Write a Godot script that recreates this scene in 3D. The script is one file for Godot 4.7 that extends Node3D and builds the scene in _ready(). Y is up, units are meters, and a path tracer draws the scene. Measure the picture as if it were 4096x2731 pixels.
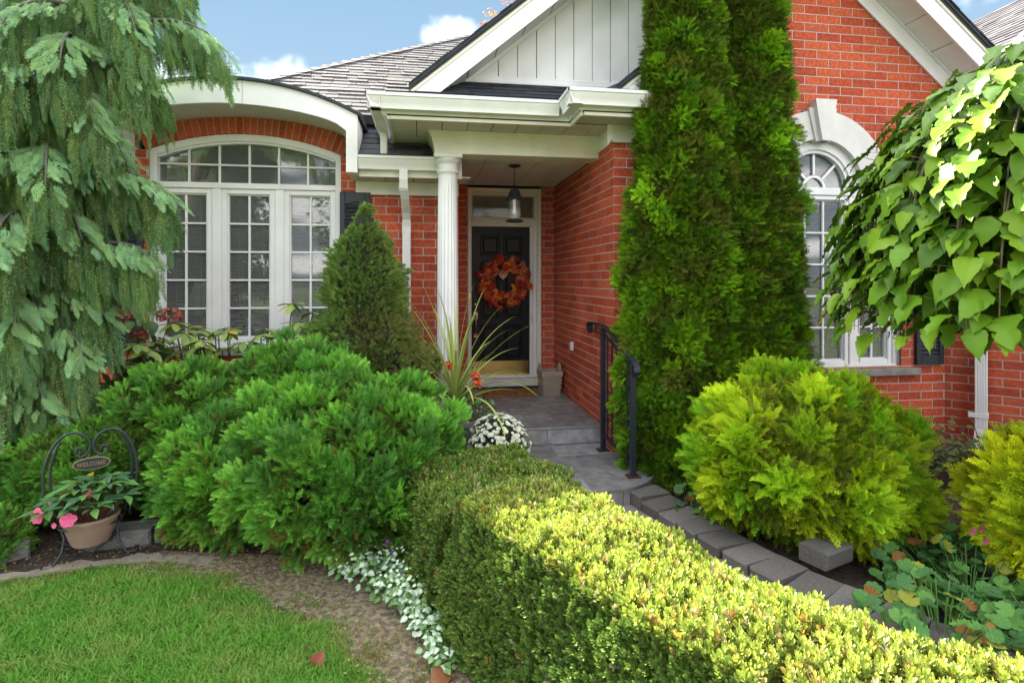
extends Node3D
# World axes: x runs along the house front to the right, z towards the viewer, y up, ground at 0.

const CAM_Y := 1.78
const YAW := 8.85
const FOCAL := 2280.0 / 2731.0

var rng := RandomNumberGenerator.new()
var M := {}
var taken := {}


class MB:
	# collects triangles; faces are given counter-clockwise as seen from outside and written clockwise
	var v := PackedVector3Array()
	var n := PackedVector3Array()
	var c := PackedColorArray()
	var ix := PackedInt32Array()
	var tint := Color.WHITE

	func tri(a: Vector3, b: Vector3, d: Vector3) -> void:
		var k := v.size()
		var nn := (b - a).cross(d - a).normalized()
		v.append(a); v.append(b); v.append(d)
		for i in 3:
			n.append(nn); c.append(tint)
		ix.append(k); ix.append(k + 2); ix.append(k + 1)

	func quad(a: Vector3, b: Vector3, d: Vector3, e: Vector3) -> void:
		var k := v.size()
		var nn := (d - a).cross(e - b).normalized()
		v.append(a); v.append(b); v.append(d); v.append(e)
		for i in 4:
			n.append(nn); c.append(tint)
		ix.append(k); ix.append(k + 2); ix.append(k + 1)
		ix.append(k); ix.append(k + 3); ix.append(k + 2)

	func hexa(p: Array) -> void:
		# p: 4 bottom corners counter-clockwise from above, then the 4 above them
		quad(p[3], p[2], p[1], p[0])
		quad(p[4], p[5], p[6], p[7])
		for i in 4:
			var j := (i + 1) % 4
			quad(p[i], p[j], p[j + 4], p[i + 4])

	func box(x0: float, x1: float, y0: float, y1: float, z0: float, z1: float) -> void:
		hexa([Vector3(x0, y0, z1), Vector3(x1, y0, z1), Vector3(x1, y0, z0), Vector3(x0, y0, z0),
			Vector3(x0, y1, z1), Vector3(x1, y1, z1), Vector3(x1, y1, z0), Vector3(x0, y1, z0)])

	func bevel_box(x0: float, x1: float, y0: float, y1: float, z0: float, z1: float, b: float) -> void:
		# a box whose front, top and bottom edges are chamfered
		var f := [Vector3(x0 + b, y0 + b, z1), Vector3(x1 - b, y0 + b, z1), Vector3(x1 - b, y1 - b, z1), Vector3(x0 + b, y1 - b, z1)]
		var m := [Vector3(x0, y0, z1 - b), Vector3(x1, y0, z1 - b), Vector3(x1, y1, z1 - b), Vector3(x0, y1, z1 - b)]
		var r := [Vector3(x0, y0, z0), Vector3(x1, y0, z0), Vector3(x1, y1, z0), Vector3(x0, y1, z0)]
		quad(f[0], f[1], f[2], f[3])
		for i in 4:
			var j := (i + 1) % 4
			quad(m[i], m[j], f[j], f[i])
			quad(r[i], r[j], m[j], m[i])
		quad(r[3], r[2], r[1], r[0])

	func bar(a: Vector3, b: Vector3, w: float, h: float, up := Vector3.UP) -> void:
		# a rectangular bar from a to b
		var d := (b - a).normalized()
		var s := d.cross(up).normalized() * w * 0.5
		var u := s.cross(d).normalized() * h * 0.5
		hexa([a - s - u, b - s - u, b + s - u, a + s - u, a - s + u, b - s + u, b + s + u, a + s + u])

	func tube(pts: Array, rad: Array, sides := 8, caps := true) -> void:
		var rings := pts.size()
		var k := v.size()
		var d0: Vector3 = (pts[1] - pts[0]).normalized()
		var side := d0.cross(Vector3.UP if absf(d0.y) < 0.9 else Vector3.RIGHT).normalized()
		for i in rings:
			var d: Vector3 = (pts[mini(i + 1, rings - 1)] - pts[maxi(i - 1, 0)]).normalized()
			side = (side - d * side.dot(d)).normalized()
			var up := d.cross(side)
			for j in sides:
				var a := TAU * j / sides
				var o := side * cos(a) + up * sin(a)
				v.append(pts[i] + o * rad[i % rad.size()] if rad.size() == 1 else pts[i] + o * rad[i])
				n.append(o); c.append(tint)
		for i in rings - 1:
			for j in sides:
				var a := k + i * sides + j
				var b := k + i * sides + (j + 1) % sides
				ix.append(a); ix.append(a + sides); ix.append(b)
				ix.append(b); ix.append(a + sides); ix.append(b + sides)
		if caps:
			for e in [0, rings - 1]:
				var cc := v.size()
				var dd: Vector3 = (pts[0] - pts[1]).normalized() if e == 0 else (pts[e] - pts[e - 1]).normalized()
				v.append(pts[e]); n.append(dd); c.append(tint)
				for j in sides:
					v.append(v[k + e * sides + j]); n.append(dd); c.append(tint)
				for j in sides:
					if e == 0:
						ix.append(cc); ix.append(cc + 1 + j); ix.append(cc + 1 + (j + 1) % sides)
					else:
						ix.append(cc); ix.append(cc + 1 + (j + 1) % sides); ix.append(cc + 1 + j)

	func lathe(prof: Array, at := Vector3.ZERO, sides := 24, squash := Vector3.ONE) -> void:
		# prof: Vector2(radius, height) from bottom to top
		var k := v.size()
		var m := prof.size()
		for i in m:
			var t: Vector2 = prof[mini(i + 1, m - 1)] - prof[maxi(i - 1, 0)]
			for j in sides:
				var a := TAU * j / sides
				v.append(at + Vector3(prof[i].x * cos(a), prof[i].y, prof[i].x * sin(a)) * squash)
				n.append((Vector3(t.y * cos(a), -t.x, t.y * sin(a)) / squash).normalized()); c.append(tint)
		for i in m - 1:
			for j in sides:
				var a := k + i * sides + j
				var b := k + i * sides + (j + 1) % sides
				ix.append(a); ix.append(b); ix.append(a + sides)
				ix.append(b); ix.append(b + sides); ix.append(a + sides)

	func sheet(poly: PackedVector2Array, y: float) -> void:
		var t := Geometry2D.triangulate_polygon(poly)
		var k := v.size()
		for p in poly:
			v.append(Vector3(p.x, y, p.y)); n.append(Vector3.UP); c.append(tint)
		for i in range(0, t.size(), 3):
			var a := poly[t[i]]; var b := poly[t[i + 1]]; var d := poly[t[i + 2]]
			if (b - a).cross(d - a) > 0.0:
				ix.append(k + t[i]); ix.append(k + t[i + 1]); ix.append(k + t[i + 2])
			else:
				ix.append(k + t[i]); ix.append(k + t[i + 2]); ix.append(k + t[i + 1])

	func prism(poly: PackedVector2Array, y0: float, y1: float) -> void:
		# upright prism over an outline given in x, z
		sheet(poly, y1)
		var area := 0.0
		for i in poly.size():
			area += poly[i].cross(poly[(i + 1) % poly.size()])
		for i in poly.size():
			var a := poly[i]; var b := poly[(i + 1) % poly.size()]
			if area > 0.0:
				quad(Vector3(b.x, y0, b.y), Vector3(a.x, y0, a.y), Vector3(a.x, y1, a.y), Vector3(b.x, y1, b.y))
			else:
				quad(Vector3(a.x, y0, a.y), Vector3(b.x, y0, b.y), Vector3(b.x, y1, b.y), Vector3(a.x, y1, a.y))

	func plate(poly: PackedVector2Array, z0: float, z1: float) -> void:
		# outline given in x, y, thick from z0 to z1 (z1 in front)
		var t := Geometry2D.triangulate_polygon(poly)
		var area := 0.0
		for i in poly.size():
			area += poly[i].cross(poly[(i + 1) % poly.size()])
		for i in range(0, t.size(), 3):
			var a := poly[t[i]]; var b := poly[t[i + 1]]; var d := poly[t[i + 2]]
			if (b - a).cross(d - a) < 0.0:
				var s := b
				b = d; d = s
			tri(Vector3(a.x, a.y, z1), Vector3(b.x, b.y, z1), Vector3(d.x, d.y, z1))
			tri(Vector3(a.x, a.y, z0), Vector3(d.x, d.y, z0), Vector3(b.x, b.y, z0))
		for i in poly.size():
			var a := poly[i]; var b := poly[(i + 1) % poly.size()]
			if area < 0.0:
				var s := a
				a = b; b = s
			quad(Vector3(a.x, a.y, z1), Vector3(a.x, a.y, z0), Vector3(b.x, b.y, z0), Vector3(b.x, b.y, z1))

	func add_mesh(m: ArrayMesh, xf: Transform3D, t := Color.WHITE) -> void:
		var a: MB = m.get_meta("made_from")
		var k := v.size()
		var nb := xf.basis.inverse().transposed()
		for i in a.v.size():
			v.append(xf * a.v[i])
			n.append((nb * a.n[i]).normalized())
			c.append(Color(a.c[i].r * t.r, a.c[i].g * t.g, a.c[i].b * t.b))
		for j in a.ix:
			ix.append(k + j)

	func mesh() -> ArrayMesh:
		var arr := []
		arr.resize(Mesh.ARRAY_MAX)
		arr[Mesh.ARRAY_VERTEX] = v
		arr[Mesh.ARRAY_NORMAL] = n
		arr[Mesh.ARRAY_COLOR] = c
		arr[Mesh.ARRAY_INDEX] = ix
		var m := ArrayMesh.new()
		m.add_surface_from_arrays(Mesh.PRIMITIVE_TRIANGLES, arr)
		m.set_meta("made_from", self)
		return m


func numbered(called: String) -> String:
	var k: int = taken.get(called, 0)
	taken[called] = k + 1
	return called if k == 0 else "%s_%03d" % [called, k]


func tag(o: Node, label := "", category := "", group := "", kind := "") -> void:
	for p in [["label", label], ["category", category], ["group", group], ["kind", kind]]:
		if p[1] != "":
			o.set_meta(p[0], p[1])


func thing(called: String, label: String, category: String, at := Vector3.ZERO, turn := 0.0, group := "") -> Node3D:
	var o := Node3D.new()
	o.name = numbered(called)
	add_child(o)
	o.position = at
	o.rotation.y = turn
	tag(o, label, category, group)
	return o


func put(called: String, mesh: Mesh, m: Material, parent: Node3D, xf := Transform3D()) -> MeshInstance3D:
	var o := MeshInstance3D.new()
	o.name = called if parent != self else numbered(called)
	o.mesh = mesh
	o.material_override = m
	parent.add_child(o, true)
	o.transform = xf
	return o


func obj(called: String, b: MB, m: Material, parent: Node3D) -> MeshInstance3D:
	return put(called, b.mesh(), m, parent)


func struct(called: String, b: MB, m: Material) -> MeshInstance3D:
	var o := obj(called, b, m, self)
	o.set_meta("kind", "structure")
	return o


func many(called: String, mesh: Mesh, m: Material, xfs: Array, cols: Array, parent: Node3D, kind := "stuff") -> MultiMeshInstance3D:
	var mm := MultiMesh.new()
	mm.transform_format = MultiMesh.TRANSFORM_3D
	mm.use_colors = true
	mm.mesh = mesh
	mm.instance_count = xfs.size()
	for i in xfs.size():
		mm.set_instance_transform(i, xfs[i])
		mm.set_instance_color(i, cols[i])
	var o := MultiMeshInstance3D.new()
	o.name = called if parent != self else numbered(called)
	o.multimesh = mm
	o.material_override = m
	parent.add_child(o, true)
	if kind:
		o.set_meta("kind", kind)
	return o


func noise_tex(freq: float, lo: float, hi: float, seed_no: int, octaves := 4, size := 512, type := FastNoiseLite.TYPE_SIMPLEX_SMOOTH) -> NoiseTexture2D:
	var f := FastNoiseLite.new()
	f.noise_type = type
	f.seed = seed_no
	f.frequency = freq
	f.fractal_octaves = octaves
	var t := NoiseTexture2D.new()
	t.width = size
	t.height = size
	t.seamless = true
	t.noise = f
	var g := Gradient.new()
	g.set_color(0, Color(lo, lo, lo))
	g.set_color(1, Color(hi, hi, hi))
	t.color_ramp = g
	return t


func bump_tex(freq: float, seed_no: int, strength := 4.0, octaves := 4) -> NoiseTexture2D:
	var f := FastNoiseLite.new()
	f.seed = seed_no
	f.frequency = freq
	f.fractal_octaves = octaves
	var t := NoiseTexture2D.new()
	t.width = 512
	t.height = 512
	t.seamless = true
	t.as_normal_map = true
	t.bump_strength = strength
	t.noise = f
	return t


func lin(r: float, g: float, b: float) -> Color:
	return Color(r, g, b).linear_to_srgb()


func mat(called: String, r: float, g: float, b: float, rough := 0.8, tex: Texture2D = null, tex_scale := 1.0, bump: Texture2D = null, bump_scale := 1.0, spec := 0.5) -> StandardMaterial3D:
	var m := StandardMaterial3D.new()
	m.resource_name = called
	m.albedo_color = lin(r, g, b)
	m.roughness = rough
	m.metallic_specular = spec
	if tex or bump:
		m.uv1_triplanar = true
		m.uv1_world_triplanar = true
		m.uv1_scale = Vector3.ONE * tex_scale
	if tex:
		m.albedo_texture = tex
	if bump:
		m.normal_enabled = true
		m.normal_texture = bump
		m.normal_scale = bump_scale
	M[called] = m
	return m


func leaf_mat(called: String, r := 1.0, g := 1.0, b := 1.0, rough := 0.5, through := 0.5, spec := 0.4) -> StandardMaterial3D:
	var m := StandardMaterial3D.new()
	m.resource_name = called
	m.albedo_color = lin(r, g, b)
	m.vertex_color_use_as_albedo = true
	m.roughness = rough
	m.metallic_specular = spec
	m.cull_mode = BaseMaterial3D.CULL_DISABLED
	if through > 0.0:
		m.backlight_enabled = true
		m.backlight = Color(through, through, through)
	M[called] = m
	return m


func rv(s := 1.0) -> Vector3:
	return Vector3(rng.randf_range(-s, s), rng.randf_range(-s, s), rng.randf_range(-s, s))


func grow_basis(along: Vector3, face: Vector3, size: Vector3) -> Basis:
	# a basis whose y runs along, whose z looks as far as possible towards face
	var y := along.normalized()
	var z := face - y * face.dot(y)
	if z.length() < 0.01:
		z = y.cross(Vector3(0.3, 0.5, 0.8))
	z = z.normalized()
	var x := y.cross(z)
	return Basis(x * size.x, y * size.y, z * size.z)


func pick(list: Array):
	return list[rng.randi() % list.size()]

const CLOUD := Vector3(0.89, 0.875, 0.865)


func _ready() -> void:
	rng.seed = 20241
	set_view()
	make_materials()
	build_ground()
	build_house()
	build_porch_steps()
	build_garden_edging()
	build_conifers()
	build_hedges()
	build_weeping_cypress()
	build_mulberry()
	build_beds()
	build_porch_things()
	build_plant_stand()
	build_lawn_grass()
	build_small_things()
	build_across_the_street()


func set_view() -> void:
	var cam := Camera3D.new()
	cam.name = "camera"
	add_child(cam)
	cam.position = Vector3(0, CAM_Y, 0)
	cam.rotation_degrees = Vector3(0, -YAW, 0)
	cam.projection = Camera3D.PROJECTION_FRUSTUM
	cam.near = 0.05
	cam.far = 400.0
	cam.size = 0.05 / FOCAL
	cam.frustum_offset = Vector2(0, -0.05 * 247.0 / 2280.0)
	cam.current = true
	var env := Environment.new()
	env.background_mode = Environment.BG_SKY
	env.tonemap_mode = Environment.TONE_MAPPER_LINEAR
	env.tonemap_exposure = 7.3
	env.sdfgi_enabled = true
	env.ssao_enabled = true
	env.ssil_enabled = true
	var sky := Sky.new()
	var sm := PanoramaSkyMaterial.new()
	sm.panorama = sky_image()
	sky.sky_material = sm
	env.sky = sky
	env.background_energy_multiplier = 1.0
	var we := WorldEnvironment.new()
	we.name = "world"
	we.environment = env
	add_child(we)
	var sun := DirectionalLight3D.new()
	sun.name = "sun"
	add_child(sun)
	sun.light_energy = 1.6
	sun.light_color = Color(1.0, 0.95, 0.86)
	sun.light_angular_distance = 0.5
	sun.shadow_enabled = true
	# the sun stands behind the house, to the left: light travels towards +x, +z and down
	sun.look_at_from_position(Vector3.ZERO, Vector3(0.53, -0.92, 1.0), Vector3.UP)


func sky_image() -> ImageTexture:
	var w := 2048
	var h := 1024
	var f := FastNoiseLite.new()
	f.seed = 5
	f.frequency = 1.0
	f.fractal_octaves = 5
	var data := PackedFloat32Array()
	data.resize(w * h * 4)
	# banks of cumulus: azimuth and elevation in degrees, half width, half height
	var banks := [[-21.0, 17.9, 6.0, 1.5], [-13.0, 18.0, 3.6, 2.3], [2.4, 23.4, 3.4, 1.5], [50.0, 25.0, 12.0, 3.0]]
	for j in h:
		var el := (0.5 - (j + 0.5) / h) * 180.0
		var s := sin(deg_to_rad(el))
		var co := cos(deg_to_rad(el))
		var k := pow(clampf(1.0 - maxf(s, 0.0), 0.0, 1.0), 3.2)
		var base := Vector3(0.039, 0.071, 0.108).lerp(Vector3(0.117, 0.143, 0.162), k)
		if el < 0.0:
			base = Vector3(0.075, 0.075, 0.055)
		for i in w:
			var at := (j * w + i) * 4
			var cl := base
			if el > 0.5:
				var az := wrapf((i + 0.5) / w * 360.0, -180.0, 180.0)
				var x := sin(deg_to_rad(az)) * co
				var z := -cos(deg_to_rad(az)) * co
				var a := 0.0
				var inside := absf(az - YAW) < 50.0 and el < 30.0
				if inside:
					var dens := 0.0
					for b in banks:
						var da: float = absf(az - b[0]) / b[2]
						var de: float = (el - b[1]) / b[3]
						if da < 1.6 and absf(de) < 1.8:
							var e: float = 1.0 - da * da - de * de * (1.0 if de > 0.0 else 0.5)
							e += f.get_noise_3d(x * 9.0, s * 13.0, z * 9.0) * 0.6 + f.get_noise_3d(x * 42.0, s * 55.0, z * 42.0) * 0.45
							dens = maxf(dens, e)
					a = smoothstep(0.0, 0.9, dens) * 0.16
				# fair-weather cloud over the whole sky, with the blue gap that the photo looks into
				var gap := smoothstep(45.0, 75.0, absf(az - YAW)) if el < 34.0 else maxf(smoothstep(45.0, 75.0, absf(az - YAW)), smoothstep(34.0, 55.0, el))
				var p := f.get_noise_2d(x / (s + 0.25) * 1.3, z / (s + 0.25) * 1.3)
				a = maxf(a, smoothstep(-0.18, 0.30, p) * 0.95 * gap)
				cl = base.lerp(CLOUD, a)
			data[at] = cl.x
			data[at + 1] = cl.y
			data[at + 2] = cl.z
			data[at + 3] = 1.0
	var im := Image.create_from_data(w, h, false, Image.FORMAT_RGBAF, data.to_byte_array())
	return ImageTexture.create_from_image(im)


func make_materials() -> void:
	var fine := noise_tex(0.03, 0.78, 1.0, 1)
	var blot := noise_tex(0.008, 0.80, 1.0, 2, 5)
	var soft := noise_tex(0.006, 0.93, 1.0, 3, 3)
	var grit := bump_tex(0.12, 4, 3.0)
	var rough := bump_tex(0.03, 5, 6.0)
	for k in 6:
		var t: Array = [[0.64, 0.120, 0.055], [0.59, 0.100, 0.048], [0.70, 0.142, 0.064], [0.52, 0.098, 0.052], [0.64, 0.140, 0.080], [0.72, 0.150, 0.070]][k]
		mat("brick%d" % k, t[0], t[1], t[2], 0.9, noise_tex(0.02, 0.72, 1.0, 20 + k, 5), 2.2, grit, 0.5, 0.3)
	var bm := mat("brick_mix", 1, 1, 1, 0.9, noise_tex(0.02, 0.72, 1.0, 30, 5), 2.2, grit, 0.5, 0.3)
	bm.vertex_color_use_as_albedo = true
	mat("mortar", 0.58, 0.52, 0.47, 0.95, fine, 3.0, grit, 0.6)
	mat("white_paint", 0.82, 0.815, 0.80, 0.45, noise_tex(0.01, 0.92, 1.0, 33, 6), 0.5)
	mat("vinyl", 0.84, 0.84, 0.86, 0.38, noise_tex(0.01, 0.93, 1.0, 34, 6), 0.4)
	mat("cream_paint", 0.76, 0.74, 0.64, 0.5, soft, 0.9)
	mat("soffit", 0.60, 0.56, 0.50, 0.6, soft, 0.8)
	mat("soffit_white", 0.74, 0.74, 0.75, 0.55, soft, 0.8)
	mat("dark_gap", 0.03, 0.028, 0.026, 0.9)
	mat("shutter", 0.016, 0.020, 0.030, 0.45, soft, 1.0)
	mat("door_paint", 0.006, 0.008, 0.012, 0.42, soft, 1.0, null, 1.0, 0.35)
	mat("brass", 0.75, 0.52, 0.20, 0.22).metallic = 1.0
	mat("pewter", 0.38, 0.34, 0.28, 0.3).metallic = 1.0
	mat("iron", 0.018, 0.022, 0.032, 0.42, null, 1.0, grit, 0.15)
	mat("rust", 0.07, 0.03, 0.02, 0.8, fine, 5.0)
	mat("limestone", 0.72, 0.705, 0.69, 0.85, soft, 0.9, grit, 0.2)
	mat("sill_stone", 0.30, 0.29, 0.26, 0.9, blot, 1.6, grit, 0.5)
	for k in 5:
		var t: Array = [[0.30, 0.29, 0.285], [0.35, 0.34, 0.335], [0.265, 0.25, 0.25], [0.32, 0.295, 0.275], [0.40, 0.40, 0.41]][k]
		mat("slate%d" % k, t[0], t[1], t[2], 0.62, noise_tex(0.011, 0.70, 1.0, 50 + k, 5), 1.1, rough, 0.18)
	mat("grout", 0.30, 0.28, 0.25, 0.95, fine, 3.0)
	for k in 4:
		var t: Array = [[0.115, 0.117, 0.138], [0.142, 0.145, 0.168], [0.095, 0.097, 0.116], [0.172, 0.174, 0.195]][k]
		mat("shingle%d" % k, t[0], t[1], t[2], 0.92, noise_tex(0.2, 0.62, 1.0, 60 + k, 2), 3.0, grit, 0.9, 0.3)
	var sx := mat("shingle_mix", 1, 1, 1, 0.92, noise_tex(0.2, 0.62, 1.0, 66, 2), 3.0, grit, 0.9, 0.3)
	sx.vertex_color_use_as_albedo = true
	for k in 3:
		var t: Array = [[0.055, 0.062, 0.078], [0.07, 0.076, 0.09], [0.045, 0.05, 0.064]][k]
		mat("dark_shingle%d" % k, t[0], t[1], t[2], 0.9, fine, 4.0, grit, 0.9, 0.3)
	mat("roof_deck", 0.07, 0.07, 0.075, 0.95, fine, 3.0)
	mat("concrete", 0.30, 0.255, 0.205, 0.92, blot, 1.4, rough, 0.4)
	mat("walk", 0.25, 0.225, 0.20, 0.93, blot, 0.9, rough, 0.3)
	mat("paver", 0.165, 0.15, 0.138, 0.92, fine, 2.5, grit, 1.0)
	mat("soil", 0.085, 0.058, 0.040, 0.98, noise_tex(0.03, 0.45, 1.0, 70, 5), 1.3, rough, 1.6)
	mat("turf", 0.075, 0.13, 0.025, 0.98, noise_tex(0.012, 0.55, 1.0, 71, 5), 0.8, rough, 0.8)
	mat("thatch", 0.29, 0.235, 0.145, 0.98, noise_tex(0.025, 0.5, 1.0, 72, 5), 1.6, rough, 1.4)
	mat("asphalt", 0.06, 0.06, 0.06, 0.95, fine, 1.0)
	mat("bark", 0.11, 0.085, 0.07, 0.95, fine, 3.0, rough, 1.2)
	mat("grey_bark", 0.16, 0.14, 0.125, 0.95, fine, 3.0, rough, 1.2)
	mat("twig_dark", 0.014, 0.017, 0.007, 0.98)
	mat("room", 0.014, 0.013, 0.012, 0.95)
	mat("blind", 0.05, 0.05, 0.054, 0.6)
	mat("lamp_shade", 0.55, 0.56, 0.55, 0.8)
	mat("clay_pot", 0.33, 0.225, 0.165, 0.75, blot, 1.5)
	mat("stone_pot", 0.20, 0.20, 0.19, 0.95, blot, 2.0, rough, 1.8)
	mat("wicker", 0.42, 0.35, 0.285, 0.85, fine, 4.0)
	mat("coir", 0.50, 0.22, 0.05, 1.0, noise_tex(0.02, 0.45, 1.0, 73, 5), 2.0, rough, 2.0)
	mat("heart_wood", 0.55, 0.36, 0.22, 0.7, soft, 5.0)
	mat("gold_letter", 0.26, 0.17, 0.09, 0.6)
	mat("plastic_white", 0.7, 0.7, 0.68, 0.5)
	var glass := StandardMaterial3D.new()
	glass.resource_name = "glass"
	glass.transparency = BaseMaterial3D.TRANSPARENCY_ALPHA
	glass.albedo_color = Color(0.95, 0.97, 0.97, 0.06)
	glass.roughness = 0.03
	glass.metallic_specular = 0.7
	M["glass"] = glass
	leaf_mat("conifer", 1, 1, 1, 0.7, 0.6, 0.2)
	leaf_mat("cypress", 1, 1, 1, 0.7, 0.5, 0.2)
	leaf_mat("boxwood", 1, 1, 1, 0.42, 0.7, 0.45)
	leaf_mat("grass", 1, 1, 1, 0.6, 0.7, 0.3)
	leaf_mat("broadleaf", 1, 1, 1, 0.38, 0.6, 0.45)
	leaf_mat("petal", 1, 1, 1, 0.7, 0.7, 0.2)
	leaf_mat("dry_leaf", 1, 1, 1, 0.8, 0.4, 0.2)


func build_ground() -> void:
	var g := MB.new()
	g.box(-120, 120, -0.5, -0.03, -120, 120)
	struct("ground", g, M.turf)
	# lawn edge runs from the left, along the concrete strip, to the viewer's feet
	var edge := lawn_edge()
	var bed := MB.new()
	var p := PackedVector2Array(edge)
	p.append(Vector2(0.9, 0.9)); p.append(Vector2(6.5, 0.9)); p.append(Vector2(7.0, -9.0)); p.append(Vector2(-6.0, -9.0)); p.append(Vector2(-6.0, -3.6))
	bed.sheet(p, -0.006)
	struct("garden_soil", bed, M.soil)
	var lawn := MB.new()
	var q := PackedVector2Array(edge)
	q.append(Vector2(0.9, 0.9)); q.append(Vector2(0.9, 4.0)); q.append(Vector2(-12.0, 4.0)); q.append(Vector2(-12.0, -3.6)); q.append(Vector2(-6.0, -3.6))
	lawn.sheet(q, 0.0)
	struct("lawn", lawn, M.turf)
	# dry bare strip between the grass and the hedge
	var th := MB.new()
	var r := PackedVector2Array()
	for e in edge:
		if e.x > -1.75:
			r.append(e + Vector2(-0.16, 0.10))
	for e in [Vector2(0.62, -1.5), Vector2(0.42, -2.2), Vector2(0.16, -2.75), Vector2(-0.06, -3.25), Vector2(-0.38, -3.68), Vector2(-0.9, -3.86), Vector2(-1.7, -4.05)]:
		r.append(e)
	th.sheet(r, 0.004)
	struct("bare_earth", th, M.thatch)
	var w := MB.new()
	w.sheet(PackedVector2Array([Vector2(0.45, -4.3), Vector2(1.75, -4.4), Vector2(2.15, -3.2), Vector2(2.5, -2.4), Vector2(3.6, -0.9), Vector2(5.5, 1.2), Vector2(3.2, 2.4), Vector2(1.2, -0.9), Vector2(0.5, -2.6)]), 0.008)
	struct("walkway", w, M.walk)
	var st := MB.new()
	st.sheet(PackedVector2Array([Vector2(-80, 7), Vector2(80, 7), Vector2(80, 15), Vector2(-80, 15)]), -0.02)
	struct("road", st, M.asphalt)


func lawn_edge() -> PackedVector2Array:
	var c := Curve2D.new()
	var pts := [Vector2(-6.0, -3.3), Vector2(-3.4, -3.52), Vector2(-2.45, -3.78), Vector2(-1.83, -3.90), Vector2(-1.35, -3.80), Vector2(-0.95, -3.56), Vector2(-0.46, -3.24), Vector2(-0.18, -2.86), Vector2(0.02, -2.5), Vector2(0.36, -1.7), Vector2(0.9, -0.4)]
	for i in pts.size():
		var t: Vector2 = (pts[mini(i + 1, pts.size() - 1)] - pts[maxi(i - 1, 0)]) / 6.0
		c.add_point(pts[i], -t, t)
	return c.tessellate_even_length(5, 0.12)


# ---------------------------------------------------------------- house
const COURSE := 0.089
const PITCH := 0.833
var brick_cache := {}
var n_bricks := 0
var n_shingles := 0


func brick_mesh(length: float, height: float) -> ArrayMesh:
	var key := Vector2i(roundi(length * 200.0), roundi(height * 500.0))
	if not brick_cache.has(key):
		var b := MB.new()
		b.bevel_box(0, key.x / 200.0, 0, key.y / 500.0, -0.02, 0.0035, 0.002)
		brick_cache[key] = b.mesh()
	return brick_cache[key]


func brick_wall(called: String, parent: Node3D, org: Vector3, u: Vector3, y0: float, y1: float, spans: Callable, single: Callable, shift := 0.0) -> Node3D:
	# spans(y low, y high) gives the stretches of wall along u in that course; single(u, y) says which bricks are kept one by one
	var n := u.cross(Vector3.UP)
	var xf := Transform3D(Basis(u, Vector3.UP, n), org)
	var mortar := MB.new()
	var rest := MB.new()
	var wall := Node3D.new()
	var bricks := []
	for r in range(floori(y0 / COURSE), ceili(y1 / COURSE)):
		var a := maxf(r * COURSE, y0)
		var b := minf((r + 1) * COURSE, y1)
		if b - a < 0.015:
			continue
		for s in spans.call(a, b):
			if s[1] - s[0] < 0.01:
				continue
			mortar.box(s[0], s[1], a, b, -0.11, 0.0)
			var x: float = floorf((s[0] - shift) / 0.267) * 0.267 + shift + (0.1335 if r % 2 == 0 else 0.0) - 0.267
			while x < s[1]:
				var p := maxf(x + 0.005, s[0])
				var q := minf(x + 0.262, s[1])
				x += 0.267
				if q - p > 0.014:
					bricks.append([p, q, a + 0.005, b - 0.005])
	var o := obj(called, mortar, M.mortar, parent)
	o.transform = xf
	for k in bricks:
		var l: float = k[1] - k[0]
		var h: float = k[3] - k[2]
		var dz := rng.randf_range(-0.0012, 0.0012)
		if n_bricks < 300 and single.call((k[0] + k[1]) * 0.5, k[2]):
			n_bricks += 1
			put("brick", brick_mesh(l, h), M["brick%d" % (rng.randi() % 6)], o, Transform3D(Basis(), Vector3(k[0], k[2], dz)))
		else:
			var t := M["brick%d" % (rng.randi() % 6)] as StandardMaterial3D
			rest.tint = t.albedo_color.srgb_to_linear()
			rest.bevel_box(k[0], k[1], k[2], k[3], -0.02, 0.0035 + dz, 0.002)
	if rest.v.size():
		var ro := obj("brick_courses", rest, M.brick_mix, o)
		ro.set_meta("kind", "stuff")
	return o


func arc_band(b: MB, cx: float, cy: float, r0: float, r1: float, a0: float, a1: float, z0: float, z1: float, seg := 20) -> void:
	# part of a flat ring between radii r0 and r1, standing in x, y, from z0 to z1
	for i in seg:
		var s := lerpf(a0, a1, float(i) / seg)
		var t := lerpf(a0, a1, float(i + 1) / seg)
		var p := [Vector2(cos(s), sin(s)), Vector2(cos(t), sin(t))]
		var c := Vector2(cx, cy)
		var A: Vector2 = c + p[0] * r0
		var B: Vector2 = c + p[0] * r1
		var C: Vector2 = c + p[1] * r1
		var D: Vector2 = c + p[1] * r0
		var f := func(q: Vector2, z: float) -> Vector3: return Vector3(q.x, q.y, z)
		b.quad(f.call(A, z1), f.call(B, z1), f.call(C, z1), f.call(D, z1))
		b.quad(f.call(D, z0), f.call(C, z0), f.call(B, z0), f.call(A, z0))
		b.quad(f.call(B, z1), f.call(B, z0), f.call(C, z0), f.call(C, z1))
		b.quad(f.call(D, z1), f.call(D, z0), f.call(A, z0), f.call(A, z1))
		if i == 0:
			b.quad(f.call(A, z1), f.call(A, z0), f.call(B, z0), f.call(B, z1))
		if i == seg - 1:
			b.quad(f.call(C, z1), f.call(C, z0), f.call(D, z0), f.call(D, z1))


func part(called: String, parent: Node3D) -> Node3D:
	var o := Node3D.new()
	o.name = called
	parent.add_child(o, true)
	return o


func box_part(called: String, m: Material, parent: Node3D, x0: float, x1: float, y0: float, y1: float, z0: float, z1: float, bevel := 0.0) -> MeshInstance3D:
	var b := MB.new()
	if bevel > 0.0:
		b.bevel_box(x0, x1, y0, y1, z0, z1, bevel)
	else:
		b.box(x0, x1, y0, y1, z0, z1)
	return obj(called, b, m, parent)


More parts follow.
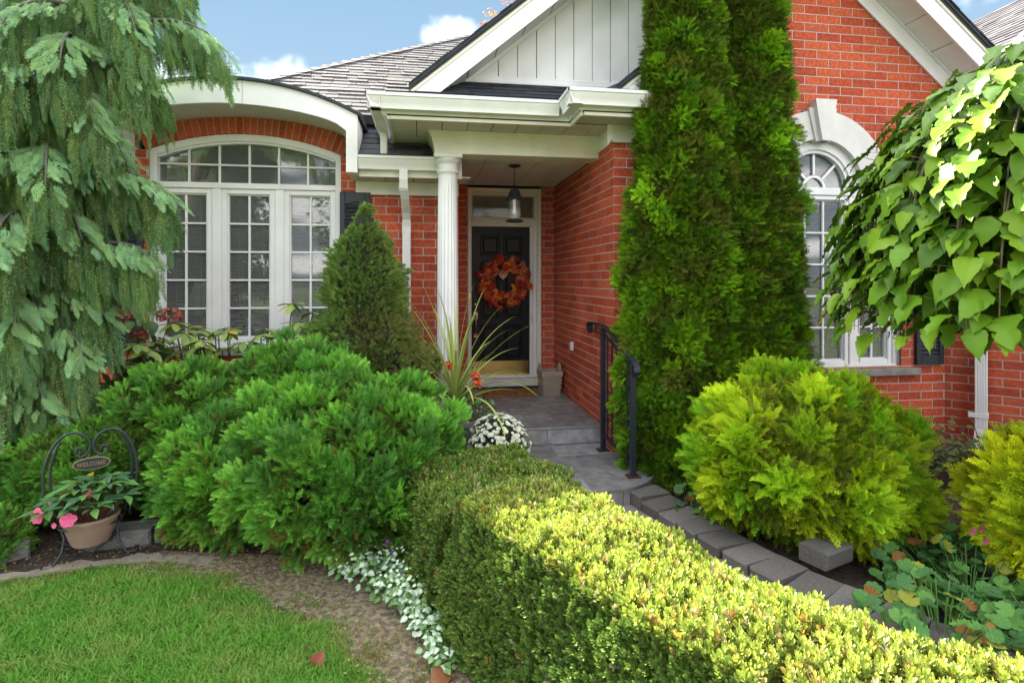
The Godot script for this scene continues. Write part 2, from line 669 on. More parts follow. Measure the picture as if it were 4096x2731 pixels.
func frame_rect(b: MB, x0: float, x1: float, y0: float, y1: float, z0: float, z1: float, w: float) -> void:
	b.bevel_box(x0, x0 + w, y0, y1, z0, z1, 0.006)
	b.bevel_box(x1 - w, x1, y0, y1, z0, z1, 0.006)
	b.bevel_box(x0 + w, x1 - w, y0, y0 + w, z0, z1 - 0.002, 0.006)
	b.bevel_box(x0 + w, x1 - w, y1 - w, y1, z0, z1 - 0.002, 0.006)


func room_behind(parent: Node3D, x0: float, x1: float, y0: float, y1: float, z: float, deep: float) -> void:
	# the unlit room that shows through a window: five thick walls
	var b := MB.new()
	b.box(x0 - 0.1, x0, y0 - 0.1, y1 + 0.1, z - deep, z)
	b.box(x1, x1 + 0.1, y0 - 0.1, y1 + 0.1, z - deep, z)
	b.box(x0, x1, y0 - 0.1, y0, z - deep, z)
	b.box(x0, x1, y1, y1 + 0.1, z - deep, z)
	b.box(x0 - 0.1, x1 + 0.1, y0 - 0.1, y1 + 0.1, z - deep - 0.1, z - deep)
	obj("room", b, M.room, parent)


func sash(parent: Node3D, x0: float, x1: float, y0: float, y1: float, z: float, cols: int, rows: int, stile := 0.055) -> void:
	# a framed sash with muntins, one pane and its blind
	var f := MB.new()
	frame_rect(f, x0, x1, y0, y1, z - 0.05, z + 0.012, stile)
	frame_rect(f, x0 + stile, x1 - stile, y0 + stile, y1 - stile, z - 0.05, z - 0.008, 0.014)
	var o := obj("sash", f, M.vinyl, parent)
	var g0 := x0 + stile + 0.012
	var g1 := x1 - stile - 0.012
	var h0 := y0 + stile + 0.012
	var h1 := y1 - stile - 0.012
	for i in range(1, cols):
		var x := lerpf(g0, g1, float(i) / cols)
		box_part("muntin", M.vinyl, o, x - 0.011, x + 0.011, h0, h1, z - 0.036, z - 0.016, 0.004)
	for i in range(1, rows):
		var y := lerpf(h0, h1, float(i) / rows)
		box_part("muntin", M.vinyl, o, g0, g1, y - 0.010, y + 0.010, z - 0.034, z - 0.0145, 0.004)
	box_part("pane", M.glass, o, g0, g1, h0, h1, z - 0.042, z - 0.038)
	var s := MB.new()
	var y := h0 + 0.012
	while y < h1 - 0.03:
		s.hexa([Vector3(g0 - 0.01, y, z - 0.095), Vector3(g1 + 0.01, y, z - 0.095), Vector3(g1 + 0.01, y + 0.004, z - 0.119), Vector3(g0 - 0.01, y + 0.004, z - 0.119),
			Vector3(g0 - 0.01, y + 0.0025, z - 0.095), Vector3(g1 + 0.01, y + 0.0025, z - 0.095), Vector3(g1 + 0.01, y + 0.0065, z - 0.119), Vector3(g0 - 0.01, y + 0.0065, z - 0.119)])
		y += 0.0235
	s.box(g0 - 0.01, g1 + 0.01, h1 - 0.03, h1, z - 0.12, z - 0.09)
	for t in [0.2, 0.8]:
		s.box(lerpf(g0, g1, t) - 0.002, lerpf(g0, g1, t) + 0.002, h0, h1, z - 0.094, z - 0.092)
	obj("blind", s, M.blind, o).set_meta("kind", "stuff")


func louvre_shutter(parent: Node3D, x0: float, x1: float, y0: float, y1: float, z: float) -> void:
	var b := MB.new()
	b.bevel_box(x0, x0 + 0.055, y0, y1, z, z + 0.035, 0.004)
	b.bevel_box(x1 - 0.055, x1, y0, y1, z, z + 0.035, 0.004)
	for y in [y0, (y0 + y1) * 0.5 - 0.04, y1 - 0.10]:
		b.bevel_box(x0 + 0.055, x1 - 0.055, y, y + 0.10, z, z + 0.033, 0.004)
	b.box(x0 + 0.055, x1 - 0.055, y0 + 0.10, y1 - 0.10, z, z + 0.008)
	# the arched top rail
	for i in 8:
		var t := (i + 0.5) / 8.0
		var x := lerpf(x0 + 0.055, x1 - 0.055, float(i) / 8)
		b.box(x, x + (x1 - x0 - 0.11) / 8.0, y1 - 0.10 - 0.03 * absf(2 * t - 1), y1 - 0.098, z + 0.009, z + 0.030)
	var o := obj("shutter", b, M.shutter, parent)
	var y := y0 + 0.11
	while y < y1 - 0.15:
		if absf(y - (y0 + y1) * 0.5) > 0.08:
			var s := MB.new()
			s.hexa([Vector3(x0 + 0.056, y, z + 0.026), Vector3(x1 - 0.056, y, z + 0.026), Vector3(x1 - 0.056, y + 0.03, z + 0.009), Vector3(x0 + 0.056, y + 0.03, z + 0.009),
				Vector3(x0 + 0.056, y + 0.007, z + 0.028), Vector3(x1 - 0.056, y + 0.007, z + 0.028), Vector3(x1 - 0.056, y + 0.037, z + 0.009), Vector3(x0 + 0.056, y + 0.037, z + 0.009)])
			obj("louvre", s, M.shutter, o)
		y += 0.042


func gutter(parent: Node3D, a: Vector3, b: Vector3, out: Vector3, m: Material) -> void:
	# a and b: the lower back edge of the trough
	var prof := [Vector2(0, 0), Vector2(0.085, 0), Vector2(0.088, 0.02), Vector2(0.095, 0.042), Vector2(0.115, 0.085), Vector2(0.12, 0.10), Vector2(0.13, 0.104), Vector2(0.13, 0.132), Vector2(0.116, 0.132), Vector2(0.113, 0.10), Vector2(0.088, 0.05), Vector2(0.078, 0.012), Vector2(0.008, 0.012), Vector2(0.008, 0.13), Vector2(0, 0.13)]
	var mb := MB.new()
	for i in prof.size():
		var p: Vector2 = prof[i]
		var q: Vector2 = prof[(i + 1) % prof.size()]
		var P := out * p.x + Vector3.UP * p.y
		var Q := out * q.x + Vector3.UP * q.y
		if (b - a).cross(Vector3.UP).dot(out) > 0.0:
			mb.quad(a + P, b + P, b + Q, a + Q)
		else:
			mb.quad(b + P, a + P, a + Q, b + Q)
	for e in [a, b]:
		# closed ends
		for t in [[0, 1, 12, 13], [1, 3, 10, 12], [3, 5, 8, 10]]:
			mb.quad(e + out * prof[t[0]].x + Vector3.UP * prof[t[0]].y, e + out * prof[t[1]].x + Vector3.UP * prof[t[1]].y, e + out * prof[t[2]].x + Vector3.UP * prof[t[2]].y, e + out * prof[t[3]].x + Vector3.UP * prof[t[3]].y)
	obj("gutter", mb, m, parent)


func shingle_rows(parent: Node3D, deck: Callable, w0: float, w1: float, dw: float, limits: Callable, tone: String, tones: int, most: int, thick := 0.011) -> void:
	# deck(x, w) gives the point of the roof plane; rows go up from w0; limits(w) gives the stretch along x
	var pieces := []
	var w := w0
	while w < w1:
		var lim: Array = limits.call(w)
		var x: float = lim[0] - rng.randf() * 0.2
		while x < lim[1]:
			var l := rng.randf_range(0.14, 0.36)
			var p := maxf(x, lim[0])
			var q := minf(x + l - 0.004, lim[1])
			if q - p > 0.03:
				pieces.append([p, q, w, rng.randf_range(0.6, 1.5) * thick])
			x += l
		w += dw
	var rest := MB.new()
	var singles := 0
	for s in pieces:
		var a: Vector3 = deck.call(s[0], s[2] - dw * 0.08)
		var b: Vector3 = deck.call(s[1], s[2] - dw * 0.08)
		var c: Vector3 = deck.call(s[1], s[2] + dw * 1.1)
		var d: Vector3 = deck.call(s[0], s[2] + dw * 1.1)
		var up := (b - a).cross(d - a).normalized()
		var lo := up * 0.002
		var hi: Vector3 = up * (0.006 + s[3])
		var top := up * 0.005
		var k := rng.randi() % tones
		var keep: bool = singles < most and s[0] > -3.2 and s[1] < 1.6
		var mb := MB.new() if keep else rest
		if not keep:
			mb.tint = (M["%s%d" % [tone, k]] as StandardMaterial3D).albedo_color.srgb_to_linear()
		mb.hexa([a + lo, b + lo, c + lo * 0.5, d + lo * 0.5, a + hi, b + hi, c + top, d + top])
		if keep:
			singles += 1
			obj("shingle", mb, M["%s%d" % [tone, k]], parent)
	if rest.v.size():
		obj("shingle_courses", rest, M.shingle_mix, parent).set_meta("kind", "stuff")


func slab_between(called: String, m: Material, parent: Node3D, a: Vector2, b: Vector2, thick: float, z0: float, z1: float) -> MeshInstance3D:
	# a sloping slab whose upper edge runs from a to b in x, y; thickness measured straight down
	var mb := MB.new()
	if a.x > b.x:
		var s := a
		a = b; b = s
	mb.hexa([Vector3(a.x, a.y - thick, z1), Vector3(b.x, b.y - thick, z1), Vector3(b.x, b.y - thick, z0), Vector3(a.x, a.y - thick, z0),
		Vector3(a.x, a.y, z1), Vector3(b.x, b.y, z1), Vector3(b.x, b.y, z0), Vector3(a.x, a.y, z0)])
	return obj(called, mb, m, parent)


func rake_side(parent: Node3D, low: Vector2, top: Vector2, zf: float, zw: float, zback: float) -> void:
	# one sloping side of a gable: roof slab, ragged shingle edge, fascia, soffit boards
	var dn := func(p: Vector2, d: float) -> Vector2: return p - Vector2(0, d)
	slab_between("roof_slope", M.dark_shingle0, parent, low, top, 0.035, zback, zf + 0.035)
	slab_between("drip_edge", M.roof_deck, parent, dn.call(low, 0.035), dn.call(top, 0.035), 0.02, zback, zf + 0.022)
	slab_between("rake_moulding", M.cream_paint, parent, dn.call(low, 0.055), dn.call(top, 0.055), 0.035, zf - 0.02, zf + 0.012)
	slab_between("rake_fascia", M.vinyl, parent, dn.call(low, 0.09), dn.call(top, 0.09), 0.19, zf - 0.02, zf)
	slab_between("rake_soffit_backing", M.dark_gap, parent, dn.call(low, 0.20), dn.call(top, 0.20), 0.02, zw, zf - 0.02)
	var n := int(low.distance_to(top) / 0.36)
	for i in n:
		var a := low.lerp(top, float(i) / n)
		var b := low.lerp(top, float(i + 1) / n)
		var gap := (b - a).normalized() * 0.008
		slab_between("soffit_board", M.soffit_white, parent, dn.call(a + gap, 0.2205), dn.call(b - gap, 0.2205), 0.014, zw, zf - 0.021)
	# ragged butts of the shingle courses along the rake
	var k := MB.new()
	var m := int(low.distance_to(top) / 0.15)
	for i in m:
		var a := low.lerp(top, float(i) / m)
		var b := low.lerp(top, float(i + 1) / m)
		var z := zf + 0.035 + rng.randf_range(0.0, 0.014)
		var u := rng.randf_range(0.004, 0.016)
		var p := Vector3(a.x, a.y, 0); var q := Vector3(b.x, b.y, 0)
		if p.x > q.x:
			var s := p
			p = q; q = s
		var lo := Vector3(0, 0.003, 0); var hi := Vector3(0, 0.006 + u, 0)
		var f := Vector3(0, 0, z); var r := Vector3(0, 0, zf - 0.5)
		k.hexa([p + lo + f, q + lo + f, q + lo + r, p + lo + r, p + hi + f, q + hi + f, q + hi + r, p + hi + r])
	obj("shingle_edge", k, M.dark_shingle1, parent).set_meta("kind", "stuff")


func build_house() -> void:
	var house := thing("brick_house", "red brick house with white gables, arched windows and a columned porch", "house")
	var no := func(_u: float, _y: float) -> bool: return false
	# --- wall with the big arched window, x from -3.75 to 0.387
	var wx := -1.835
	var R := 2.495
	var wcy := 0.825
	var z0 := -6.35
	var left_spans := func(a: float, b: float) -> Array:
		var m := (a + b) * 0.5
		var x_end := -3.75 if m < 2.84 else wx - 1.1
		var x_far := 0.387 if m < 2.84 else -0.70
		if m < 1.05 or m > wcy + R + 0.2:
			return [[x_end, x_far]]
		var h := 0.957
		if m > 3.12:
			h = minf(1.06, sqrt(maxf(0.0, (R + 0.2) * (R + 0.2) - (m - wcy) * (m - wcy))))
		return [[x_end, wx - h], [wx + h, x_far]]
	brick_wall("left_wall", house, Vector3(0, 0, z0), Vector3.RIGHT, 0.0, 3.62, left_spans, func(u: float, y: float) -> bool: return y > 0.95 and u > -0.95 or y > 2.6)
	# soldier arch over the window, each brick cut to the ring
	var sold := part("brick_arch", house)
	var am := asin(1.02 / (R + 0.1))
	var backing := MB.new()
	arc_band(backing, wx, wcy, R, R + 0.2, PI / 2 - am, PI / 2 + am, z0 - 0.11, z0 + 0.002, 26)
	obj("mortar_ring", backing, M.mortar, sold)
	var ns := 29
	for i in ns:
		var a := PI / 2 - am + 2 * am * (i + 0.5) / ns
		var half := am / ns * 0.86
		var b := MB.new()
		arc_band(b, wx, wcy, R - 0.004, R + 0.20, a - half, a + half, z0 - 0.09, z0 + 0.007 + rng.randf_range(-0.001, 0.001), 1)
		n_bricks += 1
		obj("brick", b, M["brick%d" % (rng.randi() % 6)], sold)
	build_left_window(house, wx, wcy, R, z0)
	# --- porch recess
	brick_wall("porch_back_wall", house, Vector3(0, 0, -7.73), Vector3.RIGHT, 0.31, 3.06, func(a: float, b: float) -> Array: return [[0.387, 0.59], [1.61, 1.79]], func(_u: float, y: float) -> bool: return false, 0.05)
	brick_wall("porch_left_wall", house, Vector3(0.387, 0, -6.35), Vector3.FORWARD, 0.0, 3.2, func(_a: float, _b: float) -> Array: return [[0.0, 1.38]], no)
	brick_wall("porch_right_wall", house, Vector3(1.79, 0, -7.73), Vector3.BACK, 0.1, 3.24, func(_a: float, _b: float) -> Array: return [[0.0, 2.5285]], func(u: float, y: float) -> bool: return u > 1.9 and y > 1.6, 0.1355)
	# --- gable wall with the arched window
	var gx := 3.96
	var gable_top := func(x: float) -> float: return 5.39 - PITCH * absf(x - 3.97) - 0.24
	var gable_spans := func(a: float, b: float) -> Array:
		var m := (a + b) * 0.5
		var l := 1.7915
		var r := 5.40
		if m > 3.3:
			var t: float = (5.39 - 0.30 - a) / PITCH
			l = maxf(1.7915, 3.97 - t)
			r = minf(5.75, 3.97 + t)
			if l >= r:
				return []
		var h := 0.0
		if m > 0.88 and m < 2.72:
			h = 0.92
		elif m >= 2.72 and m < 2.95:
			h = 1.09
		elif m >= 2.95 and m < 2.72 + 0.74:
			h = sqrt(0.74 * 0.74 - (m - 2.72) * (m - 2.72))
		elif m >= 2.72 + 0.74 and m < 3.56:
			h = 0.11
		return [[l, r]] if h == 0.0 else [[l, gx - h], [gx + h, r]]
	brick_wall("gable_wall", house, Vector3(0, 0, -5.2), Vector3.RIGHT, 0.0, 5.1, gable_spans, func(u: float, y: float) -> bool: return u > 3.25 and y > 2.55 and y < 4.75 or u > 4.9 and y > 0.5 and y < 1.5, 0.1795)
	build_gable_window(house, gx)
	brick_wall("slanted_wall", house, Vector3(5.40, 0, -5.2), Vector3(0.64, 0, 0.77).normalized(), 0.0, 3.3, func(_a: float, _b: float) -> Array: return [[0.0, 2.6]], func(u: float, y: float) -> bool: return y < 1.5, 0.06)
	# main body behind the fronts, so that no light leaks through
	var core := MB.new()
	core.box(-3.74, 0.28, 0.0, 1.0, -10.4, -6.47)
	core.box(1.91, 5.3, 0.0, 0.80, -10.4, -5.32)
	core.box(-3.74, 5.3, 0.0, 3.0, -10.6, -10.4)
	core.box(-3.74, -3.6, 1.0, 3.0, -10.4, -6.47)
	core.box(5.2, 5.34, 0.8, 3.4, -10.4, -5.32)
	core.box(0.40, 1.78, 2.99, 3.05, -10.4, -7.85)
	obj("inner_walls", core, M.room, house)
	build_roofs(house)
	build_porch(house)
	build_door(house)
	# --- right side details
	louvre_shutter(house, 5.03, 5.355, 0.90, 2.62, -5.192)
	louvre_shutter(house, -0.885, -0.565, 1.10, 2.72, -6.342)
	louvre_shutter(house, -3.16, -2.83, 1.10, 2.72, -6.342)
	var dp := Vector3(5.40 + 0.64 * 0.30 - 0.05, 0, -5.2 + 0.77 * 0.30 + 0.04)
	var tilt := Basis(Vector3(0.64, 0, 0.77).normalized(), Vector3.UP, Vector3(-0.77, 0, 0.64).normalized())
	var pipe := MB.new()
	for i in 5:
		pipe.bevel_box(-0.05 + i * 0.02, -0.0315 + i * 0.02, 0.30, 3.1, -0.02, 0.058, 0.004)
	pipe.box(-0.049, 0.049, 0.30, 3.1, -0.018, 0.053)
	pipe.hexa([Vector3(-0.075, 0.02, 0.09), Vector3(0.03, 0.02, 0.09), Vector3(0.03, 0.02, 0.01), Vector3(-0.075, 0.02, 0.01), Vector3(-0.048, 0.30, 0.056), Vector3(0.05, 0.30, 0.056), Vector3(0.05, 0.30, -0.02), Vector3(-0.048, 0.30, -0.02)])
	var po := obj("downspout", pipe, M.vinyl, house)
	po.transform = Transform3D(tilt, dp)
	var strap := MB.new()
	strap.box(-0.10, 0.058, 0.40, 0.445, -0.02, 0.062)
	obj("strap", strap, M.vinyl, po)


func build_left_window(house: Node3D, wx: float, wcy: float, R: float, z0: float) -> void:
	var win := part("arched_picture_window", house)
	var z := z0 - 0.07
	var f := MB.new()
	# outer casing: jambs, sill, arched head, bar between the lights, mullions
	f.bevel_box(wx - 0.957, wx - 0.895, 1.06, 3.125, z - 0.06, z + 0.04, 0.006)
	f.bevel_box(wx + 0.895, wx + 0.957, 1.06, 3.125, z - 0.06, z + 0.04, 0.006)
	f.bevel_box(wx - 0.895, wx + 0.895, 1.06, 1.11, z - 0.06, z + 0.038, 0.006)
	f.bevel_box(wx - 0.895, wx + 0.895, 2.74, 2.80, z - 0.06, z + 0.036, 0.006)
	var am := asin(0.95 / R)
	arc_band(f, wx, wcy, R - 0.075, R + 0.003, PI / 2 - am, PI / 2 + am, z - 0.06, z + 0.042, 30)
	arc_band(f, wx, wcy, R - 0.10, R - 0.075, PI / 2 - am * 0.965, PI / 2 + am * 0.965, z - 0.06, z + 0.018, 30)
	for x in [wx - 0.315, wx + 0.315]:
		f.bevel_box(x - 0.045, x + 0.045, 1.11, 2.74, z - 0.06, z + 0.03, 0.006)
	obj("casing", f, M.vinyl, win)
	for s in [[-0.895, -0.36], [-0.27, 0.27], [0.36, 0.895]]:
		sash(win, wx + s[0], wx + s[1], 1.11, 2.74, z + 0.004, 2, 5)
	# fan light
	var arch_y := func(x: float) -> float: return wcy + sqrt((R - 0.085) * (R - 0.085) - (x - wx) * (x - wx))
	for i in range(1, 6):
		var x := lerpf(wx - 0.90, wx + 0.90, i / 6.0)
		box_part("muntin", M.vinyl, win, x - 0.011, x + 0.011, 2.80, arch_y.call(x), z - 0.036, z - 0.016, 0.004)
	box_part("muntin", M.vinyl, win, wx - 0.895, wx + 0.895, 2.985, 3.005, z - 0.034, z - 0.0145, 0.004)
	var p := PackedVector2Array([Vector2(wx - 0.9, 2.79), Vector2(wx + 0.9, 2.79)])
	for i in 17:
		var x := lerpf(wx + 0.9, wx - 0.9, i / 16.0)
		p.append(Vector2(x, arch_y.call(x) + 0.004))
	var g := MB.new()
	g.plate(p, z - 0.044, z - 0.040)
	obj("pane", g, M.glass, win)
	room_behind(win, wx - 1.6, wx + 1.6, 1.02, 3.5, z0 - 0.12, 2.6)
	box_part("window_sill", M.sill_stone, win, wx - 1.02, wx + 1.02, 0.985, 1.058, z0 - 0.06, z0 + 0.055, 0.008)
	# barrel hood over the window
	var hood := part("arched_hood", house)
	var Ro := 2.566
	var oy := 3.71 - Ro
	var Ri := 3.55
	var iy := 3.485 - Ri
	var fp := PackedVector2Array()
	fp.append(Vector2(wx - 1.185, 2.85))
	for i in 25:
		var x := lerpf(wx - 1.185, wx + 1.185, i / 24.0)
		fp.append(Vector2(x, oy + sqrt(Ro * Ro - (x - wx) * (x - wx))))
	fp.append(Vector2(wx + 1.185, 2.85)); fp.append(Vector2(wx + 1.075, 2.85)); fp.append(Vector2(wx + 1.075, 3.24))
	var inner := []
	for i in 25:
		var x := lerpf(wx + 1.075, wx - 1.075, i / 24.0)
		var e := pow(absf(x - wx) / 1.075, 14.0) * 0.055
		inner.append(Vector2(x, iy + sqrt(Ri * Ri - (x - wx) * (x - wx)) - e))
	for q in inner:
		fp.append(q)
	fp.append(Vector2(wx - 1.075, 3.24)); fp.append(Vector2(wx - 1.075, 2.85))
	var fm := MB.new()
	fm.plate(fp, -5.88, -5.85)
	obj("arched_fascia", fm, M.vinyl, hood)
	box_part("fascia_joint", M.dark_gap, hood, wx + 0.10, wx + 0.103, 3.49, 3.708, -5.8505, -5.849)
	var sf := MB.new()
	for i in inner.size() - 1:
		var a: Vector2 = inner[i]
		var b: Vector2 = inner[i + 1]
		sf.hexa([Vector3(b.x, b.y, -5.881), Vector3(a.x, a.y, -5.881), Vector3(a.x, a.y, -6.345), Vector3(b.x, b.y, -6.345), Vector3(b.x, b.y + 0.02, -5.881), Vector3(a.x, a.y + 0.02, -5.881), Vector3(a.x, a.y + 0.02, -6.345), Vector3(b.x, b.y + 0.02, -6.345)])
	obj("curved_soffit", sf, M.soffit, hood)
	for s in [1, -1]:
		var x0: float = wx + s * 1.13
		box_part("hood_cheek", M.vinyl, hood, x0 - 0.054, x0 + 0.054, 2.852, 3.40, -6.34, -5.881)
	var rf := MB.new()
	var aa := asin(1.22 / Ro)
	arc_band(rf, wx, oy, Ro + 0.002, Ro + 0.028, PI / 2 - aa, PI / 2 + aa, -7.5, -5.815, 24)
	obj("barrel_roof", rf, M.dark_shingle1, hood)
	# a table lamp stands behind the blinds
	var lamp := thing("table_lamp", "white cone-shaded table lamp behind the left casement of the picture window", "lamp", Vector3(-2.46, 1.04, -6.95))
	var sh := MB.new()
	sh.lathe([Vector2(0.235, 0.36), Vector2(0.10, 0.72), Vector2(0.09, 0.72), Vector2(0.225, 0.36)], Vector3.ZERO, 20)
	obj("lamp_shade", sh, M.lamp_shade, lamp)
	var st := MB.new()
	st.lathe([Vector2(0.10, 0.0), Vector2(0.10, 0.02), Vector2(0.03, 0.05), Vector2(0.07, 0.18), Vector2(0.02, 0.32), Vector2(0.012, 0.40)], Vector3.ZERO, 14)
	obj("lamp_base", st, M.pewter, lamp)


func build_gable_window(house: Node3D, gx: float) -> void:
	var win := part("arched_gable_window", house)
	var z := -5.28
	var sy := 2.72
	var f := MB.new()
	for s in [-1, 1]:
		f.bevel_box(gx + s * 0.41 - 0.04, gx + s * 0.41 + 0.04, 0.90, 2.64, z - 0.05, z + 0.03, 0.006)
		f.bevel_box(gx + s * 0.90 - 0.025, gx + s * 0.90 + 0.025, 0.90, 2.64, z - 0.05, z + 0.03, 0.006)
	f.bevel_box(gx - 0.92, gx + 0.92, 0.875, 0.905, z - 0.05, z + 0.034, 0.006)
	f.bevel_box(gx - 0.92, gx + 0.92, 2.64, 2.72, z - 0.05, z + 0.028, 0.008)
	arc_band(f, gx, sy, 0.385, 0.475, 0.0, PI, z - 0.05, z + 0.032, 28)
	arc_band(f, gx, sy, 0.350, 0.385, 0.0, PI, z - 0.05, z + 0.012, 28)
	obj("casing", f, M.vinyl, win)
	sash(win, gx - 0.37, gx + 0.37, 0.905, 2.64, z + 0.004, 3, 5, 0.045)
	sash(win, gx - 0.875, gx - 0.45, 0.905, 2.64, z + 0.004, 2, 5, 0.05)
	sash(win, gx + 0.45, gx + 0.875, 0.905, 2.64, z + 0.004, 2, 5, 0.05)
	var g := MB.new()
	var p := PackedVector2Array()
	for i in 25:
		p.append(Vector2(gx + 0.36 * cos(PI * i / 24.0), sy + 0.36 * sin(PI * i / 24.0)))
	g.plate(p, z - 0.044, z - 0.040)
	obj("pane", g, M.glass, win)
	var hub := MB.new()
	arc_band(hub, gx, sy, 0.105, 0.13, 0.0, PI, z - 0.036, z - 0.016, 16)
	obj("muntin", hub, M.vinyl, win)
	for k in 5:
		var a := PI * (k + 0.0) / 4.0
		if k == 0 or k == 4:
			continue
		var s := MB.new()
		var d := Vector3(cos(a), sin(a), 0)
		s.bar(Vector3(gx, sy, z - 0.026) + d * 0.125, Vector3(gx, sy, z - 0.026) + d * 0.356, 0.022, 0.02, Vector3.BACK)
		obj("muntin", s, M.vinyl, win)
	room_behind(win, gx - 1.0, gx + 1.0, 0.86, 3.2, -5.36, 2.4)
	# cut stone round the arch
	var stone := part("stone_surround", house)
	for s in [[0.0, PI / 2 - 0.16], [PI / 2 + 0.16, PI]]:
		var b := MB.new()
		arc_band(b, gx, sy, 0.475, 0.765, s[0], s[1], -5.30, -5.185, 16)
		obj("arch_stone", b, M.limestone, stone)
	for s in [1, -1]:
		var q := PackedVector2Array([Vector2(gx + s * 0.485, sy - 0.018), Vector2(gx + s * 1.09, sy - 0.018), Vector2(gx + s * 1.09, sy + 0.235), Vector2(gx + s * 0.735, sy + 0.235)])
		var b := MB.new()
		b.plate(q, -5.30, -5.188)
		obj("lintel_stone", b, M.limestone, stone)
	var k2 := MB.new()
	k2.plate(PackedVector2Array([Vector2(gx - 0.075, 3.165), Vector2(gx + 0.075, 3.165), Vector2(gx + 0.155, 3.50), Vector2(gx - 0.155, 3.50)]), -5.30, -5.16)
	obj("keystone_back", k2, M.limestone, stone)
	var k1 := MB.new()
	k1.plate(PackedVector2Array([Vector2(gx - 0.042, 3.165), Vector2(gx + 0.042, 3.165), Vector2(gx + 0.118, 3.575), Vector2(gx - 0.118, 3.575)]), -5.20, -5.11)
	obj("keystone", k1, M.limestone, stone)
	box_part("window_sill", M.sill_stone, win, gx - 1.10, gx + 1.10, 0.80, 0.873, -5.30, -5.13, 0.008)


func build_roofs(house: Node3D) -> void:
	# main hipped roof: slope 0.7, eave at y 3.05
	var main := part("main_roof", house)
	var deck := func(x: float, w: float) -> Vector3: return Vector3(x, 3.05 + 0.7 * (w - 5.95), -w)
	var hip := func(w: float) -> float: return -4.05 + 1.036 * (w - 5.95)
	var d := MB.new()
	var down := Vector3(0, -0.06, 0)
	var e: Vector3 = deck.call(hip.call(11.2), 11.2)
	var c: Vector3 = deck.call(3.5, 11.2)
	var a: Vector3 = deck.call(-4.05, 5.93)
	# the deck leaves room for the barrel hood over the window
	for q in [[-0.66, 0.36, 5.93, 7.1], [-4.05, -3.0, 5.93, 7.1], [-99.0, 3.5, 7.1, 11.2]]:
		var l0: float = maxf(q[0], hip.call(q[2]))
		var l1: float = maxf(q[0], hip.call(q[3]))
		var k := [deck.call(l0, q[2]), deck.call(q[1], q[2]), deck.call(q[1], q[3]), deck.call(minf(l1, q[1]), q[3])]
		d.hexa([k[0] + down, k[1] + down, k[2] + down, k[3] + down, k[0], k[1], k[2], k[3]])
	# the slope that faces left, and the one behind
	var a2 := Vector3(-4.05, 3.05, -16.5)
	d.hexa([a2 + down, a + down, e + down, e + Vector3(0, -0.06, -0.05), a2, a, e, e + Vector3(0, 0, -0.05)])
	d.hexa([Vector3(3.5, 3.0, -16.5), a2 + down, e + down, c + down, Vector3(3.5, 3.06, -16.5), a2, e, c])
	obj("roof_deck", d, M.roof_deck, main)
	shingle_rows(main, deck, 5.95, 11.1, 0.119, func(w: float) -> Array: return [maxf(hip.call(w) + 0.02, -0.64 if w < 6.8 else (-2.2 if w < 7.05 else -3.9)), minf(2.2, 0.4 + (w - 5.9) * 0.6) if w > 7.1 else 0.36], "shingle", 4, 236)
	for i in 26:
		var w := 6.9 + i * 0.16
		var p: Vector3 = deck.call(hip.call(w), w) + Vector3(0, 0.018, 0)
		var q: Vector3 = deck.call(hip.call(w + 0.19), w + 0.19) + Vector3(0, 0.008, 0)
		var s := MB.new()
		var rt := Vector3(0.13, -0.005, 0.03)
		var lf := Vector3(-0.02, -0.09, -0.13)
		s.quad(p, p + rt, q + rt, q)
		s.quad(p + lf, p, q, q + lf)
		s.quad(p - Vector3(0, 0.012, 0), p + rt - Vector3(0, 0.012, 0), p + rt, p)
		obj("ridge_shingle", s, M["shingle%d" % (i * 7 % 4)], main)
	# eave of the left wall: fascia, soffit boards, gutter, frieze
	var eave := part("left_eave", house)
	box_part("fascia", M.white_paint, eave, -0.645, 0.40, 2.86, 3.02, -5.99, -5.97)
	for i in 4:
		box_part("soffit_board", M.soffit, eave, -0.70 + i * 0.30, -0.41 + i * 0.30, 2.845, 2.858, -6.345, -5.99)
	box_part("soffit_lip", M.cream_paint, eave, -0.645, 0.40, 2.83, 2.859, -5.988, -5.955)
	box_part("frieze_board", M.white_paint, eave, -0.72, 0.385, 2.70, 2.843, -6.342, -6.315, 0.004)
	gutter(eave, Vector3(-0.645, 2.895, -5.968), Vector3(0.22, 2.895, -5.968), Vector3.BACK, M.white_paint)
	# downspout of the left eave: outlet, curved elbow, straight pipe
	var pipe := MB.new()
	var path := [Vector3(-0.20, 2.90, -5.91), Vector3(-0.20, 2.80, -5.91), Vector3(-0.20, 2.72, -5.93), Vector3(-0.19, 2.64, -6.02), Vector3(-0.185, 2.52, -6.18), Vector3(-0.18, 2.44, -6.25), Vector3(-0.18, 2.36, -6.275)]
	for i in path.size() - 1:
		pipe.bar(path[i], path[i + 1] + (path[i + 1] - path[i]).normalized() * 0.006, 0.085, 0.066, Vector3.BACK)
	for i in 4:
		for j in range(1, path.size() - 1):
			pipe.bar(path[j] + Vector3(-0.030 + i * 0.02, 0, 0.0), path[j + 1] + Vector3(-0.030 + i * 0.02, 0, 0.0), 0.010, 0.074, Vector3.BACK)
	var dn := obj("downspout", pipe, M.white_paint, eave)
	var sp := MB.new()
	sp.bevel_box(-0.225, -0.135, 0.15, 2.37, -6.32, -6.245, 0.008)
	sp.bevel_box(-0.228, -0.132, 2.28, 2.40, -6.32, -6.241, 0.008)
	obj("pipe", sp, M.white_paint, dn)
	# --- centre gable with white boards
	var cg := part("centre_gable", house)
	var low := Vector2(-0.13, 3.54)
	var top := Vector2(2.10, 3.54 + PITCH * 2.23)
	rake_side(cg, low, top, -5.25, -5.70, -9.6)
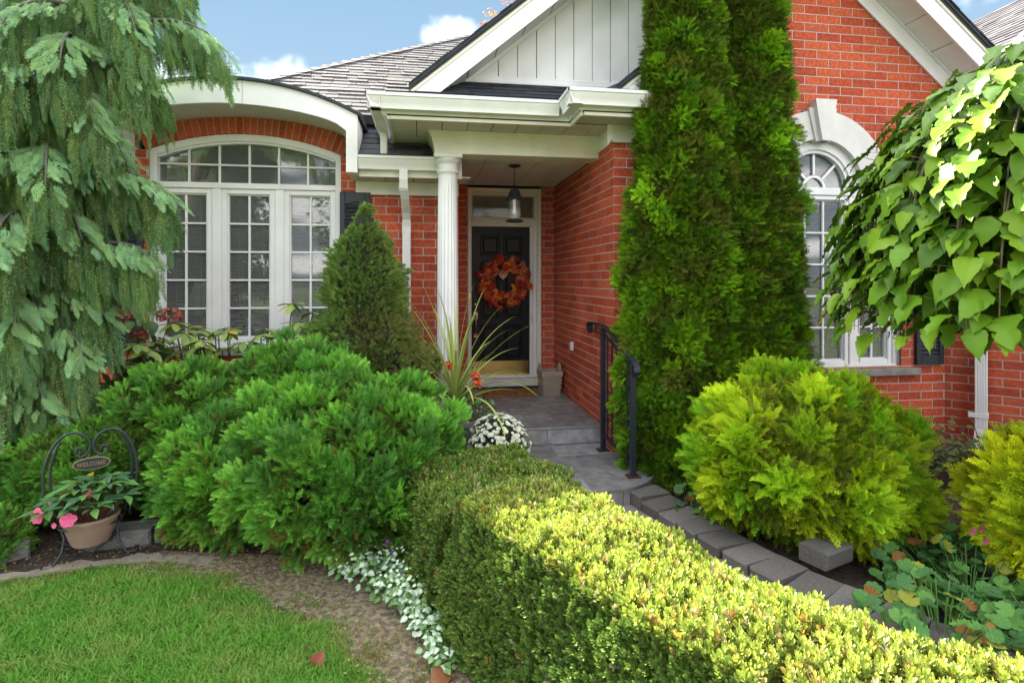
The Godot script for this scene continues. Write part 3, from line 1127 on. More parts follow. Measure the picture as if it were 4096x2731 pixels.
	slab_between("roof_slope", M.dark_shingle1, cg, top, Vector2(3.6, top.y - PITCH * 1.5), 0.06, -9.6, -5.22)
	var x := 0.36
	var k := 0
	while x < 2.9:
		var x1 := minf(x + 0.196, 3.0)
		var t := func(q: float) -> float: return (top.y - 0.25 - PITCH * absf(q - 2.1))
		var b0 := 3.79
		var poly := PackedVector2Array([Vector2(maxf(x, 0.44), b0), Vector2(x1 - 0.008, b0), Vector2(x1 - 0.008, maxf(t.call(x1 - 0.008), b0 + 0.01)), Vector2(maxf(x, 0.44), maxf(t.call(maxf(x, 0.44)), b0 + 0.005))])
		if x < 2.1 and x1 > 2.1:
			poly.insert(3, Vector2(2.1, t.call(2.1)))
		var mb := MB.new()
		mb.plate(poly, -5.74, -5.70 + (0.004 if k % 2 == 0 else 0.0))
		obj("siding_board", mb, M.vinyl, cg)
		x = x1
		k += 1
	var back := MB.new()
	back.plate(PackedVector2Array([Vector2(0.2, 3.5), Vector2(3.2, 3.5), Vector2(3.2, 4.2), Vector2(2.1, top.y - 0.22), Vector2(0.3, 3.70)]), -5.80, -5.741)
	obj("siding_backing", back, M.soffit_white, cg)
	box_part("base_trim", M.vinyl, cg, 0.42, 2.2, 3.775, 3.825, -5.698, -5.672, 0.006)
	box_part("base_flashing", M.vinyl, cg, 0.40, 2.2, 3.745, 3.777, -5.698, -5.655, 0.004)
	slab_between("rake_trim", M.vinyl, cg, Vector2(0.43, 3.54 + PITCH * 0.56 - 0.232), Vector2(2.1, top.y - 0.232), 0.05, -5.695, -5.675)
	# --- low roof in front of the boards, over the porch
	var pr := part("porch_roof", house)
	var deck2 := func(xx: float, w: float) -> Vector3: return Vector3(xx, 3.40 + 0.60 * (w - 5.12), -w)
	var dm := MB.new()
	dm.hexa([deck2.call(-0.36, 5.12) - Vector3(0, 0.05, 0), deck2.call(2.7, 5.12) - Vector3(0, 0.05, 0), deck2.call(2.7, 5.76) - Vector3(0, 0.05, 0), deck2.call(-0.1, 5.76) - Vector3(0, 0.05, 0), deck2.call(-0.36, 5.12), deck2.call(2.7, 5.12), deck2.call(2.7, 5.76), deck2.call(-0.1, 5.76)])
	obj("roof_deck", dm, M.roof_deck, pr)
	shingle_rows(pr, deck2, 5.12, 5.66, 0.12, func(_w: float) -> Array: return [-0.34, 1.75], "dark_shingle", 3, 60)
	# gable-end returns: small shingled hips under each rake
	for s in [[-0.30, 0.42, -5.27], [1.56, 2.2, -4.86]]:
		var h := MB.new()
		h.hexa([Vector3(s[0], 3.425, s[2] + 0.10), Vector3(s[1], 3.425, s[2] + 0.10), Vector3(s[1], 3.43, s[2] - 0.2), Vector3(s[0], 3.43, s[2] - 0.2), Vector3(s[0], 3.44, s[2] + 0.10), Vector3(s[1], 3.44, s[2] + 0.10), Vector3(s[1] - 0.1, 3.56, s[2] - 0.2), Vector3(s[0] + 0.22, 3.60, s[2] - 0.2)])
		obj("return_shingles", h, M.dark_shingle2, pr)
	# --- gable over the brick front
	var bg := part("brick_gable_roof", house)
	var l2 := Vector2(1.72, 5.39 - PITCH * 2.25)
	var t2 := Vector2(3.97, 5.39)
	var r2 := Vector2(6.12, 5.39 - PITCH * 2.15)
	rake_side(bg, l2, t2, -4.85, -5.17, -9.8)
	rake_side(bg, r2, t2, -4.85, -5.17, -9.8)
	for s in [l2, r2]:
		slab_between("frieze_board", M.vinyl, bg, s - Vector2(0, 0.235), t2 - Vector2(0, 0.235), 0.215, -5.19, -5.172)
		slab_between("frieze_cove", M.soffit_white, bg, s - Vector2(0, 0.235), t2 - Vector2(0, 0.235), 0.035, -5.172, -5.155)
	# --- garage roof to the right, its sunlit side facing left
	var gr := part("garage_roof", house)
	var deck3 := func(zz: float, w: float) -> Vector3: return Vector3(w, 6.04 - 0.7 * (9.0 - w), zz)
	var dd := MB.new()
	dd.hexa([deck3.call(-12.0, 6.2) + down, deck3.call(-4.95, 6.2) + down, deck3.call(-4.95, 9.0) + down, deck3.call(-12.0, 9.0) + down, deck3.call(-12.0, 6.2), deck3.call(-4.95, 6.2), deck3.call(-4.95, 9.0), deck3.call(-12.0, 9.0)])
	dd.hexa([Vector3(9.0, 5.98, -4.95), Vector3(12.0, 3.9, -4.95), Vector3(12.0, 3.9, -12.0), Vector3(9.0, 5.98, -12.0), Vector3(9.0, 6.04, -4.95), Vector3(12.0, 3.96, -4.95), Vector3(12.0, 3.96, -12.0), Vector3(9.0, 6.04, -12.0)])
	obj("roof_deck", dd, M.roof_deck, gr)
	shingle_rows(gr, deck3, 6.2, 9.0, 0.119, func(_w: float) -> Array: return [-11.9, -4.93], "shingle", 4, 0)
	# lower gable return of the garage, in front of the brick
	slab_between("garage_fascia", M.vinyl, gr, Vector2(4.76, 3.22), Vector2(6.3, 3.22 + PITCH * 1.54), 0.26, -4.98, -4.90)
	var gw := MB.new()
	gw.box(7.2, 11.6, 0.0, 3.9, -11.5, -6.0)
	obj("garage_wall", gw, M.brick1, gr)


func build_porch(house: Node3D) -> void:
	var porch := part("porch_front", house)
	# ceiling of the recess
	for i in 6:
		box_part("ceiling_board", M.soffit_white, porch, 0.10 + i * 0.285, 0.378 + i * 0.285, 3.065, 3.08, -7.72, -5.95)
	box_part("ceiling_backing", M.dark_gap, porch, 0.0, 1.80, 3.081, 3.10, -7.75, -5.95)
	# entablature: stepped mouldings
	var bm := MB.new()
	var steps := [[3.03, 3.075, 0.0], [3.075, 3.10, 0.006], [3.10, 3.125, 0.012], [3.125, 3.15, 0.018], [3.15, 3.175, 0.024], [3.175, 3.20, 0.034], [3.20, 3.222, 0.046], [3.222, 3.239, 0.062]]
	for s in steps:
		bm.box(0.11 - s[2], 1.79, s[0], s[1], -5.93, -5.67 + s[2])
		bm.box(0.11 - s[2], 0.37, s[0], s[1], -6.34, -5.931)
	obj("entablature", bm, M.cream_paint, porch)
	# soffit of the front overhang
	for i in 9:
		var x0 := -0.30 + i * 0.24
		box_part("soffit_board", M.soffit, porch, x0, x0 + 0.232, 3.241, 3.254, -5.93, -5.24)
	for i in 5:
		var x0 := 1.42 + i * 0.30
		box_part("soffit_board", M.soffit, porch, x0, x0 + 0.292, 3.243, 3.256, -5.18, -4.86)
	for i in 3:
		box_part("soffit_board", M.soffit, porch, -0.302, 0.05, 3.242, 3.255, -6.4 + i * 0.155, -6.25 + i * 0.155)
	box_part("soffit_backing", M.dark_gap, porch, -0.32, 1.80, 3.257, 3.268, -6.4, -5.22)
	box_part("soffit_backing", M.dark_gap, porch, 1.39, 2.9, 3.257, 3.268, -5.19, -4.84)
	var lip := MB.new()
	lip.bevel_box(-0.30, 1.385, 3.225, 3.29, -5.25, -5.225, 0.004)
	lip.bevel_box(1.372, 1.397, 3.225, 3.29, -5.224, -4.87, 0.004)
	lip.bevel_box(1.397, 2.9, 3.225, 3.29, -4.87, -4.845, 0.004)
	lip.bevel_box(-0.325, -0.30, 3.225, 3.29, -6.45, -5.226, 0.004)
	obj("soffit_lip", lip, M.cream_paint, porch)
	var fa := MB.new()
	fa.box(-0.36, 1.36, 3.27, 3.42, -5.235, -5.222)
	fa.box(1.352, 1.362, 3.27, 3.42, -5.222, -4.86)
	fa.box(1.352, 2.9, 3.27, 3.42, -4.858, -4.846)
	fa.box(-0.372, -0.36, 3.27, 3.42, -6.5, -5.222)
	fa.box(-0.36, 1.36, 3.255, 3.272, -5.26, -5.236)
	obj("fascia", fa, M.white_paint, porch)
	gutter(porch, Vector3(-0.49, 3.292, -5.221), Vector3(1.24, 3.292, -5.221), Vector3.BACK, M.white_paint)
	gutter(porch, Vector3(1.351, 3.292, -5.10), Vector3(1.351, 3.292, -4.73), Vector3.LEFT, M.white_paint)
	gutter(porch, Vector3(1.235, 3.293, -4.845), Vector3(2.9, 3.293, -4.845), Vector3.BACK, M.white_paint)
	gutter(porch, Vector3(-0.373, 3.292, -6.5), Vector3(-0.373, 3.292, -5.10), Vector3.LEFT, M.white_paint)
	box_part("frieze_board", M.cream_paint, porch, 1.765, 1.79, 3.08, 3.238, -5.93, -5.18)
	box_part("frieze_board", M.cream_paint, porch, 1.765, 2.9, 3.08, 3.238, -5.194, -5.168)
	# the short upper downspout that stands in the lower gutter
	box_part("upper_downspout", M.white_paint, porch, -0.435, -0.365, 2.98, 3.29, -6.02, -5.95, 0.008)
	# fluted column
	var col := MB.new()
	var cx := 0.245
	var cz := -5.80
	var rings := 14
	var sides := 120
	for i in rings:
		var t := float(i) / (rings - 1)
		var r := lerpf(0.112, 0.096, t * t * 0.6 + t * 0.4)
		var y := lerpf(0.43, 2.83, t)
		for j in sides:
			var a := TAU * j / sides
			var fl := absf(sin(a * 10.0))
			var depth := 0.012 * (pow(fl, 0.5)) * (0.0 if i == 0 or i == rings - 1 else 1.0)
			col.v.append(Vector3(cx + (r - depth) * cos(a), y, cz + (r - depth) * sin(a)))
			var bend := cos(a * 10.0) * signf(sin(a * 10.0)) * 0.8 * (1.0 if i > 0 and i < rings - 1 else 0.0)
			col.n.append(Vector3(cos(a) - sin(a) * bend, 0, sin(a) + cos(a) * bend).normalized())
			col.c.append(Color.WHITE)
	for i in rings - 1:
		for j in sides:
			var p := i * sides + j
			var q := i * sides + (j + 1) % sides
			col.ix.append_array([p, q, p + sides, q, q + sides, p + sides])
	var co := obj("column", col, M.vinyl, porch)
	var cap := MB.new()
	cap.lathe([Vector2(0.096, 2.82), Vector2(0.098, 2.845), Vector2(0.112, 2.85), Vector2(0.116, 2.862), Vector2(0.112, 2.875), Vector2(0.100, 2.88), Vector2(0.100, 2.935), Vector2(0.104, 2.94), Vector2(0.120, 2.955), Vector2(0.132, 2.972), Vector2(0.137, 2.985), Vector2(0.137, 2.992)], Vector3(cx, 0, cz), 36)
	cap.bevel_box(cx - 0.14, cx + 0.14, 2.992, 3.029, cz - 0.14, cz + 0.14, 0.006)
	obj("capital", cap, M.white_paint, co)
	var base := MB.new()
	base.lathe([Vector2(0.15, 0.38), Vector2(0.152, 0.40), Vector2(0.13, 0.42), Vector2(0.115, 0.435), Vector2(0.112, 0.45)], Vector3(cx, 0, cz), 36)
	base.box(cx - 0.155, cx + 0.155, 0.31, 0.38, cz - 0.155, cz + 0.155)
	obj("column_base", base, M.white_paint, co)


func build_door(house: Node3D) -> void:
	var d := part("front_door", house)
	var z := -7.77
	var leaf := MB.new()
	leaf.box(0.645, 1.452, 0.445, 2.505, z - 0.05, z)
	var slab := obj("door_leaf", leaf, M.door_paint, d)
	for p in [[0.80, 1.01, 2.14, 2.36], [1.12, 1.33, 2.14, 2.36], [0.80, 1.01, 1.28, 2.00], [1.12, 1.33, 1.28, 2.00], [0.80, 1.01, 0.72, 1.13], [1.12, 1.33, 0.72, 1.13]]:
		var b := MB.new()
		var x0: float = p[0] - 0.03
		var x1: float = p[1] + 0.03
		var y0: float = p[2] - 0.03
		var y1: float = p[3] + 0.03
		# a moulded rim round a raised field
		frame_rect(b, x0, x1, y0, y1, z - 0.01, z + 0.012, 0.022)
		b.bevel_box(x0 + 0.036, x1 - 0.036, y0 + 0.036, y1 - 0.036, z - 0.01, z + 0.018, 0.016)
		obj("door_panel", b, M.door_paint, slab)
	box_part("kick_plate", M.brass, slab, 0.66, 1.44, 0.475, 0.665, z - 0.002, z + 0.004)
	# lock, handle set, chain box
	var lk := MB.new()
	lk.lathe([Vector2(0.0, 0.024), Vector2(0.016, 0.022), Vector2(0.026, 0.012), Vector2(0.032, 0.0)], Vector3.ZERO, 18)
	var lo := obj("lock", lk, M.brass, slab)
	lo.transform = Transform3D(Basis(Vector3.RIGHT, -PI / 2).rotated(Vector3.RIGHT, PI), Vector3(0.705, 1.44, z + 0.0))
	lo.transform = Transform3D(Basis(Vector3.RIGHT, Vector3.BACK, Vector3.DOWN), Vector3(0.705, 1.44, z))
	var hs := MB.new()
	hs.bevel_box(0.675, 0.735, 1.235, 1.34, z, z + 0.014, 0.004)
	hs.tube([Vector3(0.705, 1.29, z + 0.01), Vector3(0.705, 1.28, z + 0.05), Vector3(0.705, 1.22, z + 0.065), Vector3(0.705, 1.13, z + 0.062), Vector3(0.705, 1.06, z + 0.045), Vector3(0.705, 1.03, z + 0.01)], [0.012, 0.012, 0.010, 0.010, 0.010, 0.014], 8)
	hs.bevel_box(0.68, 0.73, 0.99, 1.05, z, z + 0.012, 0.004)
	obj("door_handle", hs, M.pewter, slab)
	# white surround with a transom light, sliding screen frame on the right
	var f := MB.new()
	f.bevel_box(0.592, 0.645, 0.445, 3.03, -7.86, -7.70, 0.006)
	f.bevel_box(1.552, 1.608, 0.445, 3.03, -7.86, -7.70, 0.006)
	f.bevel_box(0.645, 1.552, 2.97, 3.03, -7.86, -7.702, 0.006)
	f.bevel_box(0.645, 1.552, 2.505, 2.60, -7.86, -7.715, 0.006)
	f.bevel_box(0.625, 0.66, 2.60, 2.97, -7.86, -7.725, 0.006)
	f.bevel_box(1.515, 1.552, 2.60, 2.97, -7.86, -7.725, 0.006)
	f.bevel_box(0.66, 1.515, 2.93, 2.97, -7.86, -7.727, 0.006)
	f.bevel_box(0.66, 1.515, 2.60, 2.632, -7.86, -7.727, 0.006)
	obj("door_frame", f, M.cream_paint, d)
	var sc := MB.new()
	sc.bevel_box(1.452, 1.488, 0.47, 2.505, -7.80, -7.718, 0.005)
	sc.bevel_box(1.490, 1.550, 0.445, 2.52, -7.80, -7.706, 0.012)
	sc.box(0.645, 1.49, 0.445, 0.472, -7.80, -7.70)
	var so := obj("screen_frame", sc, M.vinyl, d)
	var hd := MB.new()
	hd.tube([Vector3(1.472, 1.36, -7.714), Vector3(1.472, 1.35, -7.69), Vector3(1.472, 1.22, -7.69), Vector3(1.472, 1.21, -7.714)], [0.008], 6)
	obj("screen_handle", hd, M.plastic_white, so)
	box_part("pane", M.glass, d, 0.66, 1.515, 2.63, 2.94, -7.80, -7.796)
	box_part("door_sill", M.limestone, d, 0.56, 1.66, 0.345, 0.443, -7.86, -7.56, 0.008)
	room_behind(d, 0.60, 1.60, 0.45, 3.02, -7.87, 1.4)
	# door bell on the left jamb, outlet on the brick side wall
	var bell := MB.new()
	bell.bevel_box(0.602, 0.634, 1.52, 1.60, -7.70, -7.688, 0.005)
	var bo := obj("door_bell", bell, M.brass, d)
	box_part("bell_button", M.plastic_white, bo, 0.612, 0.624, 1.55, 1.57, -7.688, -7.684)
	box_part("wall_outlet", M.plastic_white, house, 1.755, 1.784, 0.93, 1.03, -6.72, -6.64, 0.006)


# ---------------------------------------------------------------- steps and edging
func landing_outline(inset: float) -> PackedVector2Array:
	var p := PackedVector2Array()
	p.append(Vector2(0.25 + inset, -5.6)); p.append(Vector2(0.25 + inset, -4.26 - inset))
	p.append(Vector2(1.30, -4.26 - inset)); 
	for i in 10:
		var a := PI / 2 * i / 9.0
		p.append(Vector2(1.42 + (0.58 - inset) * sin(a), -4.84 + (0.58 - inset) * cos(a)))
	p.append(Vector2(2.0 - inset, -5.19))
	p.append(Vector2(1.84, -5.19)); p.append(Vector2(1.84, -5.6))
	return p


func tile_rows(parent: Node3D, outline: PackedVector2Array, y: float, z_far: float, z_near: float, x0: float, x1: float, depth: float) -> void:
	var z := z_near
	while z > z_far:
		var zz := maxf(z - depth, z_far)
		var x := x0 - rng.randf() * 0.3
		while x < x1:
			var w: float = pick([0.30, 0.45, 0.60, 0.60])
			var r := PackedVector2Array([Vector2(x + 0.002, zz + 0.002), Vector2(x + w - 0.002, zz + 0.002), Vector2(x + w - 0.002, z - 0.002), Vector2(x + 0.002, z - 0.002)])
			for cut in Geometry2D.intersect_polygons(r, outline):
				var b := MB.new()
				b.prism(cut, y - 0.012, y + rng.randf_range(-0.0008, 0.0008))
				obj("tile", b, M["slate%d" % (rng.randi() % 5)], parent)
			x += w
		z = zz


func build_porch_steps() -> void:
	var steps := thing("porch_steps", "grey slate tiled porch floor with one step down to a rounded landing", "steps")
	var fl := part("porch_floor", steps)
	var out := PackedVector2Array([Vector2(-0.28, -7.72), Vector2(1.786, -7.72), Vector2(1.786, -5.53), Vector2(-0.28, -5.53)])
	var b := MB.new()
	b.prism(PackedVector2Array([Vector2(-0.27, -7.72), Vector2(1.782, -7.72), Vector2(1.782, -5.55), Vector2(-0.27, -5.55)]), 0.0, 0.300)
	obj("grout_bed", b, M.grout, fl)
	tile_rows(fl, out, 0.312, -7.72, -5.53, -0.28, 1.786, 0.30)
	for i in 4:
		box_part("riser_tile", M["slate%d" % [4, 1, 0, 3][i]], fl, 1.78 - 0.56 * (i + 1) + 0.003, 1.78 - 0.56 * i - 0.003, 0.146, 0.297, -5.555, -5.540)
	box_part("nosing", M.slate4, fl, -0.28, 1.784, 0.298, 0.3105, -5.545, -5.525, 0.004)
	var la := part("landing", steps)
	var g := MB.new()
	g.prism(landing_outline(0.022), 0.0, 0.128)
	obj("grout_bed", g, M.grout, la)
	tile_rows(la, landing_outline(0.0), 0.140, -5.54, -4.24, 0.25, 2.0, 0.31)
	# the face of the landing: flat slabs in front, narrow ones round the bend
	var face := [[0.27, 0.62], [0.62, 1.02], [1.02, 1.40]]
	for f in face:
		box_part("riser_tile", M["slate%d" % (rng.randi() % 4)], la, f[0] + 0.003, f[1] - 0.003, 0.0, 0.126, -4.283, -4.268)
	for i in 7:
		var a0 := PI / 2 * i / 7.0 + 0.012
		var a1 := PI / 2 * (i + 1) / 7.0
		var r1 := 0.572
		var r0 := 0.557
		var poly := PackedVector2Array()
		for a in [a0, (a0 + a1) * 0.5, a1]:
			poly.append(Vector2(1.42 + r1 * sin(a), -4.84 + r1 * cos(a)))
		for a in [a1, (a0 + a1) * 0.5, a0]:
			poly.append(Vector2(1.42 + r0 * sin(a), -4.84 + r0 * cos(a)))
		var t := MB.new()
		t.prism(poly, 0.0, 0.126)
		obj("riser_tile", t, M["slate%d" % (rng.randi() % 4)], la)


func block(b: MB, w: float, d: float, h: float, wob: float) -> void:
	var p := []
	for y in [0.0, h]:
		for s in [[-1, 1], [1, 1], [1, -1], [-1, -1]]:
			p.append(Vector3(s[0] * w * 0.5, y, s[1] * d * 0.5) + rv(wob))
	b.hexa(p)


func build_garden_edging() -> void:
	var e := thing("garden_edging", "curved row of grey concrete edging blocks beside the walkway", "edging")
	var c := Curve2D.new()
	for p in [Vector2(1.86, -4.42), Vector2(1.98, -3.95), Vector2(2.10, -3.45), Vector2(2.27, -2.95), Vector2(2.52, -2.48), Vector2(2.86, -2.0), Vector2(3.3, -1.5)]:
		c.add_point(p, Vector2(-0.06, -0.16), Vector2(0.06, 0.16))
	var l := c.get_baked_length()
	var n := int(l / 0.205)
	for i in n:
		var p := c.sample_baked(i * 0.205 + 0.1)
		var q := c.sample_baked(i * 0.205 + 0.13)
		var dir := (q - p).normalized()
		var b := MB.new()
		b.bevel_box(-0.098, 0.098, 0.0, 0.105 + (0.03 if i == 0 else 0.0), -0.14, 0.14, 0.010)
		var o := obj("paver", b, tone_paver(i), e)
		var ang := atan2(-dir.y, dir.x) + rng.randf_range(-0.05, 0.05)
		o.transform = Transform3D(Basis(Vector3.UP, ang) * Basis(Vector3.RIGHT, rng.randf_range(-0.03, 0.03)), Vector3(p.x + 0.13 * -dir.y, -0.02 + rng.randf_range(-0.012, 0.006), p.y + 0.13 * dir.x))
	var s := MB.new()
	s.bevel_box(-0.13, 0.13, 0.0, 0.10, -0.09, 0.09, 0.010)
	var so := obj("loose_paver", s, M.paver, self)
	tag(so, "loose grey block lying on top of the edging row under the golden shrub", "paver")
	so.transform = Transform3D(Basis(Vector3.UP, 0.35), Vector3(2.40, 0.09, -3.10))
	# concrete strip along the lawn
	var cs := MB.new()
	var le := lawn_edge()
	var lo := PackedVector2Array()
	var hi := PackedVector2Array()
	for i in le.size() - 1:
		if le[i].x > -0.75 or le[i].x < -4.5:
			continue
		var t := (le[i + 1] - le[i]).normalized()
		var nn := Vector2(t.y, -t.x)
		lo.append(le[i] + nn * 0.0)
		hi.append(le[i] + nn * (0.085 + 0.022 * sin(i * 1.3) + 0.012 * sin(i * 3.1)))
	for i in lo.size() - 1:
		var h := 0.013 + 0.004 * sin(i * 0.8) - 0.016 * smoothstep(-1.7, -0.95, lo[i].x)
		cs.hexa([Vector3(lo[i].x, -0.03, lo[i].y), Vector3(lo[i + 1].x, -0.03, lo[i + 1].y), Vector3(hi[i + 1].x, -0.03, hi[i + 1].y), Vector3(hi[i].x, -0.03, hi[i].y),
			Vector3(lo[i].x, h, lo[i].y), Vector3(lo[i + 1].x, h, lo[i + 1].y), Vector3(hi[i + 1].x, h, hi[i + 1].y), Vector3(hi[i].x, h, hi[i].y)])
	struct("kerb_strip", cs, M.concrete)
	# old stone blocks in the bed behind the plant stand
	for k in 3:
		var b := MB.new()
		b.bevel_box(-0.21, 0.21, 0.0, 0.115, -0.09, 0.09, 0.012)
		var o := obj("bed_stone", b, M.stone_pot, self)
		tag(o, ["grey stone block half hidden behind the plant stand legs", "greenish grey stone block to the right of the plant stand legs", "small grey stone at the left edge of the bed"][k], "stone", "stone blocks edging the bed")
		o.transform = Transform3D(Basis(Vector3.UP, [0.1, -0.05, 0.6][k]), Vector3([-2.03, -1.59, -2.72][k], -0.01, [-4.22, -4.26, -4.05][k]))


func build_lawn_grass() -> void:
	var tuft := MB.new()
	var r2 := RandomNumberGenerator.new()
	r2.seed = 9
	for i in 9:
		var a := r2.randf() * TAU
		var base := Vector3(r2.randf_range(-0.025, 0.025), -0.004, r2.randf_range(-0.025, 0.025))
		var h := r2.randf_range(0.025, 0.055)
		var lean := Vector3(cos(a), 0, sin(a)) * h * r2.randf_range(0.3, 1.1)
		var side := Vector3(-sin(a), 0, cos(a)).rotated(Vector3.UP, r2.randf_range(-0.7, 0.7)) * 0.0024
		var m := base + Vector3(0, h * 0.62, 0) + lean * 0.4
		var tip := base + Vector3(0, h * 0.95, 0) + lean
		var g := r2.randf_range(0.8, 1.2)
		tuft.tint = Color(0.9 * g, 1.0 * g, 0.8 * g) if i < 8 else Color(2.3, 1.5, 1.1)
		tuft.quad(base - side, base + side, m + side * 0.8, m - side * 0.8)
		tuft.tri(m - side * 0.8, m + side * 0.8, tip)
	var tm := tuft.mesh()
	var edge := lawn_edge()
	var poly := PackedVector2Array(edge)
	poly.append(Vector2(0.9, 0.9)); poly.append(Vector2(-6, 0.9))
	var f := FastNoiseLite.new()
	f.seed = 77
	f.frequency = 1.6
	var xfs := []
	var cols := []
	for i in 120000:
		var near := rng.randf()
		var p := Vector2(rng.randf_range(-4.2, 0.3), rng.randf_range(-4.0, -1.2 if i % 5 else 0.5))
		if not Geometry2D.is_point_in_polygon(p, poly):
			continue
		# thin out towards the bare strip on the right
		var d := 9.0
		for k in edge.size():
			d = minf(d, edge[k].distance_to(p))
		var bare := 0.17 if p.x > -0.9 else (0.10 if p.x > -1.8 else 0.05)
		var nz := f.get_noise_2d(p.x, p.y)
		var keep := clampf((d - bare * (0.35 + 0.7 * (nz + 0.4))) / 0.16, 0.05 if p.x > -1.5 else 0.3, 1.0)
		if near > keep:
			continue
		var s := rng.randf_range(0.55, 1.0) * lerpf(0.6, 1.0, keep)
		xfs.append(Transform3D(Basis(Vector3.UP, rng.randf() * TAU) * Basis(Vector3.RIGHT, rng.randf_range(-0.25, 0.25)).scaled(Vector3(s, s, s)), Vector3(p.x, 0.0, p.y)))
		var dry := clampf(0.25 + f.get_noise_2d(p.x * 2.0 + 9, p.y * 2.0) * 1.2 + (1.0 - keep) * 0.9, 0.0, 1.0) * rng.randf()
		var c := Color(0.105, 0.270, 0.030).lerp(Color(0.28, 0.29, 0.09), dry)
		var v := rng.randf_range(0.75, 1.25)
		cols.append(Color(c.r * v, c.g * v, c.b * v))
	for i in 2600:
		var t := rng.randf()
		var p := Vector2(lerpf(-1.6, 0.5, t), lerpf(-3.72, -2.0, t)) + Vector2(rng.randf_range(-0.12, 0.30), rng.randf_range(-0.20, 0.20))
		if f.get_noise_2d(p.x * 2.2 + 31.0, p.y * 2.2) < 0.08:
			continue
		var s := rng.randf_range(0.18, 0.55)
		xfs.append(Transform3D(Basis(Vector3.UP, rng.randf() * TAU).scaled(Vector3(s * 1.3, s, s * 1.3)), Vector3(p.x, 0.004, p.y)))
		var v := rng.randf_range(0.7, 1.2)
		cols.append(Color(0.15 * v, 0.20 * v, 0.04 * v) if i % 3 else Color(0.30 * v, 0.25 * v, 0.10 * v))
	var o := many("grass", tm, M.grass, xfs, cols, self)
	tag(o, "short mown green grass of the front lawn at lower left", "grass")


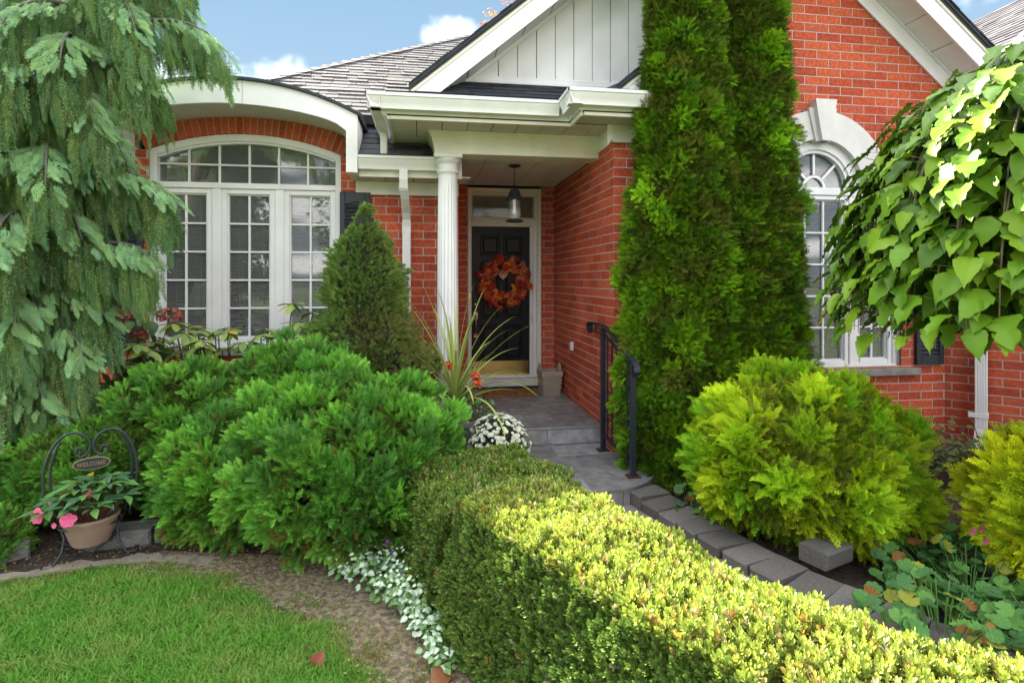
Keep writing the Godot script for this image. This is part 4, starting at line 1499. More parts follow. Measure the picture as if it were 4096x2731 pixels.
func build_small_things() -> void:
	# fallen leaves and clippings
	var lm := leaf_blade([0.0, 0.5, 0.7, 0.62, 0.4, 0.0], 0.25, 0.5, Color(1, 1, 1), Color(1, 1, 1))
	var red := put("fallen_leaf", lm, tone_mat("fallen_red", 0.33, 0.10, 0.075), self, Transform3D(grow_basis(Vector3(0.35, 0.55, 0.3), Vector3(0, 0.4, 1), Vector3(0.045, 0.085, 0.05)), Vector3(-0.50, 0.015, -2.72)))
	tag(red, "single curled reddish fallen leaf standing on the lawn edge", "leaf")
	var br := put("fallen_leaf", lm, tone_mat("fallen_brown", 0.24, 0.095, 0.035), self, Transform3D(grow_basis(Vector3(0.9, 0.25, -0.3), Vector3(0, 1, 0.3), Vector3(0.07, 0.11, 0.07)), Vector3(0.03, 0.02, -2.52)))
	tag(br, "large curled brown fallen leaf at the foot of the hedge", "leaf")
	var gr := put("fallen_leaf", lm, tone_mat("fallen_green", 0.20, 0.30, 0.05), self, Transform3D(grow_basis(Vector3(0.9, 0.15, 0.3), Vector3(0, 1, 0.2), Vector3(0.08, 0.10, 0.06)), Vector3(1.55, 0.02, -3.85)))
	tag(gr, "yellow-green fallen leaf lying on the walkway by the edging", "leaf")
	var b2 := put("fallen_leaf", lm, tone_mat("fallen_brown2", 0.22, 0.11, 0.05), self, Transform3D(grow_basis(Vector3(0.2, 0.9, 0.1), Vector3(0, 0.3, 1), Vector3(0.06, 0.10, 0.05)), Vector3(2.03, 0.02, -4.36)))
	tag(b2, "brown curled leaf standing between the landing and the edging", "leaf")
	# bits of dry litter strewn over the bed edge and bare strip
	var bit := MB.new()
	bit.quad(Vector3(-0.5, 0, 0), Vector3(0.1, 0.12, 0.3), Vector3(0.5, 0.02, 0), Vector3(0.05, 0.1, -0.3))
	var xfs := []
	var cols := []
	for i in 5200:
		var t := rng.randf()
		var p: Vector2
		if i % 2 == 0:
			p = Vector2(lerpf(-1.3, 0.55, t), lerpf(-3.80, -1.9, t)) + Vector2(rng.randf_range(-0.30, 0.25), rng.randf_range(-0.22, 0.25))
		else:
			p = Vector2(rng.randf_range(-3.6, -0.5), -4.02 + rng.randf_range(-0.28, 0.34) + 0.12 * sin(t * 9.0))
		var s := rng.randf_range(0.006, 0.022)
		xfs.append(Transform3D(Basis.from_euler(Vector3(rng.randf_range(-0.4, 0.4), rng.randf() * TAU, rng.randf_range(-0.4, 0.4))).scaled(Vector3(s, s, s * rng.randf_range(0.4, 1.0))), Vector3(p.x, rng.randf_range(0.008, 0.026), p.y)))
		var c: Color = pick([Color(0.23, 0.14, 0.06), Color(0.30, 0.21, 0.11), Color(0.16, 0.07, 0.03), Color(0.36, 0.29, 0.18), Color(0.10, 0.06, 0.035), Color(0.24, 0.20, 0.06)])
		cols.append(c)
	var li := many("leaf_litter", bit.mesh(), M.dry_leaf, xfs, cols, self)
	tag(li, "dry brown leaf litter scattered along the bed edge", "litter")
	var wl := []
	var wc := []
	for i in 420:
		var p := Vector2(rng.randf_range(1.0, 2.3), rng.randf_range(-4.2, -2.4))
		var s := rng.randf_range(0.006, 0.02)
		wl.append(Transform3D(Basis.from_euler(Vector3(0, rng.randf() * TAU, 0)).scaled(Vector3(s, s, s * 0.6)), Vector3(p.x, 0.012, p.y)))
		wc.append(pick([Color(0.23, 0.14, 0.06), Color(0.30, 0.21, 0.11), Color(0.10, 0.09, 0.03)]))
	var wlo := many("walk_litter", bit.mesh(), M.dry_leaf, wl, wc, self)
	tag(wlo, "tiny dry clippings lying on the walkway", "litter")
	# tree with orange leaves that shows above the roof
	var tr := thing("maple_tree", "orange autumn tree showing above the white gable rake", "tree", Vector3(4.6, 0, -15.5))
	var tb := MB.new()
	tb.tube([Vector3(0, 0, 0), Vector3(0.05, 3, 0), Vector3(-0.05, 6, 0), Vector3(0.0, 9, 0)], [0.22, 0.18, 0.13, 0.05], 8)
	for k in 16:
		var a := k * 2.4
		var y := 4.5 + k * 0.33
		tb.tube([Vector3(0, y, 0), Vector3(cos(a) * 0.9, y + 0.8, sin(a) * 0.9), Vector3(cos(a) * 2.0, y + 2.0, sin(a) * 2.0)], [0.06, 0.04, 0.012], 5)
	obj("trunk", tb, M.grey_bark, tr)
	var star := maple_mesh()
	var mx := []
	var mc := []
	for i in 5200:
		var d := rv().normalized()
		var rr := pow(rng.randf(), 0.4)
		var p := Vector3(0, 8.3, 0) + d * Vector3(2.5, 2.8, 2.5) * rr
		var cl := sin(p.x * 2.3) + sin(p.y * 2.9 + 1.0) + sin(p.z * 2.6)
		if cl < -0.2:
			continue
		var s := rng.randf_range(0.07, 0.12)
		mx.append(Transform3D(Basis.from_euler(rv(3.0)).scaled(Vector3(s, s, s)), p))
		mc.append(pick([Color(0.55, 0.17, 0.03), Color(0.62, 0.27, 0.05), Color(0.48, 0.11, 0.05), Color(0.60, 0.33, 0.07)]))
	# twig tips reaching into view left of the rake
	for k in 4:
		var base := Vector3(-1.7, 8.5 + k * 0.1, 0.0)
		var tip: Vector3 = [Vector3(-3.15, 8.75, 0.1), Vector3(-2.95, 9.15, 0.0), Vector3(-2.75, 8.9, 0.2), Vector3(-2.65, 9.6, 0.0)][k]
		for i in 40:
			var t := rng.randf()
			var s := rng.randf_range(0.07, 0.11)
			mx.append(Transform3D(Basis.from_euler(rv(3.0)).scaled(Vector3(s, s, s)), base.lerp(tip, t) + rv(0.10)))
			mc.append(pick([Color(0.62, 0.25, 0.05), Color(0.66, 0.36, 0.09), Color(0.60, 0.20, 0.10)]))
	many("crown", star, M.broadleaf, mx, mc, tr)


var tone_cache := {}


func tone_mat(called: String, r: float, g: float, b: float, rough := 0.4, through := 0.6) -> StandardMaterial3D:
	if not M.has(called):
		leaf_mat(called, r, g, b, rough, through)
	return M[called]


func leaf_blade(prof: Array, fold: float, curl: float, mid: Color, rim: Color, wave := 0.0) -> ArrayMesh:
	# a leaf 1 long along y; prof gives its half widths; folded along the midrib, curled back towards the tip
	var b := MB.new()
	var n := prof.size()
	for i in n:
		var t := float(i) / (n - 1)
		var w: float = prof[i]
		var z := -curl * t * t
		var wv := wave * sin(i * 2.6)
		var dz := -2.0 * curl * t
		for h in [-1.0, -0.5, 0.0, 0.5, 1.0]:
			var lift := fold * w * (absf(h) if absf(h) < 0.6 else absf(h) * 0.86)
			b.v.append(Vector3(w * h, t, z + lift + wv * h * h * signf(h)))
			b.n.append(Vector3(-fold * signf(h) * (0.9 if h != 0.0 else 0.0) - wv * h * 3.0, -dz, 1.0).normalized())
			b.c.append(mid if h == 0.0 else rim)
	for i in n - 1:
		for h in 4:
			var k := i * 5 + h
			b.ix.append_array([k, k + 6, k + 1, k, k + 5, k + 6])
	return b.mesh()


func maple_mesh() -> ArrayMesh:
	var b := MB.new()
	var pts := []
	var outline := [[0.0, 1.0], [0.10, 0.62], [0.20, 0.66], [0.52, 0.72], [0.33, 0.42], [0.42, 0.36], [0.62, 0.18], [0.30, 0.12], [0.26, -0.12], [0.05, 0.0]]
	for p in outline:
		pts.append(Vector3(p[0], p[1], 0.10 * sin(p[0] * 9.0)))
	for i in range(outline.size() - 1, 0, -1):
		pts.append(Vector3(-outline[i][0], outline[i][1], -0.10 * sin(outline[i][0] * 8.0)))
	var c := Vector3(0, 0.32, 0.07)
	for i in pts.size():
		b.tri(c, pts[(i + 1) % pts.size()], pts[i])
	return b.mesh()


func round_leaf(scallops: int, pleat: float, mid: Color, rim: Color) -> ArrayMesh:
	# a rounded scalloped leaf, its stalk at the origin, the blade facing +z, tip along +y
	var b := MB.new()
	var n := scallops * 3
	var c := Vector3(0, 0.30, -0.05)
	var ring := []
	for i in n + 1:
		var a := lerpf(-PI * 0.93, PI * 0.93, float(i) / n)
		var r := 0.5 * (1.0 + 0.07 * cos(a * scallops * 1.075)) 
		ring.append(Vector3(sin(a) * r, 0.45 + cos(a) * r, 0.06 + pleat * cos(a * scallops * 1.075)))
	for i in n:
		var k := b.v.size()
		var q := [c, ring[i + 1], ring[i]]
		var nn: Vector3 = (q[1] - q[0]).cross(q[2] - q[0]).normalized()
		for j in 3:
			b.v.append(q[j]); b.n.append(nn if nn.z > 0 else -nn); b.c.append(mid if j == 0 else rim)
		b.ix.append_array([k, k + 2, k + 1])
	return b.mesh()


func build_across_the_street() -> void:
	# what stands behind the viewer; the photo shows it as reflections in the window panes
	rng.seed = 99
	var nh := thing("neighbour_house", "house with a pale hipped roof across the street, mirrored in the gable window", "house", Vector3(7.0, 0, 21.0))
	box_part("wall", M.brick4, nh, -6.0, 6.0, 0.0, 3.4, -1.0, 7.0)
	var r := MB.new()
	r.hexa([Vector3(-6.6, 3.4, 7.6), Vector3(6.6, 3.4, 7.6), Vector3(6.6, 3.4, -1.6), Vector3(-6.6, 3.4, -1.6), Vector3(-2.5, 7.2, 3.1), Vector3(2.5, 7.2, 3.1), Vector3(2.5, 7.2, 2.9), Vector3(-2.5, 7.2, 2.9)])
	obj("roof", r, M.shingle3, nh)
	for x in [-4.0, 0.0, 4.0]:
		var w := box_part("window", M.vinyl, nh, x - 0.9, x + 0.9, 1.0, 2.5, -1.05, -1.0)
		box_part("pane", M.shutter, w, x - 0.8, x + 0.8, 1.1, 2.4, -1.06, -1.051)
	var lm := leaf_blade([0.0, 0.35, 0.45, 0.3, 0.0], 0.2, 0.2, Color(1, 1, 1), Color(1, 1, 1))
	var sites := [Vector3(-9.0, 0, 15.5), Vector3(-3.2, 0, 17.5), Vector3(1.6, 0, 19.0), Vector3(-15.0, 0, 12.0), Vector3(14.5, 0, 17.0)]
	var names := ["broad shade tree across the street, reflected in the left casements", "shade tree opposite the porch, reflected in the middle casement", "shade tree opposite the driveway, reflected in the fan light", "leftmost street tree across the road", "rightmost street tree across the road"]
	for i in sites.size():
		var t := thing("street_tree", names[i], "tree", sites[i], 0.0, "trees across the street")
		var b := MB.new()
		b.tube([Vector3.ZERO, Vector3(0.1, 2.0, 0), Vector3(0, 6.0, 0)], [0.22, 0.17, 0.06], 8)
		for k in 9:
			var a := k * 2.4
			b.tube([Vector3(0, 2.0 + k * 0.4, 0), Vector3(cos(a) * 1.6, 3.8 + k * 0.4, sin(a) * 1.6)], [0.07, 0.02], 5)
		obj("trunk", b, M.grey_bark, t)
		var xf := []
		var cl := []
		for k in 2600:
			var d := rv().normalized()
			var p := Vector3(0, 5.2, 0) + d * Vector3(2.7, 3.2, 2.7) * pow(rng.randf(), 0.35)
			if sin(p.x * 1.9 + i) + sin(p.y * 2.1) + sin(p.z * 2.0) < -0.9:
				continue
			var s := rng.randf_range(0.20, 0.34)
			xf.append(Transform3D(Basis.from_euler(rv(3.0)).scaled(Vector3(s, s, s)), p))
			var v := rng.randf_range(0.7, 1.3)
			cl.append(Color(0.06 * v, 0.11 * v, 0.02 * v))
		many("crown", lm, M.broadleaf, xf, cl, t)


func tone_paver(i: int) -> StandardMaterial3D:
	var k := "paver%d" % (i * 5 % 3)
	if not M.has(k):
		var m := M.paver.duplicate() as StandardMaterial3D
		m.albedo_color = lin([0.165, 0.20, 0.135][i * 5 % 3], [0.15, 0.183, 0.124][i * 5 % 3], [0.138, 0.168, 0.113][i * 5 % 3])
		M[k] = m
	return M[k]


# ---------------------------------------------------------------- conifers and hedges
func ribbon(b: MB, p: Vector3, d: Vector3, face: Vector3, w: float, c0: Color, c1: Color) -> void:
	# one flat pointed branchlet from p along d
	var s := d.cross(face).normalized() * w
	var k := b.v.size()
	var q := [p - s * 0.7, p + s * 0.7, p + d * 0.6 + s, p + d, p + d * 0.6 - s]
	var nn := (s.cross(d)).normalized()
	if nn.dot(face) < 0.0:
		nn = -nn
	var cc := [c0, c0, c0.lerp(c1, 0.6), c1, c0.lerp(c1, 0.6)]
	for j in 5:
		b.v.append(q[j]); b.n.append((nn + s.normalized() * (0.35 if j == 1 or j == 2 else -0.35)).normalized()); b.c.append(cc[j])
	b.ix.append_array([k, k + 2, k + 1, k, k + 3, k + 2, k, k + 4, k + 3])


func frond_mesh(seed_no: int, pairs: int, subs: int, spread: float, angle: float, width: float, droop: float, base: Color, tip: Color, fine := false) -> ArrayMesh:
	# a flat scale-leaf spray 1 long along y: an axis with side shoots, each feathered again
	var r := RandomNumberGenerator.new()
	r.seed = seed_no
	var b := MB.new()
	var axis := func(t: float) -> Vector3: return Vector3(0.04 * sin(t * 5.0), t, -droop * t * t)
	for i in 6:
		var a: Vector3 = axis.call(i / 6.0)
		var e: Vector3 = axis.call((i + 1) / 6.0)
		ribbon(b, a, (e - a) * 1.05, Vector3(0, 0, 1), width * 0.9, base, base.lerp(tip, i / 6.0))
	for i in pairs * 2:
		var t := 0.06 + 0.92 * (i + 0.5) / (pairs * 2)
		var side := 1.0 if i % 2 == 0 else -1.0
		var l := spread * pow(1.0 - t, 0.75) * (0.35 + 0.65 * minf(1.0, t * 5.0)) * r.randf_range(0.8, 1.15) + 0.05
		var p: Vector3 = axis.call(t)
		var an := angle * r.randf_range(0.85, 1.15)
		var d := Vector3(sin(an) * side, cos(an), r.randf_range(-0.25, 0.20) - droop * 0.6) * l
		var f := Vector3(r.randf_range(-0.3, 0.3), 0, 1)
		var c1 := base.lerp(tip, clampf(0.35 + 0.6 * t + r.randf_range(-0.1, 0.1), 0, 1))
		ribbon(b, p, d, f, width, base.lerp(tip, t * 0.5), c1)
		for j in subs:
			var s := (j + 0.7) / (subs + 0.5)
			var sd := 1.0 if j % 2 == 0 else -1.0
			var q := p + d * s
			var dd := (d.normalized() * cos(0.65) + d.cross(f).normalized() * sin(0.65) * sd + Vector3(0, 0, r.randf_range(-0.25, 0.25))) * (l * 0.42 * (1.15 - s) + 0.025)
			ribbon(b, q, dd, f, width * 0.85, base.lerp(c1, 0.6), c1)
			if fine and l > 0.12:
				for m in 2:
					var g := dd * (0.35 + 0.3 * m)
					var e := (dd.normalized() * 0.8 + dd.cross(f).normalized() * 0.6 * (1.0 if m == 0 else -1.0)) * dd.length() * 0.5
					ribbon(b, q + g, e, f, width * 0.7, c1, c1)
	return b.mesh()


func plume_mesh(seed_no: int, fronds: Array, n: int, open: float, flat: float) -> ArrayMesh:
	# a tuft of sprays fanning out from one twig, about 1 long along y
	var r := RandomNumberGenerator.new()
	r.seed = seed_no
	var b := MB.new()
	for i in n:
		var a := i * 2.39996 + r.randf_range(-0.4, 0.4)
		var tilt := open * sqrt((i + 0.3) / n)
		var o := Vector3(cos(a), 0, sin(a))
		var d := (Vector3.UP * cos(tilt) + o * sin(tilt)).normalized()
		var side := d.cross(o).normalized()
		var face := (side * r.randf_range(-1.0, 1.0) + o.cross(side) * flat + Vector3.UP * 0.2)
		var l := r.randf_range(0.62, 0.92) * lerpf(1.0, 0.8, float(i) / n)
		var g := r.randf_range(0.72, 1.25)
		var z := face - d * face.dot(d)
		if z.length() < 0.05:
			z = side
		z = z.normalized()
		b.add_mesh(fronds[i % fronds.size()], Transform3D(Basis(d.cross(z) * l, d * l, z * l), d * 0.10 + o * 0.05), Color(g, g, g * 0.95))
	return b.mesh()


func needle_mesh(seed_no: int, n: int, base: Color, tip: Color) -> ArrayMesh:
	# a short spruce twig set with needles
	var r := RandomNumberGenerator.new()
	r.seed = seed_no
	var b := MB.new()
	for i in n:
		var t := pow(r.randf(), 0.8)
		var a := r.randf() * TAU
		var o := Vector3(cos(a), 0, sin(a))
		var d := (o * lerpf(0.9, 0.45, t) + Vector3(0, 0.75 + 0.5 * t, 0)).normalized() * r.randf_range(0.38, 0.6)
		ribbon(b, Vector3(0, t * 0.7, 0), d, o.cross(d), 0.030, base, tip)
	return b.mesh()


func sprig_mesh(seed_no: int, n: int) -> ArrayMesh:
	# a boxwood shoot with small oval leaves in pairs
	var r := RandomNumberGenerator.new()
	r.seed = seed_no
	var b := MB.new()
	for i in n:
		var t := (i + 0.5) / n
		var a := (i % 2) * PI + int(i / 2) * 1.5 + r.randf_range(-0.4, 0.4)
		var o := Vector3(cos(a), 0, sin(a))
		var d := (o * lerpf(1.0, 0.35, t) + Vector3(0, 0.35 + 0.9 * t, 0)).normalized()
		var l := r.randf_range(0.34, 0.50) * lerpf(1.0, 0.75, t)
		var s := d.cross(Vector3.UP).normalized() * l * 0.27
		var nn := s.cross(d).normalized()
		if nn.y < 0.0:
			nn = -nn
		var p := Vector3(0, t * 0.85, 0) + o * 0.02
		var g := r.randf_range(0.82, 1.18)
		var c := Color(g, g, g)
		var mid := nn * -l * 0.07
		var q := [p, p + d * l * 0.35 + s * 0.85, p + d * l * 0.75 + s * 0.8, p + d * l, p + d * l * 0.75 - s * 0.8, p + d * l * 0.35 - s * 0.85, p + d * l * 0.5 + mid]
		var k := b.v.size()
		for j in 7:
			b.v.append(q[j])
			b.n.append((nn + (s.normalized() * (-0.3 if j == 1 or j == 2 else 0.3 if j == 4 or j == 5 else 0.0))).normalized())
			b.c.append(c)
		for j in 6:
			b.ix.append_array([k + 6, k + (j + 1) % 6, k + j])
	return b.mesh()


func lump(f: FastNoiseLite, p: Vector3) -> float:
	return f.get_noise_3d(p.x, p.y, p.z)


func globe_shrub(called: String, label: String, group: String, c: Vector3, rad: Vector3, meshes: Array, count: int, size: float, cols: Array, seed_no: int, up := 0.55, lumpy := 0.14, lump_f := 1.6) -> Node3D:
	# a rounded shrub: stems, a dense inner mass of twigs and a deep shell of sprays that follow a lumpy outline
	rng.seed = seed_no
	var o := thing(called, label, "shrub", Vector3(c.x, 0, c.z), 0.0, group)
	var f := FastNoiseLite.new()
	f.seed = seed_no
	f.frequency = lump_f
	f.fractal_octaves = 2
	var st := MB.new()
	for k in 9:
		var a := k * 2.4
		var e := Vector3(cos(a) * rad.x * 0.7, c.y + rad.y * 0.25 * sin(k * 1.7), sin(a) * rad.z * 0.7)
		st.tube([Vector3(cos(a) * 0.05, 0, sin(a) * 0.05), e * 0.5 + Vector3(0, 0.05, 0), e], [0.022, 0.016, 0.006], 5)
	obj("stem", st, M.bark, o)
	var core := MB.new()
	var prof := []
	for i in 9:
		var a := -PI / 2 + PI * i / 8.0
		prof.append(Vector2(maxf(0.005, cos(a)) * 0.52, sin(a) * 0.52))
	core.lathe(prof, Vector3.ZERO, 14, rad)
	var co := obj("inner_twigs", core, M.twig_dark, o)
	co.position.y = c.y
	var lists := []
	for m in meshes:
		lists.append([[], []])
	var pad_r := size * 0.72
	var pads := int(2.1 * TAU * 2.0 * (rad.x + rad.z) * 0.5 * (rad.y + rad.x) * 0.5 / (PI * pad_r * pad_r))
	var each := maxi(4, int(float(count) / pads))
	for i in pads:
		# every bough ends in a pad of sprays that bulges out of the outline, with a dark gap round it
		var y := 1.0 - 1.75 * (i + rng.randf()) / pads
		var az := i * 2.39996 + rng.randf_range(-0.5, 0.5)
		var q := sqrt(maxf(0.0, 1.0 - y * y))
		var d := Vector3(cos(az) * q, y, sin(az) * q)
		var nz := lump(f, d * 1.35 + c)
		var sc := 1.0 + nz * lumpy * 2.0 + rng.randf_range(-0.14, 0.04)
		var at := Vector3(0, c.y, 0) + d * rad * sc
		var out := (d / rad).normalized()
		var axis := (out + Vector3.UP * up * (0.3 if d.y < -0.2 else 1.0)).normalized()
		var tx := axis.cross(Vector3(0.31, 0.2, 0.93)).normalized()
		var tz := tx.cross(axis)
		var tone: Color = cols[rng.randi() % cols.size()]
		var pv := rng.randf_range(0.82, 1.18)
		var pr := pad_r * rng.randf_range(0.75, 1.2)
		for j in each:
			var rr := sqrt((j + rng.randf()) / each)
			var aa := j * 2.39996 + az
			var ex := tx * cos(aa) + tz * sin(aa)
			var p := at + ex * rr * pr - axis * rr * rr * pr * 0.45 - axis * rng.randf() * 0.03
			if p.y < 0.03:
				continue
			var along := (axis * 0.9 + ex * rr * 0.6 + Vector3.UP * up * 0.3 + rv(0.32)).normalized()
			var s := size * rng.randf_range(0.65, 1.1) * (1.0 - 0.2 * rr)
			var k := rng.randi() % meshes.size()
			lists[k][0].append(Transform3D(grow_basis(along, out * 0.55 + Vector3.UP * 0.75 + rv(0.55), Vector3(s, s, s)), p - along * s * 0.6))
			var v := pv * rng.randf_range(0.85, 1.15)
			var cc := Color(tone.r * v, tone.g * v, tone.b * v)
			# old inner foliage near the ground turns brown
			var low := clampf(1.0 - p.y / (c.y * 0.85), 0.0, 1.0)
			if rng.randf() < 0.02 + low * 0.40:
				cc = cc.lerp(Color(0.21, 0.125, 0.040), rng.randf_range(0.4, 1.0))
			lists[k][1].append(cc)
	# sparse, browner sprays deeper inside
	for i in int(count * 0.35):
		var d := rv().normalized()
		var p := Vector3(0, c.y, 0) + d * rad * rng.randf_range(0.60, 0.82)
		if p.y < 0.03:
			continue
		var s := size * rng.randf_range(0.7, 1.0)
		var k := rng.randi() % meshes.size()
		lists[k][0].append(Transform3D(grow_basis(d + Vector3.UP * 0.4 + rv(0.6), rv(), Vector3(s, s, s)), p))
		var cc: Color = cols[rng.randi() % cols.size()]
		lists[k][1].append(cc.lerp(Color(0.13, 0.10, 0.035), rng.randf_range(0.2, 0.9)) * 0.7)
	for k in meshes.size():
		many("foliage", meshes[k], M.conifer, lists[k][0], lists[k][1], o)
	return o


func column_tree(label: String, at: Vector3, height: float, prof: Callable, meshes: Array, count: int, size: float, cols: Array, seed_no: int) -> void:
	rng.seed = seed_no
	var o := thing("cedar_tree", label, "tree", at, 0.0, "tall cedars between the porch and the arched window")
	var t := MB.new()
	t.tube([Vector3(0, -0.02, 0), Vector3(0.02, height * 0.5, 0), Vector3(0, height * 0.93, 0)], [0.09, 0.06, 0.012], 8)
	obj("trunk", t, M.bark, o)
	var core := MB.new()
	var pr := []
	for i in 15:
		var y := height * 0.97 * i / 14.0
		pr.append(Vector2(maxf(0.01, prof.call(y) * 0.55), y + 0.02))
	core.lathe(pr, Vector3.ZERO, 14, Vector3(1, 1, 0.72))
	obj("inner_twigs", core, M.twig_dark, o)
	var f := FastNoiseLite.new()
	f.seed = seed_no
	f.frequency = 2.1
	f.fractal_octaves = 2
	var lists := []
	for m in meshes:
		lists.append([[], []])
	var pad_r := size * 0.72
	var pads := int(3.3 * height * TAU * 0.45 / (PI * pad_r * pad_r))
	var each := maxi(4, int(float(count) / pads))
	for i in pads:
		var y := height * pow((i + rng.randf()) / pads, 1.12)
		var r: float = prof.call(y)
		var az := i * 2.39996 + rng.randf_range(-0.6, 0.6)
		var out := Vector3(cos(az), 0, sin(az))
		var nz := lump(f, Vector3(cos(az) * r, y * 0.85, sin(az) * r) + at)
		var sc := r + nz * 0.15 + rng.randf_range(-0.13, 0.02)
		var centre := Vector3(cos(az) * sc, y, sin(az) * sc * 0.76)
		var axis := (out + Vector3.UP * rng.randf_range(0.35, 0.9)).normalized()
		var tx := axis.cross(Vector3(0.31, 0.2, 0.93)).normalized()
		var tz := tx.cross(axis)
		var tone: Color = cols[rng.randi() % cols.size()]
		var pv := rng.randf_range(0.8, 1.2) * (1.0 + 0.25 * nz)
		var spread := pad_r * rng.randf_range(0.7, 1.2)
		for j in each:
			var rr := sqrt((j + rng.randf()) / each)
			var aa := j * 2.39996 + az
			var ex := tx * cos(aa) + tz * sin(aa)
			var p := centre + ex * rr * spread - axis * rr * rr * spread * 0.55 - axis * rng.randf() * 0.03
			if p.y < 0.03:
				continue
			var along := (axis * 0.8 + ex * rr * 0.65 + out * 0.25 + rv(0.38)).normalized()
			var s := size * rng.randf_range(0.6, 1.05) * (1.0 - 0.2 * rr)
			var k := rng.randi() % meshes.size()
			lists[k][0].append(Transform3D(grow_basis(along, rv() + Vector3.UP * 0.3, Vector3(s, s, s)), p - along * s * 0.6))
			var v := pv * rng.randf_range(0.85, 1.15)
			lists[k][1].append(Color(tone.r * v, tone.g * v, tone.b * v))
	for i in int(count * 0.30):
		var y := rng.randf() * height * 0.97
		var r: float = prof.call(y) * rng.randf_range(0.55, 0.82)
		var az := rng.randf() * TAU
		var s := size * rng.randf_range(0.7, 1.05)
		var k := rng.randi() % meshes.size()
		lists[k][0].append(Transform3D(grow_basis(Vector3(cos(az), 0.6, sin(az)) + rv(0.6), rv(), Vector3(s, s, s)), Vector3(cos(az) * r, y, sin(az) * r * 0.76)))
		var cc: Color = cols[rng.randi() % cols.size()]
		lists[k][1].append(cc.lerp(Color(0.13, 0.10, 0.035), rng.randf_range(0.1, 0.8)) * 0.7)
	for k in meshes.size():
		many("crown", meshes[k], M.conifer, lists[k][0], lists[k][1], o)


